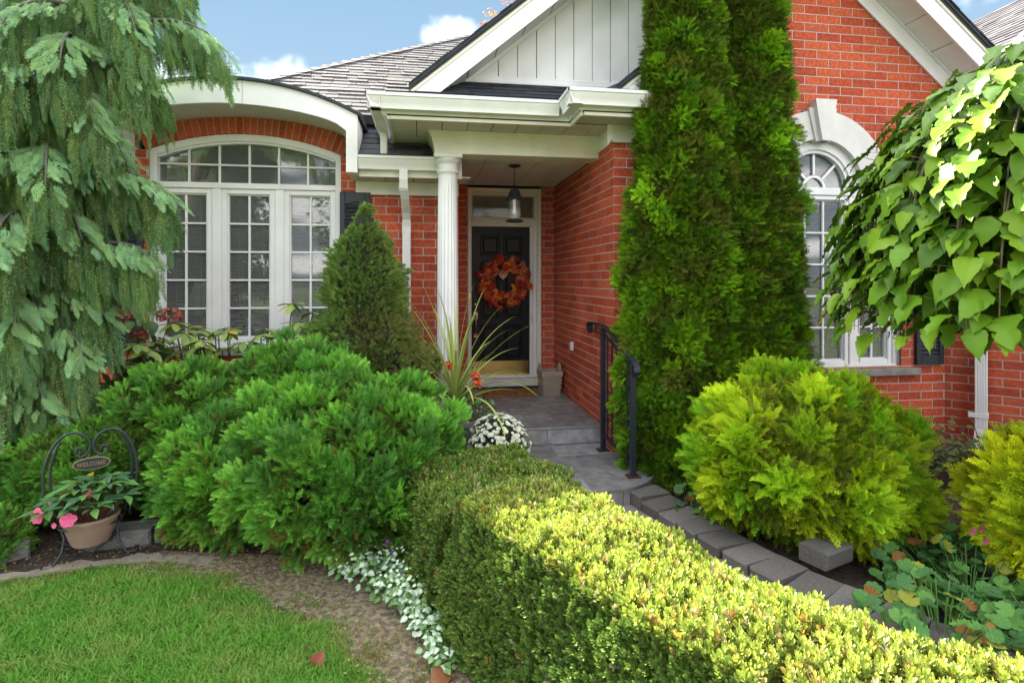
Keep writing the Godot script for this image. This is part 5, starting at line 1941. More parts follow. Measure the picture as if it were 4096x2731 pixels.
func build_conifers() -> void:
	var w := Color(1, 1, 1)
	# emerald cedars: short, bunched sprays
	var ced := []
	for k in 3:
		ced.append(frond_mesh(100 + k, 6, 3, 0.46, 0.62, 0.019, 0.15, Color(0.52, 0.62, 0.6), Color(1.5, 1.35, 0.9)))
	var cedp := []
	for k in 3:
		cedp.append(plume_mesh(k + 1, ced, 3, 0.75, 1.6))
	var cg := [Color(0.145, 0.315, 0.014), Color(0.180, 0.370, 0.014), Color(0.115, 0.260, 0.016), Color(0.220, 0.415, 0.016), Color(0.090, 0.190, 0.02), Color(0.150, 0.17, 0.03)]
	column_tree("taller front cedar column reaching past the top of the photo", Vector3(2.31, 0, -4.80), 5.6, func(y: float) -> float: return 0.66 * (1.0 - pow(y / 5.7, 1.45) * 0.70) * (0.82 + 0.18 * minf(1.0, y / 0.5)), cedp, 34000, 0.13, cg, 11)
	column_tree("narrower cedar column behind it, right beside the arched window", Vector3(2.95, 0, -4.80), 5.3, func(y: float) -> float: return 0.60 * (1.0 - pow(y / 5.5, 1.45) * 0.70) * (0.85 + 0.15 * minf(1.0, y / 0.5)), cedp, 27000, 0.13, cg, 12)
	# bright green globe cedars: longer feathery sprays
	var gl := []
	for k in 3:
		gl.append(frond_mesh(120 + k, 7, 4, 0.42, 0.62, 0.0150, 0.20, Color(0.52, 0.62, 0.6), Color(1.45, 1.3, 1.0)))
	var glp := []
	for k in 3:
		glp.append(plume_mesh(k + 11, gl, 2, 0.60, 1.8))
	var gg := [Color(0.170, 0.450, 0.062), Color(0.180, 0.450, 0.060), Color(0.120, 0.330, 0.055), Color(0.215, 0.500, 0.080), Color(0.105, 0.280, 0.060)]
	var grp := "green globe cedars left of the steps"
	globe_shrub("globe_cedar", "largest bright green globe cedar, nearest to the hedge and the white lamium", grp, Vector3(-0.50, 0.53, -4.04), Vector3(0.80, 0.66, 0.72), glp, 10500, 0.155, gg, 21)
	globe_shrub("globe_cedar", "mid-sized globe cedar lobe just right of the welcome stand", grp, Vector3(-1.28, 0.38, -4.30), Vector3(0.55, 0.52, 0.48), glp, 5800, 0.155, gg, 22)
	globe_shrub("globe_cedar", "globe cedar in front of the pointed dwarf spruce", grp, Vector3(-0.98, 0.74, -5.00), Vector3(0.68, 0.58, 0.48), glp, 6200, 0.155, gg, 23)
	globe_shrub("globe_cedar", "globe cedar below the rhododendron and picture window", grp, Vector3(-1.80, 0.62, -4.92), Vector3(0.66, 0.54, 0.48), glp, 5800, 0.155, gg, 24)
	globe_shrub("globe_cedar", "low globe cedar straight behind the welcome sign", grp, Vector3(-2.50, 0.34, -4.76), Vector3(0.58, 0.42, 0.46), glp, 5600, 0.15, gg, 25)
	globe_shrub("globe_cedar", "low globe cedar at the left edge under the weeping tree", grp, Vector3(-3.40, 0.34, -4.60), Vector3(0.66, 0.46, 0.50), glp, 5600, 0.15, gg, 26)
	globe_shrub("globe_cedar", "smallest globe cedar in the lower left corner by the lawn", grp, Vector3(-2.88, 0.10, -4.06), Vector3(0.36, 0.28, 0.26), glp, 2000, 0.14, gg, 27)
	# golden cedars: long feathers with yellow ends
	var go := []
	for k in 3:
		go.append(frond_mesh(140 + k, 8, 5, 0.40, 0.62, 0.0130, 0.30, Color(0.26, 0.55, 0.85), Color(1.75, 1.45, 0.9)))
	var gop := []
	for k in 3:
		gop.append(plume_mesh(k + 21, go, 2, 0.60, 2.0))
	var yg := [Color(0.40, 0.62, 0.025), Color(0.50, 0.68, 0.025), Color(0.28, 0.55, 0.025), Color(0.56, 0.70, 0.028)]
	globe_shrub("golden_cedar", "large round yellow-green golden cedar beside the edging blocks", "golden globe cedars right of the walkway", Vector3(2.66, 0.50, -3.70), Vector3(0.78, 0.62, 0.70), gop, 7200, 0.20, yg, 31, 0.35, 0.16)
	globe_shrub("golden_cedar", "golden cedar cut off by the right edge, under the mulberry", "golden globe cedars right of the walkway", Vector3(3.74, 0.50, -2.48), Vector3(0.72, 0.50, 0.70), gop, 5800, 0.20, [Color(0.60, 0.70, 0.02), Color(0.70, 0.74, 0.02), Color(0.50, 0.64, 0.02)], 32, 0.3, 0.16)
	# dwarf spruce
	rng.seed = 41
	var sp := thing("dwarf_spruce", "cone-shaped dwarf spruce with a browned right side, in front of the window", "shrub", Vector3(-0.53, 0, -5.42))
	var tr := MB.new()
	tr.tube([Vector3(0, 0, 0), Vector3(0, 1.2, 0), Vector3(0, 2.3, 0)], [0.05, 0.035, 0.01], 6)
	obj("trunk", tr, M.bark, sp)
	var prof := func(y: float) -> float: return 0.71 * pow(maxf(0.0, 1.0 - y / 2.44), 0.72) * (1.0 + 0.10 * sin(y * 7.0 + 0.6)) + 0.03
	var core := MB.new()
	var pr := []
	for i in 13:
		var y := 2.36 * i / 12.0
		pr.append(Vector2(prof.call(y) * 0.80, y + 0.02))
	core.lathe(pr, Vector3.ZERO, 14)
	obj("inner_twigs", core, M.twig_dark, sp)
	var nm := [needle_mesh(1, 30, Color(0.8, 0.8, 0.8), Color(1.15, 1.1, 1.0)), needle_mesh(2, 26, Color(0.8, 0.8, 0.8), Color(1.2, 1.15, 1.0))]
	var f := FastNoiseLite.new()
	f.seed = 8
	f.frequency = 3.0
	var ls := [[[], []], [[], []]]
	for i in 26000:
		var y := rng.randf() * 2.46
		var r: float = prof.call(y)
		if rng.randf() > r / 0.7 + 0.06:
			continue
		var a := rng.randf() * TAU
		var out := Vector3(cos(a), 0.35, sin(a)).normalized()
		var nz := f.get_noise_3d(cos(a) * r, y, sin(a) * r)
		var rr := r + nz * 0.17 - pow(rng.randf(), 1.5) * 0.09
		var p := Vector3(cos(a) * rr, y, sin(a) * rr)
		var along := (out + Vector3.UP * 0.25 + rv(0.5)).normalized()
		var s := rng.randf_range(0.040, 0.062)
		var k := rng.randi() % 2
		ls[k][0].append(Transform3D(grow_basis(along, rv(), Vector3(s, s, s)), p))
		var brown := smoothstep(0.15, 0.75, cos(a - 0.5) + 0.7 * f.get_noise_3d(p.x * 0.6, p.y * 0.6, 4.0)) * (0.85 if y < 1.5 else 0.25) * rng.randf()
		var c := Color(0.185, 0.310, 0.070).lerp(Color(0.30, 0.215, 0.075), brown)
		var v := rng.randf_range(0.75, 1.3)
		ls[k][1].append(Color(c.r * v, c.g * v, c.b * v))
	for k in 2:
		many("crown", nm[k], M.conifer, ls[k][0], ls[k][1], sp)


func hedge_fill(o: Node3D, spine: Array, count: int, size: float, seed_no: int, tones: Array) -> void:
	# spine: [x, z, half width, height] along the hedge; shoots cover a rounded box section with slightly flared sides
	rng.seed = seed_no
	var meshes := [sprig_mesh(1, 12), sprig_mesh(2, 12), sprig_mesh(3, 10)]
	var f := FastNoiseLite.new()
	f.seed = seed_no
	f.frequency = 2.2
	var lists := [[[], []], [[], []], [[], []]]
	var n := spine.size()
	var at := func(t: float) -> Array:
		var k := clampi(int(t * (n - 1)), 0, n - 2)
		var u := t * (n - 1) - k
		var e := u * u * (3 - 2 * u)
		var a: Array = spine[k]
		var b: Array = spine[k + 1]
		return [lerpf(a[0], b[0], u), lerpf(a[1], b[1], u), lerpf(a[2], b[2], e), lerpf(a[3], b[3], e), Vector3(b[0] - a[0], 0, b[1] - a[1]).normalized()]
	for i in count:
		var t := rng.randf()
		var s: Array = at.call(t)
		var dir: Vector3 = s[4]
		var side := Vector3(-dir.z, 0, dir.x)
		var hw: float = s[2]
		var h: float = s[3]
		# walk round the section: left side, top, right side
		var per := 2.0 * h + 2.0 * hw
		var w := rng.randf() * per
		var local: Vector3
		var out: Vector3
		if w < h:
			var y := w
			local = side * -(hw + (h - y) * 0.14) + Vector3.UP * y
			out = (-side + Vector3.UP * (0.15 + pow(y / h, 8.0))).normalized()
		elif w < h + 2.0 * hw:
			var x := w - h - hw
			local = side * x + Vector3.UP * h
			out = (Vector3.UP + side * pow(x / hw, 5.0)).normalized()
		else:
			var y := w - h - 2.0 * hw
			local = side * (hw + (h - y) * 0.14) + Vector3.UP * y
			out = (side + Vector3.UP * (0.15 + pow(y / h, 8.0))).normalized()
		# the ends are rounded
		var p := Vector3(s[0], 0, s[1]) + local
		var endness := 0.0
		if t < 0.02 or t > 0.98:
			var e := -1.0 if t < 0.5 else 1.0
			var rx := rng.randf_range(-1, 1)
			p = Vector3(s[0], 0, s[1]) + side * rx * hw + dir * e * (0.10 * (1.0 - rx * rx)) + Vector3.UP * rng.randf() * h
			out = (dir * e + Vector3.UP * 0.2).normalized()
			endness = 1.0
		var rim := pow(absf((w - h - hw) / hw), 6.0) if w > h and w < h + 2.0 * hw else 0.0
		p.y -= rim * 0.05
		if endness == 0.0 and (w < h or w > h + 2.0 * hw):
			p -= out * pow(clampf(local.y / h, 0, 1), 8.0) * 0.04
		p += out * (f.get_noise_3d(p.x, p.y, p.z) * 0.06 + f.get_noise_3d(p.x * 5.0, p.y * 5.0, p.z * 5.0) * 0.035 - pow(rng.randf(), 1.5) * 0.10)
		if p.y < 0.03:
			continue
		var along := (out * 0.8 + Vector3.UP * 0.45 + rv(0.5)).normalized()
		var sc := size * rng.randf_range(0.75, 1.25)
		var k := rng.randi() % 3
		lists[k][0].append(Transform3D(grow_basis(along, rv(), Vector3(sc, sc, sc)), p - along * sc * 0.5))
		var mixv := f.get_noise_3d(p.x * 1.4 + 7.0, p.y * 1.4, p.z * 1.4) * 0.5 + 0.5 + rng.randf_range(-0.35, 0.35)
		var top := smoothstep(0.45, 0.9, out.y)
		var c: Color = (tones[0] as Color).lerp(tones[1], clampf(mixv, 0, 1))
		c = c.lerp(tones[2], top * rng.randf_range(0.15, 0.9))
		if rng.randf() < 0.03 + 0.12 * top:
			c = c.lerp(pick([Color(0.42, 0.30, 0.14), Color(0.45, 0.40, 0.24), Color(0.40, 0.24, 0.06)]), rng.randf_range(0.4, 1.0))
		var v := rng.randf_range(0.8, 1.2)
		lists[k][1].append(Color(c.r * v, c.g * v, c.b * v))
	for k in 3:
		many("foliage", meshes[k], M.boxwood, lists[k][0], lists[k][1], o)
	# twiggy inside
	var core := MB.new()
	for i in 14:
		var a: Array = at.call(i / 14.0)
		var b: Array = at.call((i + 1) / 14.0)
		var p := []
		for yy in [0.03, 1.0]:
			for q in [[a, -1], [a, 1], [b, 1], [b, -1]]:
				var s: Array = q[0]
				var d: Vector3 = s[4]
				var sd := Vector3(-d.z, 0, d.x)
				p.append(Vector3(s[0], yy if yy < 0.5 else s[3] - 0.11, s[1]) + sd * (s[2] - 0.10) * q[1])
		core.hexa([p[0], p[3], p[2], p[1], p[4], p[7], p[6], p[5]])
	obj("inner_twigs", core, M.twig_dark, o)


func build_hedges() -> void:
	var far := thing("boxwood_hedge", "lower shaded boxwood hedge between the globe cedar and the landing", "hedge", Vector3.ZERO, 0.0, "clipped boxwood hedges")
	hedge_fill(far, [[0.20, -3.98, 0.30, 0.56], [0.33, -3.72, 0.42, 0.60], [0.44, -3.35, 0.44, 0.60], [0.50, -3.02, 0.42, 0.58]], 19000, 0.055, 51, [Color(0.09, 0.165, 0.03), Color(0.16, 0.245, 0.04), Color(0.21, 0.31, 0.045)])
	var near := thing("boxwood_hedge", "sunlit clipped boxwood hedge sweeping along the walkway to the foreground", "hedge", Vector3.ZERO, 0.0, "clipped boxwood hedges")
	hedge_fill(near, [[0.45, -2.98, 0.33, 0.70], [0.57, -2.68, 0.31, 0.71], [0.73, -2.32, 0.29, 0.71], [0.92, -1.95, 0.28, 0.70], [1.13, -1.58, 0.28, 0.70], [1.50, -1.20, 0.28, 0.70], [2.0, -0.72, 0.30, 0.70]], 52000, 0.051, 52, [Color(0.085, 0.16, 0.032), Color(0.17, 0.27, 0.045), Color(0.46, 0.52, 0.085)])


# ---------------------------------------------------------------- weeping cypress
func build_weeping_cypress() -> void:
	rng.seed = 61
	var o := thing("weeping_cypress", "tall blue-green weeping cypress with drooping branches at the left", "tree", Vector3(-3.15, 0, -5.15))
	var tr := MB.new()
	var tp := [Vector3(-0.05, -0.02, 0), Vector3(-0.02, 0.9, 0.02), Vector3(0.02, 1.8, 0.0), Vector3(0.16, 2.7, 0.02), Vector3(0.36, 3.5, 0.04), Vector3(0.62, 4.3, 0.05), Vector3(0.85, 5.2, 0.05)]
	tr.tube(tp, [0.12, 0.10, 0.085, 0.07, 0.055, 0.04, 0.015], 10)
	obj("trunk", tr, M.grey_bark, o)
	var trunk := func(y: float) -> Vector3:
		for i in tp.size() - 1:
			if y <= tp[i + 1].y:
				return tp[i].lerp(tp[i + 1], (y - tp[i].y) / (tp[i + 1].y - tp[i].y))
		return tp[tp.size() - 1]
	# limbs: start height, azimuth (0 = +x, 90 = towards the viewer), reach, rise at the middle, height of the tip
	# each limb: start height, azimuth (0 = +x, 90 = towards the viewer), reach, rise at the middle, height of the tip, fullness, hang
	var limbs := [[3.75, 20.0, 1.28, 0.16, 3.76, 0.55, 0.16], [3.55, 35.0, 0.85, 0.20, 3.45, 1.0, 0.30], [3.95, 45.0, 0.80, 0.20, 3.80, 1.0, 0.32], [4.3, 12.0, 0.70, 0.15, 4.15, 1.0, 0.30],
		[2.62, 14.0, 1.08, 0.04, 2.63, 0.9, 0.34], [1.98, 20.0, 1.12, 0.02, 2.14, 1.1, 0.28], [3.0, 20.0, 0.62, 0.15, 2.95, 1.0, 0.34], [3.25, 50.0, 0.80, 0.2, 3.1, 1.2, 0.34],
		[1.7, 25.0, 0.80, 0.10, 1.70, 1.0, 0.34], [1.35, 35.0, 0.80, 0.10, 1.40, 1.1, 0.34], [2.3, 40.0, 0.70, 0.12, 2.30, 1.0, 0.34], [1.6, 65.0, 0.85, 0.12, 1.58, 1.2, 0.36], [2.2, 75.0, 0.95, 0.2, 2.15, 1.2, 0.36],
		[2.75, 62.0, 0.85, 0.2, 2.65, 1.1, 0.34], [2.7, 105.0, 0.90, 0.2, 2.55, 1.2, 0.36], [1.75, 115.0, 0.95, 0.2, 1.75, 1.2, 0.36], [1.2, 75.0, 0.80, 0.1, 1.25, 1.1, 0.36], [1.2, 110.0, 0.85, 0.1, 1.2, 1.1, 0.36],
		[3.4, 95.0, 0.85, 0.25, 3.2, 1.1, 0.36], [3.9, 110.0, 0.75, 0.2, 3.65, 1.0, 0.34], [4.4, 70.0, 0.62, 0.2, 4.15, 1.0, 0.32], [4.75, 20.0, 0.60, 0.1, 4.5, 1.0, 0.3], [2.3, 145.0, 0.95, 0.2, 2.2, 1.1, 0.36], [3.2, 150.0, 0.95, 0.2, 3.05, 1.1, 0.36],
		[1.5, 150.0, 0.95, 0.2, 1.5, 1.1, 0.36], [4.2, 165.0, 0.85, 0.2, 4.0, 1.0, 0.34], [2.0, 190.0, 0.95, 0.2, 1.9, 0.8, 0.34], [3.0, 220.0, 0.95, 0.2, 2.8, 0.8, 0.34], [2.2, 265.0, 0.65, 0.2, 2.2, 0.8, 0.3], [3.8, 300.0, 0.70, 0.2, 3.6, 0.8, 0.3], [2.9, 325.0, 0.60, 0.2, 2.8, 0.8, 0.3],
		[1.5, 325.0, 0.60, 0.2, 1.5, 0.8, 0.3], [4.6, 240.0, 0.65, 0.2, 4.4, 0.8, 0.3], [4.95, 90.0, 0.5, 0.15, 4.85, 0.9, 0.3], [0.98, 50.0, 0.70, 0.1, 1.05, 0.9, 0.34], [0.95, 95.0, 0.75, 0.1, 1.0, 0.9, 0.34], [0.95, 130.0, 0.8, 0.1, 1.0, 0.9, 0.34], [3.6, 70.0, 0.8, 0.2, 3.45, 1.0, 0.34]]
	var fr := []
	var bas := Color(0.85, 0.9, 0.85)
	for k in 4:
		fr.append(frond_mesh(160 + k, 9, 4, 0.30 + 0.08 * (k % 2), 0.50, 0.0105, 0.14, bas, Color(1.3, 1.25, 1.1), true))
	# strings of small pale cones among the hanging sprays
	var cones := MB.new()
	var r2 := RandomNumberGenerator.new()
	r2.seed = 4
	for i in 34:
		var t := r2.randf_range(0.1, 0.95)
		var p := Vector3(r2.randf_range(-0.16, 0.16) * (1.1 - t), t, r2.randf_range(-0.04, 0.06))
		var s := r2.randf_range(0.006, 0.012)
		var q := [p + Vector3(0, s, 0), p + Vector3(s, 0, 0), p + Vector3(0, 0, s), p + Vector3(-s, 0, 0), p + Vector3(0, 0, -s), p + Vector3(0, -s, 0)]
		for e in [[0, 2, 1], [0, 3, 2], [0, 4, 3], [0, 1, 4], [5, 1, 2], [5, 2, 3], [5, 3, 4], [5, 4, 1]]:
			cones.tri(q[e[0]], q[e[2]], q[e[1]])
	var cm := cones.mesh()
	var lists := [[[], []], [[], []], [[], []], [[], []]]
	var cx := []
	var cc := []
	var lb := MB.new()
	for L in limbs:
		var a0: Vector3 = trunk.call(L[0])
		var az := deg_to_rad(L[1])
		var hd := Vector3(cos(az), 0, sin(az))
		var tip: Vector3 = a0 + hd * L[2]
		tip.y = L[4]
		var mid: Vector3 = a0.lerp(tip, 0.5) + Vector3.UP * L[3]
		var pt := func(t: float) -> Vector3: return a0.lerp(mid, t).lerp(mid.lerp(tip, t), t) + Vector3(0, -0.22 * pow(t, 6.0), 0)
		var pts := []
		for i in 9:
			pts.append(pt.call(i / 8.0))
		lb.tube(pts, [0.028, 0.026, 0.023, 0.020, 0.017, 0.013, 0.010, 0.007, 0.003], 6)
		var sd := hd.cross(Vector3.UP)
		var n := int(430 * L[2] * L[5])
		var limb_tone := rng.randf_range(0.72, 1.15)
		for i in n:
			var t := pow(rng.randf(), 0.8) * 0.92 + 0.08
			var base: Vector3 = pt.call(minf(t, 1.0))
			var across := rng.randf_range(-1, 1) * 0.24 * (1.1 - 0.7 * t)
			var q := base + sd * across + Vector3(0, -absf(across) * 0.45, 0)
			var k := rng.randi() % 4
			var s: float
			var along: Vector3
			var face: Vector3
			var col: Color
			var hue := rng.randf()
			var wide := 1.0
			if i % 4 == 0 and t > 0.35:
				# pale fans draped over the outer end of the limb
				along = (hd * 0.6 + sd * signf(across) * 0.35 + Vector3.DOWN * rng.randf_range(0.45, 1.2) + rv(0.12)).normalized()
				s = rng.randf_range(0.10, 0.175)
				q.y += 0.015
				face = hd * 0.6 + Vector3(0, 0.9, 0.4) + rv(0.4)
				col = Color(0.235, 0.385, 0.135).lerp(Color(0.195, 0.365, 0.19), hue)
				wide = 1.1
			else:
				# long narrow strings that hang straight down from it
				q.y -= rng.randf() * (L[6] as float) * (1.0 - 0.35 * t)
				along = (Vector3.DOWN + hd * rng.randf_range(0.0, 0.12) + rv(0.10)).normalized()
				s = rng.randf_range(0.16, 0.34)
				face = Vector3(0.15, 0.1, 1.0) + rv(0.8)
				col = Color(0.135, 0.225, 0.062).lerp(Color(0.10, 0.205, 0.095), hue) * limb_tone
				wide = rng.randf_range(0.38, 0.68)
			if q.y - s < 0.45:
				s = maxf(0.12, q.y - 0.45)
			lists[k][0].append(Transform3D(grow_basis(along, face, Vector3(s * wide, s, s)), q))
			var v := rng.randf_range(0.7, 1.3)
			lists[k][1].append(Color(col.r * v, col.g * v, col.b * v))
			if wide < 0.9 and rng.randf() < 0.5:
				cx.append(lists[k][0][-1] * Transform3D(Basis(), Vector3(0, -0.05, 0.02)))
				cc.append(pick([Color(0.62, 0.58, 0.22), Color(0.52, 0.52, 0.20), Color(0.66, 0.60, 0.28)]))
	obj("limb", lb, M.grey_bark, o)
	for k in 4:
		many("crown", fr[k], M.cypress, lists[k][0], lists[k][1], o)
	many("cones", cm, M.cypress, cx, cc, o)


# ---------------------------------------------------------------- broad-leaved plants
func build_mulberry() -> void:
	rng.seed = 71
	var c := Vector3(3.80, 0, -2.84)
	var o := thing("weeping_mulberry", "weeping mulberry tree with large lobed glossy leaves at the right edge", "tree", c)
	var tr := MB.new()
	tr.tube([Vector3(0, -0.02, 0), Vector3(0.02, 0.9, 0.02), Vector3(-0.02, 1.7, 0.0), Vector3(0.0, 2.25, 0)], [0.075, 0.06, 0.06, 0.07], 10)
	obj("trunk", tr, M.bark, o)
	var lobed := [0.0, 0.22, 0.33, 0.36, 0.28, 0.17, 0.235, 0.25, 0.19, 0.09, 0.0]
	var plain_leaf := [0.0, 0.22, 0.31, 0.335, 0.325, 0.295, 0.25, 0.19, 0.12, 0.05, 0.0]
	var vein := Color(1.35, 1.25, 1.1)
	var rim := Color(1, 1, 1)
	var meshes := [leaf_blade(lobed, 0.30, 0.24, vein, rim, 0.03), leaf_blade(plain_leaf, 0.42, 0.30, vein, rim, 0.04), leaf_blade(plain_leaf, -0.12, 0.45, vein, rim, 0.05)]
	var tones := [tone_mat("mulberry0", 0.085, 0.185, 0.012, 0.42, 0.42), tone_mat("mulberry1", 0.11, 0.225, 0.012, 0.42, 0.42), tone_mat("mulberry2", 0.06, 0.135, 0.013, 0.42, 0.42), tone_mat("mulberry3", 0.15, 0.265, 0.013, 0.42, 0.42), tone_mat("mulberry_yellow", 0.36, 0.30, 0.02, 0.5, 0.6)]
	for k in 4:
		(tones[k] as StandardMaterial3D).metallic_specular = 0.3
	var branches := MB.new()
	var leaves := []
	# drooping shoots leave the head of the tree and fall outside one another like a fountain
	for i in 500:
		var a := i * 2.39996 + rng.randf_range(-0.2, 0.2)
		var reach := 1.02 * pow(rng.randf_range(0.25, 1.0), 0.6) * lerpf(1.0, 1.20, 0.5 + 0.5 * cos(a - PI))
		var hd := Vector3(cos(a), 0, sin(a))
		var head := Vector3(0, rng.randf_range(2.42, 2.86), 0)
		var crest := rng.randf_range(0.15, 0.62) * lerpf(1.15, 0.8, clampf(reach - 0.5, 0, 1))
		var low := rng.randf_range(1.42, 1.85)
		var pts := []
		for k in 12:
			var t := k / 11.0
			var h := reach * (1.0 - pow(1.0 - t, 2.1))
			var y := head.y + crest * 4.0 * t * (1 - t) * (1.2 - t) - pow(t, 1.7) * (head.y - low)
			pts.append(Vector3(hd.x * h, y, hd.z * h))
		branches.tube(pts, [0.012, 0.010, 0.009, 0.008, 0.007, 0.0065, 0.006, 0.0055, 0.005, 0.0045, 0.004, 0.002], 5)
		for k in 18:
			var t := 0.10 + 0.90 * (k + rng.randf()) / 18.0
			var f := minf(t, 0.999) * 11.0
			var q: Vector3 = (pts[int(f)] as Vector3).lerp(pts[mini(int(f) + 1, 11)], f - int(f))
			var sd := hd.cross(Vector3.UP) * (1.0 if k % 2 == 0 else -1.0)
			var side := rng.randf_range(0.2, 0.75)
			var pet := (sd * side + hd * 0.5 + Vector3.UP * 0.15).normalized() * rng.randf_range(0.04, 0.09)
			var along := (Vector3.DOWN * rng.randf_range(0.35, 0.95) + hd * rng.randf_range(0.6, 1.1) + sd * side * 0.6 + rv(0.22)).normalized()
			var face := (hd * 0.6 + Vector3.UP * 1.0 + rv(0.35))
			var s := rng.randf_range(0.11, 0.205)
			leaves.append([q + pet, along, face, s, q])
	obj("branch", branches, tone_mat("shoot_bark", 0.20, 0.17, 0.10, 0.8, 0.0), o)
	# the leaves nearest the viewer are leaves of their own, the rest one mass
	var eye := Vector3(0, CAM_Y, 0) - c
	var rated := []
	for l in leaves:
		rated.append([(l[0] as Vector3).distance_to(eye) - l[3] * 2.0, l])
	rated.sort_custom(func(x, y): return x[0] < y[0])
	var rest := [[[], []], [[], []], [[], []]]
	var stalk := MB.new()
	var alone := 0
	for r in rated:
		var l: Array = r[1]
		var s: float = l[3]
		stalk.bar(l[4], l[0], 0.003, 0.003)
		var k := rng.randi() % 3
		var xf := Transform3D(grow_basis(l[1], l[2], Vector3(s * rng.randf_range(0.9, 1.1), s, s)), l[0])
		var world: Vector3 = c + l[0]
		var dd := world.x * 0.1538 - world.z * 0.988
		var in_view := (world.x * 0.988 + world.z * 0.1538) / dd < 0.93
		var ti := pick([0, 0, 1, 1, 2, 3, 3]) as int
		if world.y < 1.62 and rng.randf() < 0.07:
			ti = 4
		if alone < 298 and in_view:
			alone += 1
			put("leaf", meshes[k], tones[ti], o, xf)
		else:
			rest[k][0].append(xf)
			var t: Color = (tones[ti] as StandardMaterial3D).albedo_color.srgb_to_linear()
			rest[k][1].append(t)
	for k in 3:
		many("foliage", meshes[k], M.broadleaf, rest[k][0], rest[k][1], o)
	obj("leaf_stalks", stalk, tone_mat("stalk_green", 0.16, 0.20, 0.04), o).set_meta("kind", "stuff")


func leafy(o: Node3D, called: String, mesh: ArrayMesh, m: Material, at: Vector3, along: Vector3, face: Vector3, s: Vector3) -> void:
	put(called, mesh, m, o, Transform3D(grow_basis(along, face, s), at))


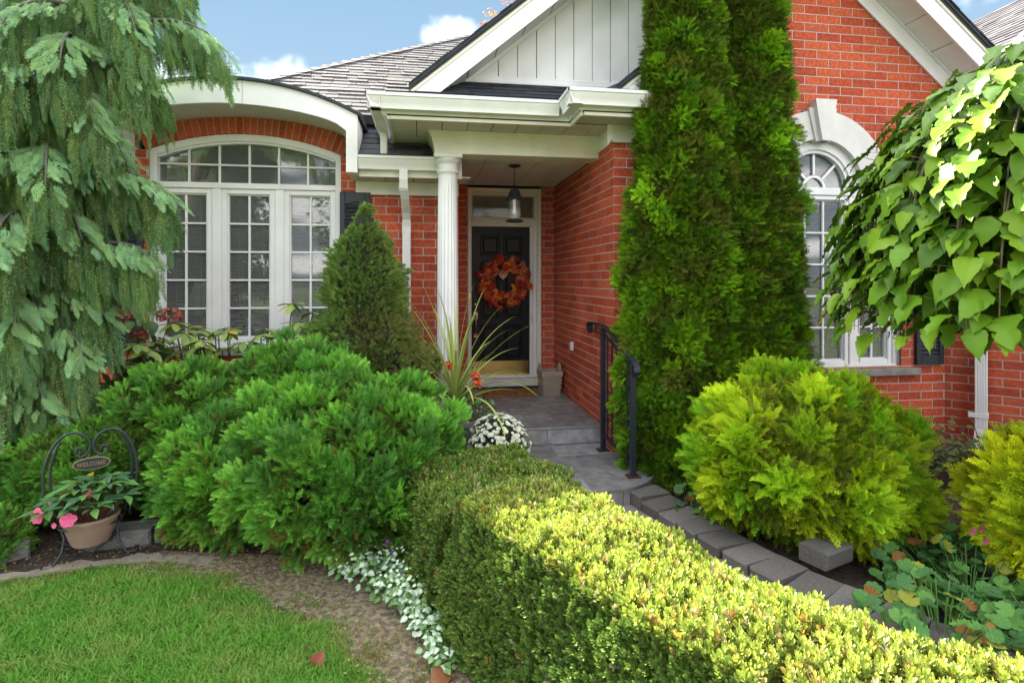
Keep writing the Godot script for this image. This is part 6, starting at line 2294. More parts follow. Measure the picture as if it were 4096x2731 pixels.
func build_beds() -> void:
	rng.seed = 81
	var white := Color(1, 1, 1)
	# --- hydrangea under the weeping tree
	var hy := thing("hydrangea", "leggy hydrangea with drooping dark leaves and faded red flower heads by the left shutter", "shrub", Vector3(-2.72, 0, -5.50))
	var hl := leaf_blade([0.0, 0.22, 0.34, 0.38, 0.35, 0.27, 0.15, 0.0], 0.30, 0.35, Color(1.25, 1.25, 1.1), white, 0.012)
	var ht := [tone_mat("hydrangea0", 0.063, 0.119, 0.0364, 0.4, 0.4), tone_mat("hydrangea1", 0.084, 0.154, 0.042, 0.4, 0.4), tone_mat("hydrangea2", 0.119, 0.175, 0.063, 0.4, 0.4), tone_mat("hydrangea3", 0.13, 0.075, 0.035, 0.5, 0.4)]
	var hs := MB.new()
	for i in 20:
		var a := i * 2.4
		var top := Vector3(cos(a) * rng.randf_range(0.1, 0.50), rng.randf_range(0.85, 1.45), sin(a) * rng.randf_range(0.1, 0.32))
		var base := Vector3(cos(a) * 0.08, 0, sin(a) * 0.06)
		hs.tube([base, base.lerp(top, 0.5) + rv(0.04), top], [0.008, 0.006, 0.004], 5)
		for k in 9:
			var t := 0.40 + 0.6 * k / 8.0
			var q := base.lerp(top, t)
			var b := k * 1.57 + a
			var out := Vector3(cos(b), 0, sin(b))
			leafy(hy, "leaf", hl, pick([ht[0], ht[1], ht[1], ht[2], ht[0], ht[2], ht[3]] if t < 0.55 else [ht[0], ht[1], ht[1], ht[2]]), q + out * 0.03, (out * 0.6 + Vector3.DOWN * rng.randf_range(0.3, 1.2) + rv(0.2)), out + Vector3.UP * 0.6, Vector3.ONE * rng.randf_range(0.095, 0.15))
	obj("stem", hs, M.bark, hy)
	var pet := leaf_blade([0.05, 0.40, 0.55, 0.45, 0.1], 0.2, 0.2, white, white)
	for fpos in [[Vector3(-0.08, 1.34, 0.30), 0.105, 0.7], [Vector3(0.16, 1.46, 0.15), 0.085, 0.85], [Vector3(0.50, 1.46, 0.05), 0.095, 1.0], [Vector3(0.27, 1.30, 0.1), 0.06, 0.7]]:
		var head := MB.new()
		for i in 130:
			var d := rv().normalized()
			if d.y < -0.5:
				continue
			var s: float = fpos[1] * rng.randf_range(0.28, 0.42)
			var p: Vector3 = fpos[0] + d * Vector3(1.15, 0.75, 1.0) * fpos[1]
			var c: Color = pick([Color(0.32, 0.055, 0.07), Color(0.38, 0.09, 0.10), Color(0.28, 0.07, 0.06), Color(0.36, 0.15, 0.10), Color(0.24, 0.16, 0.06)])
			head.add_mesh(pet, Transform3D(grow_basis(d.cross(rv()), d + rv(0.4), Vector3(s, s, s)), p), c)
		obj("flower_head", head, M.petal, hy)
		var stem := MB.new()
		stem.tube([Vector3(fpos[0].x * 0.6, 0.7, fpos[0].z * 0.5), fpos[0]], [0.006, 0.004], 5)
		obj("stem", stem, M.bark, hy)
	# --- rhododendron in front of the window
	var rh := thing("rhododendron", "pale green rhododendron with whorled leaves below the picture window", "shrub", Vector3(-1.72, 0, -5.55))
	var rl := leaf_blade([0.02, 0.10, 0.155, 0.17, 0.155, 0.11, 0.0], 0.30, 0.12, Color(1.25, 1.2, 1.0), white)
	var rt := [tone_mat("rhodo0", 0.188, 0.277, 0.06, 0.42, 0.5), tone_mat("rhodo1", 0.24, 0.323, 0.0675, 0.42, 0.5), tone_mat("rhodo2", 0.143, 0.232, 0.06, 0.42, 0.5), tone_mat("rhodo3", 0.36, 0.30, 0.035, 0.5, 0.5)]
	var rs := MB.new()
	var heads := []
	for i in 44:
		heads.append(Vector3(rng.randf_range(-0.72, 0.78), rng.randf_range(1.02, 1.38), rng.randf_range(-0.15, 0.45)))
	heads.append(Vector3(0.55, 1.56, 0.15)); heads.append(Vector3(0.72, 1.48, 0.12)); heads.append(Vector3(0.60, 1.40, 0.25)); heads.append(Vector3(0.35, 1.34, 0.2)); heads.append(Vector3(-0.42, 1.40, 0.2))
	for h in heads:
		rs.tube([Vector3(h.x * 0.35, 0.0, 0.0), Vector3(h.x * 0.8, h.y * 0.55, h.z * 0.5), h], [0.014, 0.009, 0.005], 5)
		var turn := rng.randf() * TAU
		for k in 7:
			var a := turn + TAU * k / 7.0
			var out := Vector3(cos(a), rng.randf_range(-0.75, 0.15), sin(a))
			leafy(rh, "leaf", rl, rt[3] if rng.randf() < 0.05 else rt[rng.randi() % 3], h + out * 0.01, out, Vector3.UP + rv(0.25), Vector3(1.25, 1, 1) * rng.randf_range(0.12, 0.165))
	obj("stem", rs, M.bark, rh)
	# --- variegated lamium at the foot of the hedge
	var la := thing("lamium_patch", "low variegated plant with silver white leaves at the foot of the hedge", "plant", Vector3(-0.20, 0, -3.45))
	var ll := leaf_blade([0.0, 0.34, 0.42, 0.36, 0.22, 0.0], 0.22, 0.25, Color(1.0, 1.0, 1.0), Color(0.55, 0.75, 0.5), 0.02)
	var lt := [tone_mat("lamium0", 0.62, 0.66, 0.6, 0.7, 0.4), tone_mat("lamium1", 0.7, 0.72, 0.68, 0.7, 0.4), tone_mat("lamium2", 0.42, 0.52, 0.34, 0.7, 0.4), tone_mat("lamium3", 0.14, 0.25, 0.07, 0.7, 0.4)]
	var patch := PackedVector2Array([Vector2(-0.36, -0.12), Vector2(-0.20, 0.10), Vector2(0.04, 0.35), Vector2(0.16, 0.62), Vector2(0.28, 0.90), Vector2(0.44, 0.80), Vector2(0.42, 0.40), Vector2(0.30, 0.0), Vector2(0.16, -0.45), Vector2(-0.02, -0.62), Vector2(-0.16, -0.40)])
	var shoots := []
	while shoots.size() < 330:
		var p := Vector2(rng.randf_range(-0.4, 0.5), rng.randf_range(-0.65, 0.95))
		if Geometry2D.is_point_in_polygon(p, patch):
			shoots.append(p)
	shoots.sort_custom(func(x, y): return x.y > y.y)
	var lx := []
	var lc := []
	var alone := 0
	for p in shoots:
		var h: float = rng.randf_range(0.05, 0.20) * (0.6 if p.y > 0.5 else 1.0)
		for k in 7:
			var a: float = k * 1.57 + p.x * 20.0
			var lev := 1.0 - int(k / 2) * 0.26
			var out := Vector3(cos(a), 0.18, sin(a))
			var s := rng.randf_range(0.026, 0.044) * (0.7 if k < 2 else 1.0)
			var at := Vector3(p.x, h * lev + 0.02, p.y) + out * 0.012 + rv(0.012)
			var m: Material = pick([lt[0], lt[1], lt[1], lt[2], lt[3]] if k < 5 else [lt[2], lt[3], lt[3]])
			var xf := Transform3D(grow_basis(out + Vector3(0, -0.3, 0) + rv(0.2), Vector3.UP + Vector3(0, 0, 0.5) + rv(0.3), Vector3(s, s, s)), at)
			if alone < 298 and k < 2:
				alone += 1
				put("leaf", ll, m, la, xf)
			else:
				lx.append(xf)
				lc.append((m as StandardMaterial3D).albedo_color.srgb_to_linear())
	many("foliage", ll, M.broadleaf, lx, lc, la)
	var fl := MB.new()
	for q in [Vector3(-0.02, 0.20, -0.05), Vector3(0.0, 0.17, 0.0), Vector3(0.06, 0.24, -0.35)]:
		for i in 16:
			var d := rv().normalized()
			fl.bar(q, q + d * 0.02, 0.008, 0.006)
	obj("flower", fl, tone_mat("lamium_flower", 0.30, 0.08, 0.36), la)
	# --- scented geraniums at lower right
	var gm := [round_leaf(7, 0.03, Color(1.25, 1.2, 1.1), white), round_leaf(8, 0.045, Color(1.2, 1.2, 1.1), Color(0.95, 1, 0.95))]
	var gt := [tone_mat("geranium0", 0.075, 0.2, 0.045, 0.75, 0.45), tone_mat("geranium1", 0.105, 0.25, 0.05, 0.75, 0.45), tone_mat("geranium2", 0.06, 0.155, 0.045, 0.75, 0.45), tone_mat("geranium3", 0.24, 0.26, 0.03, 0.6, 0.5), tone_mat("geranium4", 0.26, 0.12, 0.03, 0.8, 0.4)]
	var spots := [[Vector3(2.50, 0, -2.42), 0.34, 100, "geranium with scalloped leaves and small pink flowers beside the edging, nearest the viewer"], [Vector3(2.98, 0, -2.72), 0.42, 120, "geranium with scalloped dark leaves between the two golden cedars"], [Vector3(3.10, 0, -3.25), 0.38, 80, "geranium at the back between the golden cedars, in front of the hosta"], [Vector3(2.92, 0, -2.15), 0.38, 100, "geranium in the lower right corner below the cut-off golden cedar"], [Vector3(1.98, 0, -4.02), 0.12, 12, "small geranium tucked between the cedar and the edging blocks"]]
	for sp in spots:
		var g := thing("geranium", sp[3], "plant", sp[0], 0.0, "scented geraniums in the right bed")
		var st := MB.new()
		for i in sp[2]:
			var a := rng.randf() * TAU
			var r: float = sp[1] * sqrt(rng.randf())
			var h: float = rng.randf_range(0.10, 0.34) * (1.0 - 0.45 * r / sp[1])
			var p := Vector3(cos(a) * r, h, sin(a) * r)
			var out := Vector3(cos(a), 0.0, sin(a))
			var m: Material = gt[3] if rng.randf() < 0.06 else (gt[4] if rng.randf() < 0.05 and h < 0.2 else gt[rng.randi() % 3])
			leafy(g, "leaf", gm[rng.randi() % 2], m, p, out + Vector3(0, 0.1, 0.1) + rv(0.4), Vector3.UP * 1.2 + Vector3(-0.35, 0, 0.8) + rv(0.4), Vector3.ONE * rng.randf_range(0.055, 0.092))
			st.bar(Vector3(p.x * 0.4, 0.02, p.z * 0.4), p, 0.004, 0.004)
		obj("stem", st, gt[1], g)
	var gf := get_node("geranium_001")
	for q in [Vector3(0.0, 0.40, 0.02), Vector3(0.05, 0.36, 0.05), Vector3(0.08, 0.40, 0.0)]:
		for i in 5:
			var a := TAU * i / 5.0
			leafy(gf, "petal", pet, tone_mat("pink_petal", 0.55, 0.17, 0.20, 0.6, 0.5), q, Vector3(cos(a), sin(a), 0.25), Vector3(0, 0.4, 1), Vector3.ONE * 0.024)
	var gf5 := get_node("geranium_004")
	for q in [Vector3(-0.03, 0.42, 0.05), Vector3(0.0, 0.36, 0.06), Vector3(-0.05, 0.33, 0.05)]:
		for i in 4:
			var a := TAU * i / 4.0
			leafy(gf5, "petal", pet, tone_mat("coral_petal", 0.55, 0.10, 0.09, 0.6, 0.5), q, Vector3(cos(a), sin(a), 0.4), Vector3(0, 0.4, 1), Vector3.ONE * 0.02)
	# --- hosta and euonymus in the shady corner
	var ho := thing("hosta", "hosta with long green leaves edged in white behind the geraniums", "plant", Vector3(3.42, 0, -3.72))
	var hm := leaf_blade([0.02, 0.13, 0.19, 0.20, 0.17, 0.10, 0.0], 0.35, 0.45, Color(0.35, 0.5, 0.35), Color(1.0, 1.0, 0.9))
	for i in 16:
		var a := i * 2.4
		var out := Vector3(cos(a), 0.55, sin(a))
		leafy(ho, "leaf", hm, tone_mat("hosta", 0.338, 0.468, 0.208, 0.5, 0.4), Vector3(0, 0.10, 0) + out * 0.06, out, Vector3.UP, Vector3.ONE * rng.randf_range(0.24, 0.34))
	var em := leaf_blade([0.02, 0.25, 0.34, 0.32, 0.20, 0.0], 0.2, 0.15, Color(0.7, 0.8, 0.7), Color(1.25, 1.2, 0.8))
	var et := [tone_mat("euonymus0", 0.07, 0.119, 0.0392, 0.45, 0.4), tone_mat("euonymus1", 0.105, 0.154, 0.0476, 0.45, 0.4), tone_mat("euonymus2", 0.14, 0.063, 0.049, 0.6, 0.4)]
	for e in [[Vector3(4.15, 0, -4.30), "dark variegated euonymus against the brick, left of the downspout foot"], [Vector3(4.85, 0, -4.25), "dark variegated euonymus at the foot of the right downspout"]]:
		var eu := thing("euonymus", e[1], "shrub", e[0], 0.0, "euonymus bushes under the right window")
		var st := MB.new()
		for i in 42:
			var a := i * 2.4
			var tip := Vector3(cos(a) * rng.randf_range(0.15, 0.55), rng.randf_range(0.25, 0.62), sin(a) * rng.randf_range(0.1, 0.4))
			st.tube([Vector3.ZERO, tip * 0.6 + Vector3(0, 0.05, 0), tip], [0.006, 0.004, 0.002], 4)
			for k in 7:
				var b := k * 2.0
				leafy(eu, "leaf", em, et[2] if rng.randf() < 0.04 else et[rng.randi() % 2], tip * (0.45 + 0.55 * k / 7.0), Vector3(cos(b), 0.2, sin(b)), Vector3.UP + Vector3(0, 0, 0.6), Vector3.ONE * rng.randf_range(0.05, 0.08))
		obj("stem", st, M.bark, eu)


# ---------------------------------------------------------------- things on and round the porch
func build_porch_things() -> void:
	rng.seed = 91
	var white := Color(1, 1, 1)
	# lantern
	var lt := thing("hanging_lantern", "black hanging lantern with clear glass on a chain in front of the door", "lantern", Vector3(1.013, 0, -6.32))
	var b := MB.new()
	b.lathe([Vector2(0.0, 3.030), Vector2(0.012, 3.030), Vector2(0.02, 3.035), Vector2(0.055, 3.045), Vector2(0.07, 3.055), Vector2(0.072, 3.064)], Vector3.ZERO, 20)
	obj("canopy", b, M.iron, lt)
	var ch := MB.new()
	for i in 8:
		var y := 3.03 - i * 0.024
		var pts := []
		for k in 9:
			var a := TAU * k / 8.0
			pts.append(Vector3(cos(a) * 0.007 * (1.0 if i % 2 == 0 else 0.0), y - 0.014 + sin(a) * 0.016, cos(a) * 0.007 * (0.0 if i % 2 == 0 else 1.0)))
		ch.tube(pts, [0.0022], 5, false)
	var ring := []
	for k in 17:
		var a := TAU * k / 16.0
		ring.append(Vector3(cos(a) * 0.024, 2.825 + sin(a) * 0.026, 0))
	ch.tube(ring, [0.0035], 6, false)
	obj("chain", ch, M.iron, lt)
	var hat := MB.new()
	hat.lathe([Vector2(0.094, 2.685), Vector2(0.100, 2.692), Vector2(0.076, 2.712), Vector2(0.068, 2.74), Vector2(0.060, 2.765), Vector2(0.045, 2.79), Vector2(0.015, 2.798), Vector2(0.0, 2.80)], Vector3.ZERO, 24)
	obj("roof_cap", hat, M.iron, lt)
	var gl := MB.new()
	gl.lathe([Vector2(0.066, 2.46), Vector2(0.066, 2.69)], Vector3.ZERO, 20)
	obj("glass", gl, M.glass, lt)
	var cg := MB.new()
	for k in 6:
		var a := TAU * k / 6.0 + 0.3
		cg.bar(Vector3(cos(a) * 0.070, 2.44, sin(a) * 0.070), Vector3(cos(a) * 0.070, 2.70, sin(a) * 0.070), 0.010, 0.010)
	cg.lathe([Vector2(0.0, 2.42), Vector2(0.072, 2.425), Vector2(0.098, 2.43), Vector2(0.100, 2.44), Vector2(0.076, 2.455), Vector2(0.066, 2.462)], Vector3.ZERO, 24)
	obj("cage", cg, M.iron, lt)
	var bulb := MB.new()
	bulb.lathe([Vector2(0.0, 2.50), Vector2(0.022, 2.515), Vector2(0.028, 2.54), Vector2(0.020, 2.57), Vector2(0.014, 2.60), Vector2(0.014, 2.68)], Vector3.ZERO, 14)
	obj("bulb", bulb, M.plastic_white, lt)
	# wreath on the door
	var wr := thing("maple_leaf_wreath", "autumn wreath of red and orange maple leaves with a wooden heart on the door", "wreath", Vector3(1.08, 1.745, -7.73))
	var hoop := []
	for k in 25:
		var a := TAU * k / 24.0
		hoop.append(Vector3(cos(a) * 0.27, sin(a) * 0.27, 0))
	var hb := MB.new()
	hb.tube(hoop, [0.045], 8, false)
	obj("twig_hoop", hb, M.twig_dark, wr)
	var star := maple_mesh()
	var wt := [tone_mat("wreath0", 0.567, 0.101, 0.0162, 0.6, 0.35), tone_mat("wreath1", 0.405, 0.0405, 0.0189, 0.6, 0.35), tone_mat("wreath2", 0.702, 0.23, 0.0216, 0.6, 0.35), tone_mat("wreath3", 0.27, 0.0297, 0.0216, 0.6, 0.35), tone_mat("wreath4", 0.608, 0.297, 0.0405, 0.6, 0.35), tone_mat("wreath5", 0.459, 0.135, 0.108, 0.6, 0.35)]
	for i in 180:
		var a := i * 2.39996
		var r := 0.245 + rng.randf_range(-0.09, 0.09)
		var o := Vector3(cos(a), sin(a), 0)
		var dirv := (o * rng.randf_range(-0.4, 1.1) + Vector3(-o.y, o.x, 0) * rng.randf_range(-1.0, 1.0) + Vector3(0, 0, rng.randf_range(0.0, 0.7)))
		leafy(wr, "leaf", star, pick([wt[0], wt[0], wt[1], wt[1], wt[1], wt[3], wt[2], wt[3], wt[4], wt[5]]), o * r + Vector3(0, 0, 0.045 + rng.randf() * 0.045), dirv, Vector3(0, 0, 1) + o * 0.3 + rv(0.4), Vector3.ONE * rng.randf_range(0.075, 0.110))
	var berry := MB.new()
	for i in 90:
		var a := rng.randf() * TAU
		var r := 0.27 + rng.randf_range(-0.09, 0.09)
		var p := Vector3(cos(a) * r, sin(a) * r, 0.09 + rng.randf() * 0.03)
		berry.lathe([Vector2(0.0, -0.006), Vector2(0.006, 0.0), Vector2(0.0, 0.006)], p, 6)
	obj("berries", berry, tone_mat("wreath_berry", 0.24, 0.05, 0.03, 0.35, 0.0), wr).set_meta("kind", "stuff")
	var hp := PackedVector2Array()
	for i in 24:
		var t := TAU * i / 24.0
		hp.append(Vector2(16.0 * pow(sin(t), 3.0), 13.0 * cos(t) - 5.0 * cos(2 * t) - 2.0 * cos(3 * t) - cos(4 * t)) * 0.0036 + Vector2(-0.01, 0.09))
	var he := MB.new()
	he.plate(hp, 0.06, 0.072)
	obj("wooden_heart", he, M.heart_wood, wr)
	# door mat
	var mt := MB.new()
	mt.bevel_box(0.74, 1.44, 0.312, 0.332, -7.48, -7.06, 0.006)
	tag(obj("door_mat", mt, M.coir, self), "brown coir door mat below the front door", "mat")
	# wicker basket
	var ba := thing("wicker_basket", "square grey wicker basket with loop handle in the porch corner", "basket", Vector3(1.595, 0.313, -7.12), 0.05)
	var weave := MB.new()
	var rows := 11
	for i in rows:
		var y := 0.006 + i * 0.0235
		var w := lerpf(0.105, 0.125, float(i) / rows)
		for side in 4:
			var q := Basis(Vector3.UP, side * PI / 2)
			for k in 7:
				var x0 := -w + 2.0 * w * k / 7.0
				var x1 := -w + 2.0 * w * (k + 1) / 7.0
				var up := 0.011 if (k + i) % 2 == 0 else 0.0
				var p := []
				for yy in [y, y + 0.020]:
					for e in [[x0, w + up], [x1, w + up], [x1, w - 0.008], [x0, w - 0.008]]:
						p.append(q * Vector3(e[0], yy, e[1]))
				weave.hexa(p)
	obj("woven_sides", weave, M.wicker, ba).set_meta("kind", "stuff")
	var rim := MB.new()
	for side in 4:
		var q := Basis(Vector3.UP, side * PI / 2)
		var p := []
		for yy in [0.262, 0.315]:
			for e in [[-0.136, 0.136], [0.136, 0.136], [0.118, 0.120], [-0.118, 0.120]]:
				p.append(q * Vector3(e[0], yy, e[1]))
		rim.hexa(p)
	rim.box(-0.10, 0.10, 0.0, 0.01, -0.10, 0.10)
	obj("rim", rim, M.wicker, ba)
	for s in [-1, 1]:
		var hpts := []
		for k in 11:
			var a := PI * k / 10.0
			hpts.append(Vector3(s * 0.128, 0.30 + sin(a) * 0.095, cos(a) * 0.042))
		var hm := MB.new()
		hm.tube(hpts, [0.013], 7)
		obj("handle", hm, M.wicker, ba)
	# railing
	var ra := thing("iron_railing", "black wrought iron handrail on two posts at the right of the landing", "railing", Vector3(1.725, 0.14, -4.53))
	for s in [[0.0, 0.95, 0.0], [-0.02, 1.185, -0.74]]:
		var pm := MB.new()
		pm.bevel_box(s[0] - 0.0215, s[0] + 0.0215, 0.0, s[1], s[2] - 0.0215, s[2] + 0.0215, 0.003)
		obj("post", pm, M.iron, ra)
		var pl := MB.new()
		pl.box(s[0] - 0.055, s[0] + 0.055, 0.002, 0.010, s[2] - 0.05, s[2] + 0.05)
		for e in [[-0.04, -0.036], [0.04, -0.036], [-0.04, 0.036], [0.04, 0.036]]:
			pl.lathe([Vector2(0.008, 0.010), Vector2(0.008, 0.017), Vector2(0.0, 0.017)], Vector3(s[0] + e[0], 0, s[2] + e[1]), 6)
		obj("base_plate", pl, M.rust, ra)
	var hr := MB.new()
	var path := [Vector3(-0.025, 1.10, -1.15), Vector3(-0.025, 1.105, -1.175), Vector3(-0.025, 1.135, -1.195), Vector3(-0.025, 1.17, -1.195), Vector3(-0.025, 1.195, -1.17), Vector3(-0.025, 1.205, -1.12), Vector3(-0.022, 1.205, -0.95), Vector3(-0.02, 1.205, -0.74), Vector3(-0.015, 1.14, -0.50), Vector3(-0.006, 1.03, -0.18), Vector3(0, 0.972, 0.0), Vector3(0.0, 0.955, 0.05), Vector3(0, 0.93, 0.085), Vector3(0, 0.89, 0.092), Vector3(0, 0.86, 0.075), Vector3(0, 0.85, 0.052)]
	for i in path.size() - 1:
		var u := Vector3.UP if i > 4 and i < 12 else Vector3(0.0, 0.3, 1.0 if i > 11 else -1.0)
		hr.bar(path[i], path[i + 1] + (path[i + 1] - path[i]).normalized() * 0.003, 0.052, 0.010, u)
		hr.bar(path[i] + Vector3(0, -0.004, 0), path[i + 1] + Vector3(0, -0.004, 0), 0.030, 0.018, u)
	obj("handrail", hr, M.iron, ra)
	var bl := MB.new()
	bl.bar(Vector3(-0.02, 0.16, -0.74), Vector3(0, 0.09, 0.0), 0.026, 0.012)
	bl.bar(Vector3(-0.02, 1.14, -0.74), Vector3(0, 0.90, 0.0), 0.026, 0.010)
	obj("lower_rail", bl, M.iron, ra)
	for i in 5:
		var t := (i + 1) / 6.0
		var pk := MB.new()
		pk.bar(Vector3(-0.02 * t, lerpf(0.09, 0.16, t), -0.74 * t), Vector3(-0.02 * t, lerpf(0.91, 1.145, t), -0.74 * t), 0.014, 0.014, Vector3.BACK)
		obj("picket", pk, M.iron, ra)
	for s in [-0.96, -1.08]:
		var br := MB.new()
		br.bar(Vector3(-0.025, 1.12, s), Vector3(-0.025, 1.20, s), 0.014, 0.014, Vector3.BACK)
		br.bar(Vector3(-0.025, 1.125, -1.10), Vector3(-0.025, 1.125, -0.75), 0.012, 0.012)
		obj("bracket", br, M.iron, ra)
	# white chrysanthemum
	var mu := thing("chrysanthemum", "domed white chrysanthemum in a pot on the landing", "plant", Vector3(0.62, 0.14, -4.68))
	var pot := MB.new()
	pot.lathe([Vector2(0.0, 0.0), Vector2(0.10, 0.0), Vector2(0.135, 0.19), Vector2(0.145, 0.19), Vector2(0.145, 0.21), Vector2(0.13, 0.21), Vector2(0.12, 0.17), Vector2(0.0, 0.17)], Vector3.ZERO, 20)
	obj("pot", pot, M.iron, mu)
	var dome := MB.new()
	dome.lathe([Vector2(0.14, 0.17), Vector2(0.19, 0.24), Vector2(0.195, 0.32), Vector2(0.16, 0.42), Vector2(0.09, 0.475), Vector2(0.005, 0.49)], Vector3.ZERO, 16)
	obj("inner_leaves", dome, tone_mat("mum_inner", 0.02, 0.035, 0.012, 0.8, 0.0), mu)
	var ml := leaf_blade([0.0, 0.25, 0.3, 0.22, 0.0], 0.2, 0.2, white, white)
	var mx := []
	var mc := []
	for i in 700:
		var d := rv().normalized()
		if d.y < -0.55:
			continue
		var p := Vector3(0, 0.27, 0) + d * Vector3(0.225, 0.235, 0.225) * rng.randf_range(0.8, 1.0)
		var s := rng.randf_range(0.03, 0.05)
		mx.append(Transform3D(grow_basis(d + rv(0.6), Vector3.UP + rv(0.5), Vector3(s, s, s)), p))
		var v := rng.randf_range(0.7, 1.3)
		mc.append(Color(0.05 * v, 0.10 * v, 0.028 * v))
	many("foliage", ml, M.broadleaf, mx, mc, mu)
	var fm := MB.new()
	for ringi in 2:
		for k in 11:
			var a := TAU * k / 11.0 + ringi * 0.28
			var o := Vector3(cos(a), sin(a), 0)
			var t := Vector3(-o.y, o.x, 0)
			var l := 1.0 - 0.3 * ringi
			var z := 0.18 + 0.25 * ringi
			fm.tint = white
			fm.quad(o * 0.12 + Vector3(0, 0, 0.02), o * l * 0.7 - t * 0.15 + Vector3(0, 0, z * 0.7), o * l + Vector3(0, 0, z * 0.8), o * l * 0.7 + t * 0.15 + Vector3(0, 0, z * 0.7))
	fm.tint = Color(1.0, 0.85, 0.35)
	for k in 6:
		var a := TAU * k / 6.0
		var a2 := TAU * (k + 1) / 6.0
		fm.tri(Vector3(0, 0, 0.32), Vector3(cos(a) * 0.22, sin(a) * 0.22, 0.22), Vector3(cos(a2) * 0.22, sin(a2) * 0.22, 0.22))
	var fmesh := fm.mesh()
	var ft := tone_mat("mum_white", 0.78, 0.78, 0.66, 0.7, 0.4)
	var fx := []
	var fc := []
	var nfl := 0
	for i in 560:
		var t := (i + 0.5) / 560.0
		var y := 1.0 - 1.5 * t
		var a := i * 2.39996 + rng.randf_range(-0.35, 0.35)
		y = clampf(y + rng.randf_range(-0.06, 0.06), -0.6, 1.0)
		var r := sqrt(maxf(0.0, 1.0 - y * y))
		var d := Vector3(cos(a) * r, y, sin(a) * r)
		if y < -0.1 and rng.randf() < 0.45 or rng.randf() < 0.10:
			continue
		var bump := 1.0 + 0.05 * sin(a * 3.0 + y * 6.0)
		var p := Vector3(0, 0.28, 0) + d * Vector3(0.245, 0.24, 0.245) * bump * rng.randf_range(0.97, 1.04)
		var s := rng.randf_range(0.014, 0.026)
		var xf := Transform3D(grow_basis(rv(), d + Vector3(0, 0.3, 0.2) + rv(0.25), Vector3(s, s, s)), p)
		# grow_basis turns y along the first vector: the flower must face outwards with its z
		xf.basis = Basis.looking_at(-(d + Vector3(0, 0.25, 0) + rv(0.25)).normalized(), Vector3(0.1, 0.2, 1)).scaled(Vector3(s, s, s))
		if d.z > -0.25 and nfl < 298:
			nfl += 1
			put("flower_head", fmesh, ft, mu, xf)
		else:
			fx.append(xf)
			fc.append(Color(0.78, 0.78, 0.66))
	many("far_flower_heads", fmesh, M.petal, fx, fc, mu)
	# stone planter with a spiky dracaena, red geraniums, blue lobelia
	var pl := thing("stone_planter", "weathered grey stone planter bowl in front of the white column", "planter", Vector3(0.34, 0.14, -5.16))
	var pm := MB.new()
	pm.lathe([Vector2(0.0, 0.0), Vector2(0.15, 0.0), Vector2(0.16, 0.05), Vector2(0.24, 0.26), Vector2(0.265, 0.36), Vector2(0.28, 0.37), Vector2(0.28, 0.41), Vector2(0.25, 0.415), Vector2(0.235, 0.37), Vector2(0.0, 0.36)], Vector3.ZERO, 28)
	obj("bowl", pm, M.stone_pot, pl)
	var at := Vector3(0.29, 0.51, -5.20)
	var dr := thing("spike_plant", "arching yellow-green spike plant growing from the stone planter", "plant", at)
	var stem := MB.new()
	stem.tube([Vector3(0, -0.03, 0), Vector3(0.0, 0.18, 0.0), Vector3(0.0, 0.34, 0.0)], [0.035, 0.03, 0.02], 8)
	obj("stem", stem, tone_mat("spike_stem", 0.22, 0.22, 0.06), dr)
	var st := [tone_mat("spike0", 0.3, 0.375, 0.075, 0.42, 0.5), tone_mat("spike1", 0.375, 0.45, 0.112, 0.42, 0.5), tone_mat("spike2", 0.225, 0.315, 0.0675, 0.42, 0.5), tone_mat("spike3", 0.54, 0.435, 0.18, 0.5, 0.4)]
	# azimuth, starting tilt from upright, length, bend
	var blades := []
	for i in 50:
		var ring2 := float(i) / 50.0
		blades.append([i * 2.39996, lerpf(0.05, 1.25, pow(ring2, 0.85)), rng.randf_range(0.70, 1.02), lerpf(0.35, 2.1, ring2) * rng.randf_range(0.5, 1.25)])
	for q in blades:
		var hd := Vector3(cos(q[0]), 0, sin(q[0]))
		var sd := hd.cross(Vector3.UP)
		var p := Vector3(0, 0.30 - 0.14 * q[1], 0) + hd * 0.015
		var ang: float = q[1]
		var bm := MB.new()
		var steps := 14
		var prev := []
		for i in steps + 1:
			var t := float(i) / steps
			var w := 0.0165 * minf(1.0, 0.55 + t * 2.5) * pow(1.0 - t, 0.55) + 0.001
			var d := (hd * sin(ang) + Vector3.UP * cos(ang))
			var up := d.cross(sd) * -1.0
			var row := [p - sd * w + up * w * 0.35, p, p + sd * w + up * w * 0.35]
			if i > 0:
				bm.quad(prev[0], prev[1], row[1], row[0])
				bm.quad(prev[1], prev[2], row[2], row[1])
			prev = row
			ang += q[3] * (0.25 + 1.5 * t) / steps
			p += d * q[2] / steps
		obj("leaf", bm, st[3] if rng.randf() < 0.07 and q[1] > 0.9 else pick([st[0], st[1], st[1], st[2]]), dr)
	var ge := thing("red_geranium", "orange-red geraniums in bloom round the spike plant in the planter", "plant", Vector3(0.32, 0.51, -5.14))
	var glm := round_leaf(8, 0.03, Color(1.1, 1.1, 1.0), white)
	var gst := MB.new()
	for i in 44:
		var a := i * 2.4
		var r := rng.randf_range(0.10, 0.30)
		var p := Vector3(cos(a) * r, rng.randf_range(0.03, 0.22), sin(a) * r)
		gst.bar(p * Vector3(0.5, 0.2, 0.5), p, 0.004, 0.004)
		leafy(ge, "leaf", glm, tone_mat("red_geranium_leaf", 0.105, 0.217, 0.0525, 0.6, 0.4), p, Vector3(cos(a), 0.1, sin(a)) + rv(0.3), Vector3.UP + Vector3(0, 0, 0.7) + rv(0.3), Vector3.ONE * rng.randf_range(0.05, 0.08))
	var petm := leaf_blade([0.05, 0.40, 0.55, 0.45, 0.1], 0.2, 0.2, white, white)
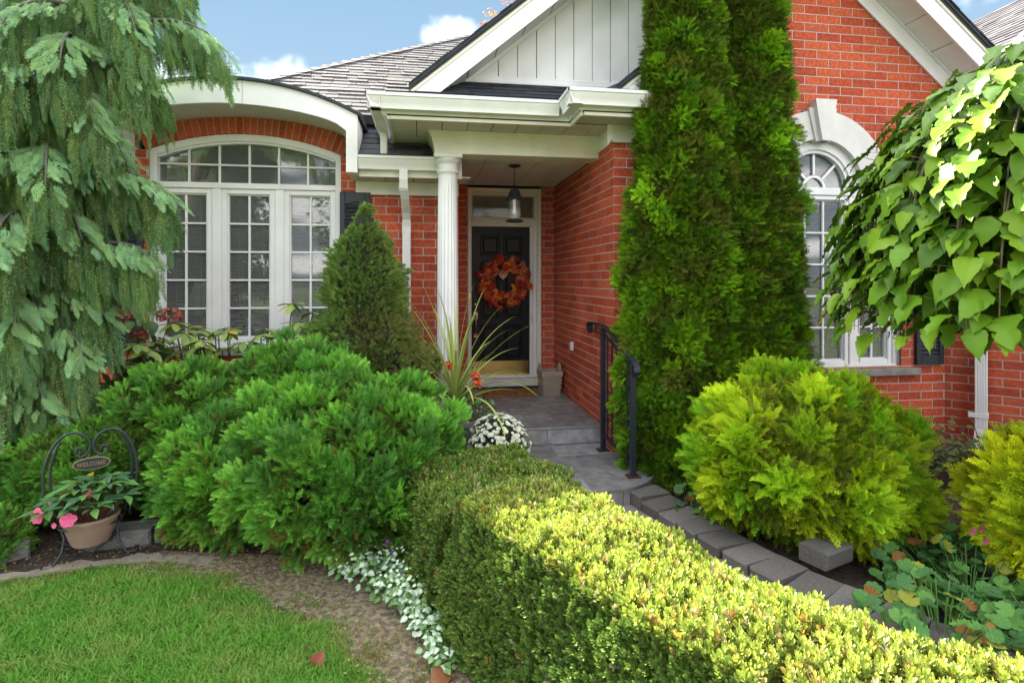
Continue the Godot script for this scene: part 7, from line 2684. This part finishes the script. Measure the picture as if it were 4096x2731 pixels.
	for fl in [Vector3(-0.34, 0.31, 0.20), Vector3(-0.28, 0.38, 0.16), Vector3(-0.46, 0.24, 0.26), Vector3(0.13, 0.42, 0.16), Vector3(0.15, 0.36, 0.18), Vector3(-0.10, 0.50, -0.02)]:
		gst.tube([Vector3(fl.x * 0.4, 0.02, fl.z * 0.5), Vector3(fl.x * 0.8, fl.y * 0.7, fl.z * 0.8), fl], [0.004, 0.004, 0.003], 5)
		for i in 26:
			var d := rv().normalized()
			leafy(ge, "petal", petm, pick([tone_mat("red_petal0", 0.72, 0.075, 0.012, 0.6, 0.5), tone_mat("red_petal1", 0.62, 0.040, 0.012, 0.6, 0.5), tone_mat("red_petal2", 0.78, 0.13, 0.02, 0.6, 0.5)]), fl + d * 0.022, d + rv(0.6), d, Vector3.ONE * rng.randf_range(0.022, 0.032))
	obj("stem", gst, tone_mat("stalk_green", 0.16, 0.20, 0.04), ge)
	var lo := thing("blue_lobelia", "trailing lobelia with small pale blue flowers spilling over the stone planter", "plant", Vector3(0.40, 0.50, -5.10))
	var lox := []
	var loc := []
	for i in 900:
		var a := rng.randf() * TAU
		var t := rng.randf()
		var r := 0.12 + 0.19 * sqrt(t)
		var p := Vector3(cos(a) * r, 0.16 - 0.34 * t * t + rng.randf_range(-0.03, 0.05), sin(a) * r)
		var s := rng.randf_range(0.010, 0.024)
		lox.append(Transform3D(grow_basis(rv(), Vector3(cos(a), 0.6, sin(a)), Vector3(s, s, s)), p))
		loc.append(Color(0.36, 0.40, 0.62) if rng.randf() < 0.16 else (Color(0.09, 0.11, 0.035) if rng.randf() < 0.6 else Color(0.16, 0.11, 0.05)))
	many("sprays", petm, M.petal, lox, loc, lo)


# ---------------------------------------------------------------- plant stand
func build_plant_stand() -> void:
	rng.seed = 95
	var o := thing("plant_stand", "black wire plant stand shaped like a heart-backed chair with a welcome plaque", "plant stand", Vector3(-2.12, 0, -4.06), 0.42)
	var w := MB.new()
	var arch := func(z: float, s: float, grow: float) -> Array:
		# one half of the heart: from the seat up, over the shoulder and down into the scroll
		var p := []
		var key := [Vector2(0.20, 0.24), Vector2(0.235, 0.40), Vector2(0.245, 0.55), Vector2(0.225, 0.66), Vector2(0.18, 0.755), Vector2(0.12, 0.80), Vector2(0.065, 0.795), Vector2(0.022, 0.755), Vector2(0.008, 0.70), Vector2(0.03, 0.655), Vector2(0.062, 0.645), Vector2(0.085, 0.67), Vector2(0.075, 0.70), Vector2(0.052, 0.70), Vector2(0.048, 0.68)]
		var c := Curve3D.new()
		for i in key.size():
			var a: Vector2 = key[maxi(i - 1, 0)]
			var b: Vector2 = key[mini(i + 1, key.size() - 1)]
			var t := (b - a) / 6.0
			c.add_point(Vector3(key[i].x * s * grow, key[i].y, z), Vector3(-t.x * s * grow, -t.y, 0), Vector3(t.x * s * grow, t.y, 0))
		for q in c.tessellate_even_length(5, 0.02):
			p.append(q)
		return p
	for s in [-1.0, 1.0]:
		var h := MB.new()
		h.tube(arch.call(0.0, s, 1.0), [0.0085], 7)
		obj("heart_scroll", h, M.iron, o)
		var h2 := MB.new()
		var back: Array = arch.call(-0.05, s, 0.88)
		h2.tube(back.slice(0, int(back.size() * 0.55)), [0.0075], 7)
		obj("back_hoop", h2, M.iron, o)
	for s in [[-0.19, 0.08], [0.19, 0.08], [-0.12, -0.12], [0.12, -0.12]]:
		var l := MB.new()
		var k: float = signf(s[0])
		l.tube([Vector3(s[0] * 0.85, 0.24, s[1] * 0.4), Vector3(s[0] * 0.72, 0.16, s[1] * 0.7), Vector3(s[0] * 0.78, 0.08, s[1]), Vector3(s[0] * 1.0, 0.012, s[1] * 1.25), Vector3(s[0] * 1.25, 0.010, s[1] * 1.3), Vector3(s[0] * 1.32, 0.035, s[1] * 1.3), Vector3(s[0] * 1.22, 0.045, s[1] * 1.3)], [0.008], 7)
		obj("leg", l, M.iron, o)
	w = MB.new()
	var ring := []
	for k in 25:
		var a := TAU * k / 24.0
		ring.append(Vector3(cos(a) * 0.17, 0.225, 0.02 + sin(a) * 0.13))
	w.tube(ring, [0.007], 6, false)
	w.tube([Vector3(-0.14, 0.14, 0.07), Vector3(0.0, 0.02, 0.03), Vector3(0.14, 0.14, 0.07)], [0.006], 6)
	w.tube([Vector3(-0.17, 0.225, 0.02), Vector3(-0.10, 0.085, 0.02), Vector3(0.10, 0.085, 0.02), Vector3(0.17, 0.225, 0.02)], [0.006], 6)
	obj("seat_ring", w, M.iron, o)
	# oval plaque
	var pq := PackedVector2Array()
	var pr := PackedVector2Array()
	for i in 32:
		var a := TAU * i / 32.0
		pq.append(Vector2(cos(a) * 0.094, 0.595 + sin(a) * 0.036))
		pr.append(Vector2(cos(a) * 0.100, 0.595 + sin(a) * 0.041))
	var pm := MB.new()
	pm.plate(pq, 0.006, 0.014)
	var po := obj("plaque", pm, M.iron, o)
	var rm := MB.new()
	rm.plate(pr, 0.003, 0.011)
	obj("plaque_rim", rm, M.gold_letter, po)
	var tm := TextMesh.new()
	var sf := SystemFont.new()
	sf.font_names = PackedStringArray(["Droid Serif"])
	tm.font = sf
	tm.text = "WELCOME"
	tm.font_size = 32
	tm.pixel_size = 0.00092
	tm.depth = 0.004
	var to := put("lettering", tm, M.gold_letter, po, Transform3D(Basis(), Vector3(0, 0.594, 0.0155)))
	to.position = Vector3(0, 0.594, 0.0155)
	var hg := MB.new()
	hg.bar(Vector3(-0.05, 0.63, 0.008), Vector3(-0.045, 0.652, 0.0), 0.004, 0.004)
	hg.bar(Vector3(0.05, 0.63, 0.008), Vector3(0.045, 0.652, 0.0), 0.004, 0.004)
	obj("plaque_wire", hg, M.iron, o)
	# pot with impatiens
	var c := Vector3(-2.11, 0.095, -4.03)
	var pot := thing("clay_pot", "shallow beige clay pot sitting in the black plant stand", "pot", c)
	var pb := MB.new()
	pb.lathe([Vector2(0.0, 0.0), Vector2(0.095, 0.0), Vector2(0.105, 0.012), Vector2(0.135, 0.10), Vector2(0.15, 0.155), Vector2(0.158, 0.157), Vector2(0.160, 0.18), Vector2(0.15, 0.183), Vector2(0.14, 0.155), Vector2(0.0, 0.15)], Vector3.ZERO, 28)
	obj("bowl", pb, M.clay_pot, pot)
	var im := thing("impatiens", "bushy impatiens with pink flowers spilling over the clay pot", "plant", c + Vector3(0, 0.15, 0))
	var white := Color(1, 1, 1)
	var lm := leaf_blade([0.01, 0.10, 0.16, 0.18, 0.165, 0.12, 0.06, 0.0], 0.30, 0.25, Color(1.35, 1.25, 1.1), white)
	var lt := [tone_mat("impatiens0", 0.0672, 0.168, 0.048, 0.38, 0.45), tone_mat("impatiens1", 0.0928, 0.216, 0.0512, 0.38, 0.45), tone_mat("impatiens2", 0.056, 0.128, 0.0544, 0.38, 0.45), tone_mat("impatiens3", 0.38, 0.30, 0.03, 0.5, 0.45)]
	var st := MB.new()
	for i in 26:
		var a := i * 2.39996
		var r := 0.22 * sqrt((i + 0.5) / 26.0)
		var p := Vector3(cos(a) * r * 1.08, 0.19 * (1.0 - pow(r / 0.25, 2.0)) + 0.06 + rng.randf_range(-0.02, 0.03), sin(a) * r)
		st.tube([Vector3(p.x * 0.3, 0.0, p.z * 0.3), Vector3(p.x * 0.8, p.y * 0.6, p.z * 0.8), p], [0.006, 0.005, 0.004], 5)
		for k in 7:
			var b := k * 0.898 + a
			var out := Vector3(cos(b), rng.randf_range(-0.1, 0.5), sin(b))
			leafy(im, "leaf", lm, lt[3] if rng.randf() < 0.04 else lt[rng.randi() % 3], p + out * 0.008, out + Vector3(cos(a), 0, sin(a)) * 0.3, Vector3.UP + rv(0.3), Vector3(1.15, 1, 1) * rng.randf_range(0.085, 0.14))
	obj("stem", st, tone_mat("impatiens_stem", 0.16, 0.07, 0.045), im)
	var petal := leaf_blade([0.06, 0.36, 0.50, 0.46, 0.2], 0.1, 0.15, Color(1.0, 0.55, 0.75), white, 0.02)
	var pk := tone_mat("hot_pink", 0.74, 0.13, 0.29, 0.6, 0.5)
	for f in [[Vector3(-0.215, 0.095, 0.155), 0.047, Vector3(-0.3, 0.15, 1)], [Vector3(-0.02, 0.075, 0.20), 0.044, Vector3(0.1, 0.3, 1)], [Vector3(0.045, 0.20, 0.12), 0.030, Vector3(0.1, 0.6, 1)], [Vector3(-0.16, 0.17, 0.11), 0.026, Vector3(-0.3, 0.6, 1)], [Vector3(-0.11, 0.04, 0.18), 0.018, Vector3(-0.3, 0.2, 1)]]:
		var fo := part("flower", im)
		for k in 5:
			var a := TAU * k / 5.0 + 0.3
			var q := Vector3(cos(a), sin(a), 0.15)
			leafy(fo, "petal", petal, pk, f[0], Basis(Quaternion(Vector3(0, 0, 1), (f[2] as Vector3).normalized())) * q, f[2], Vector3.ONE * (f[1] as float) * rng.randf_range(0.9, 1.1))
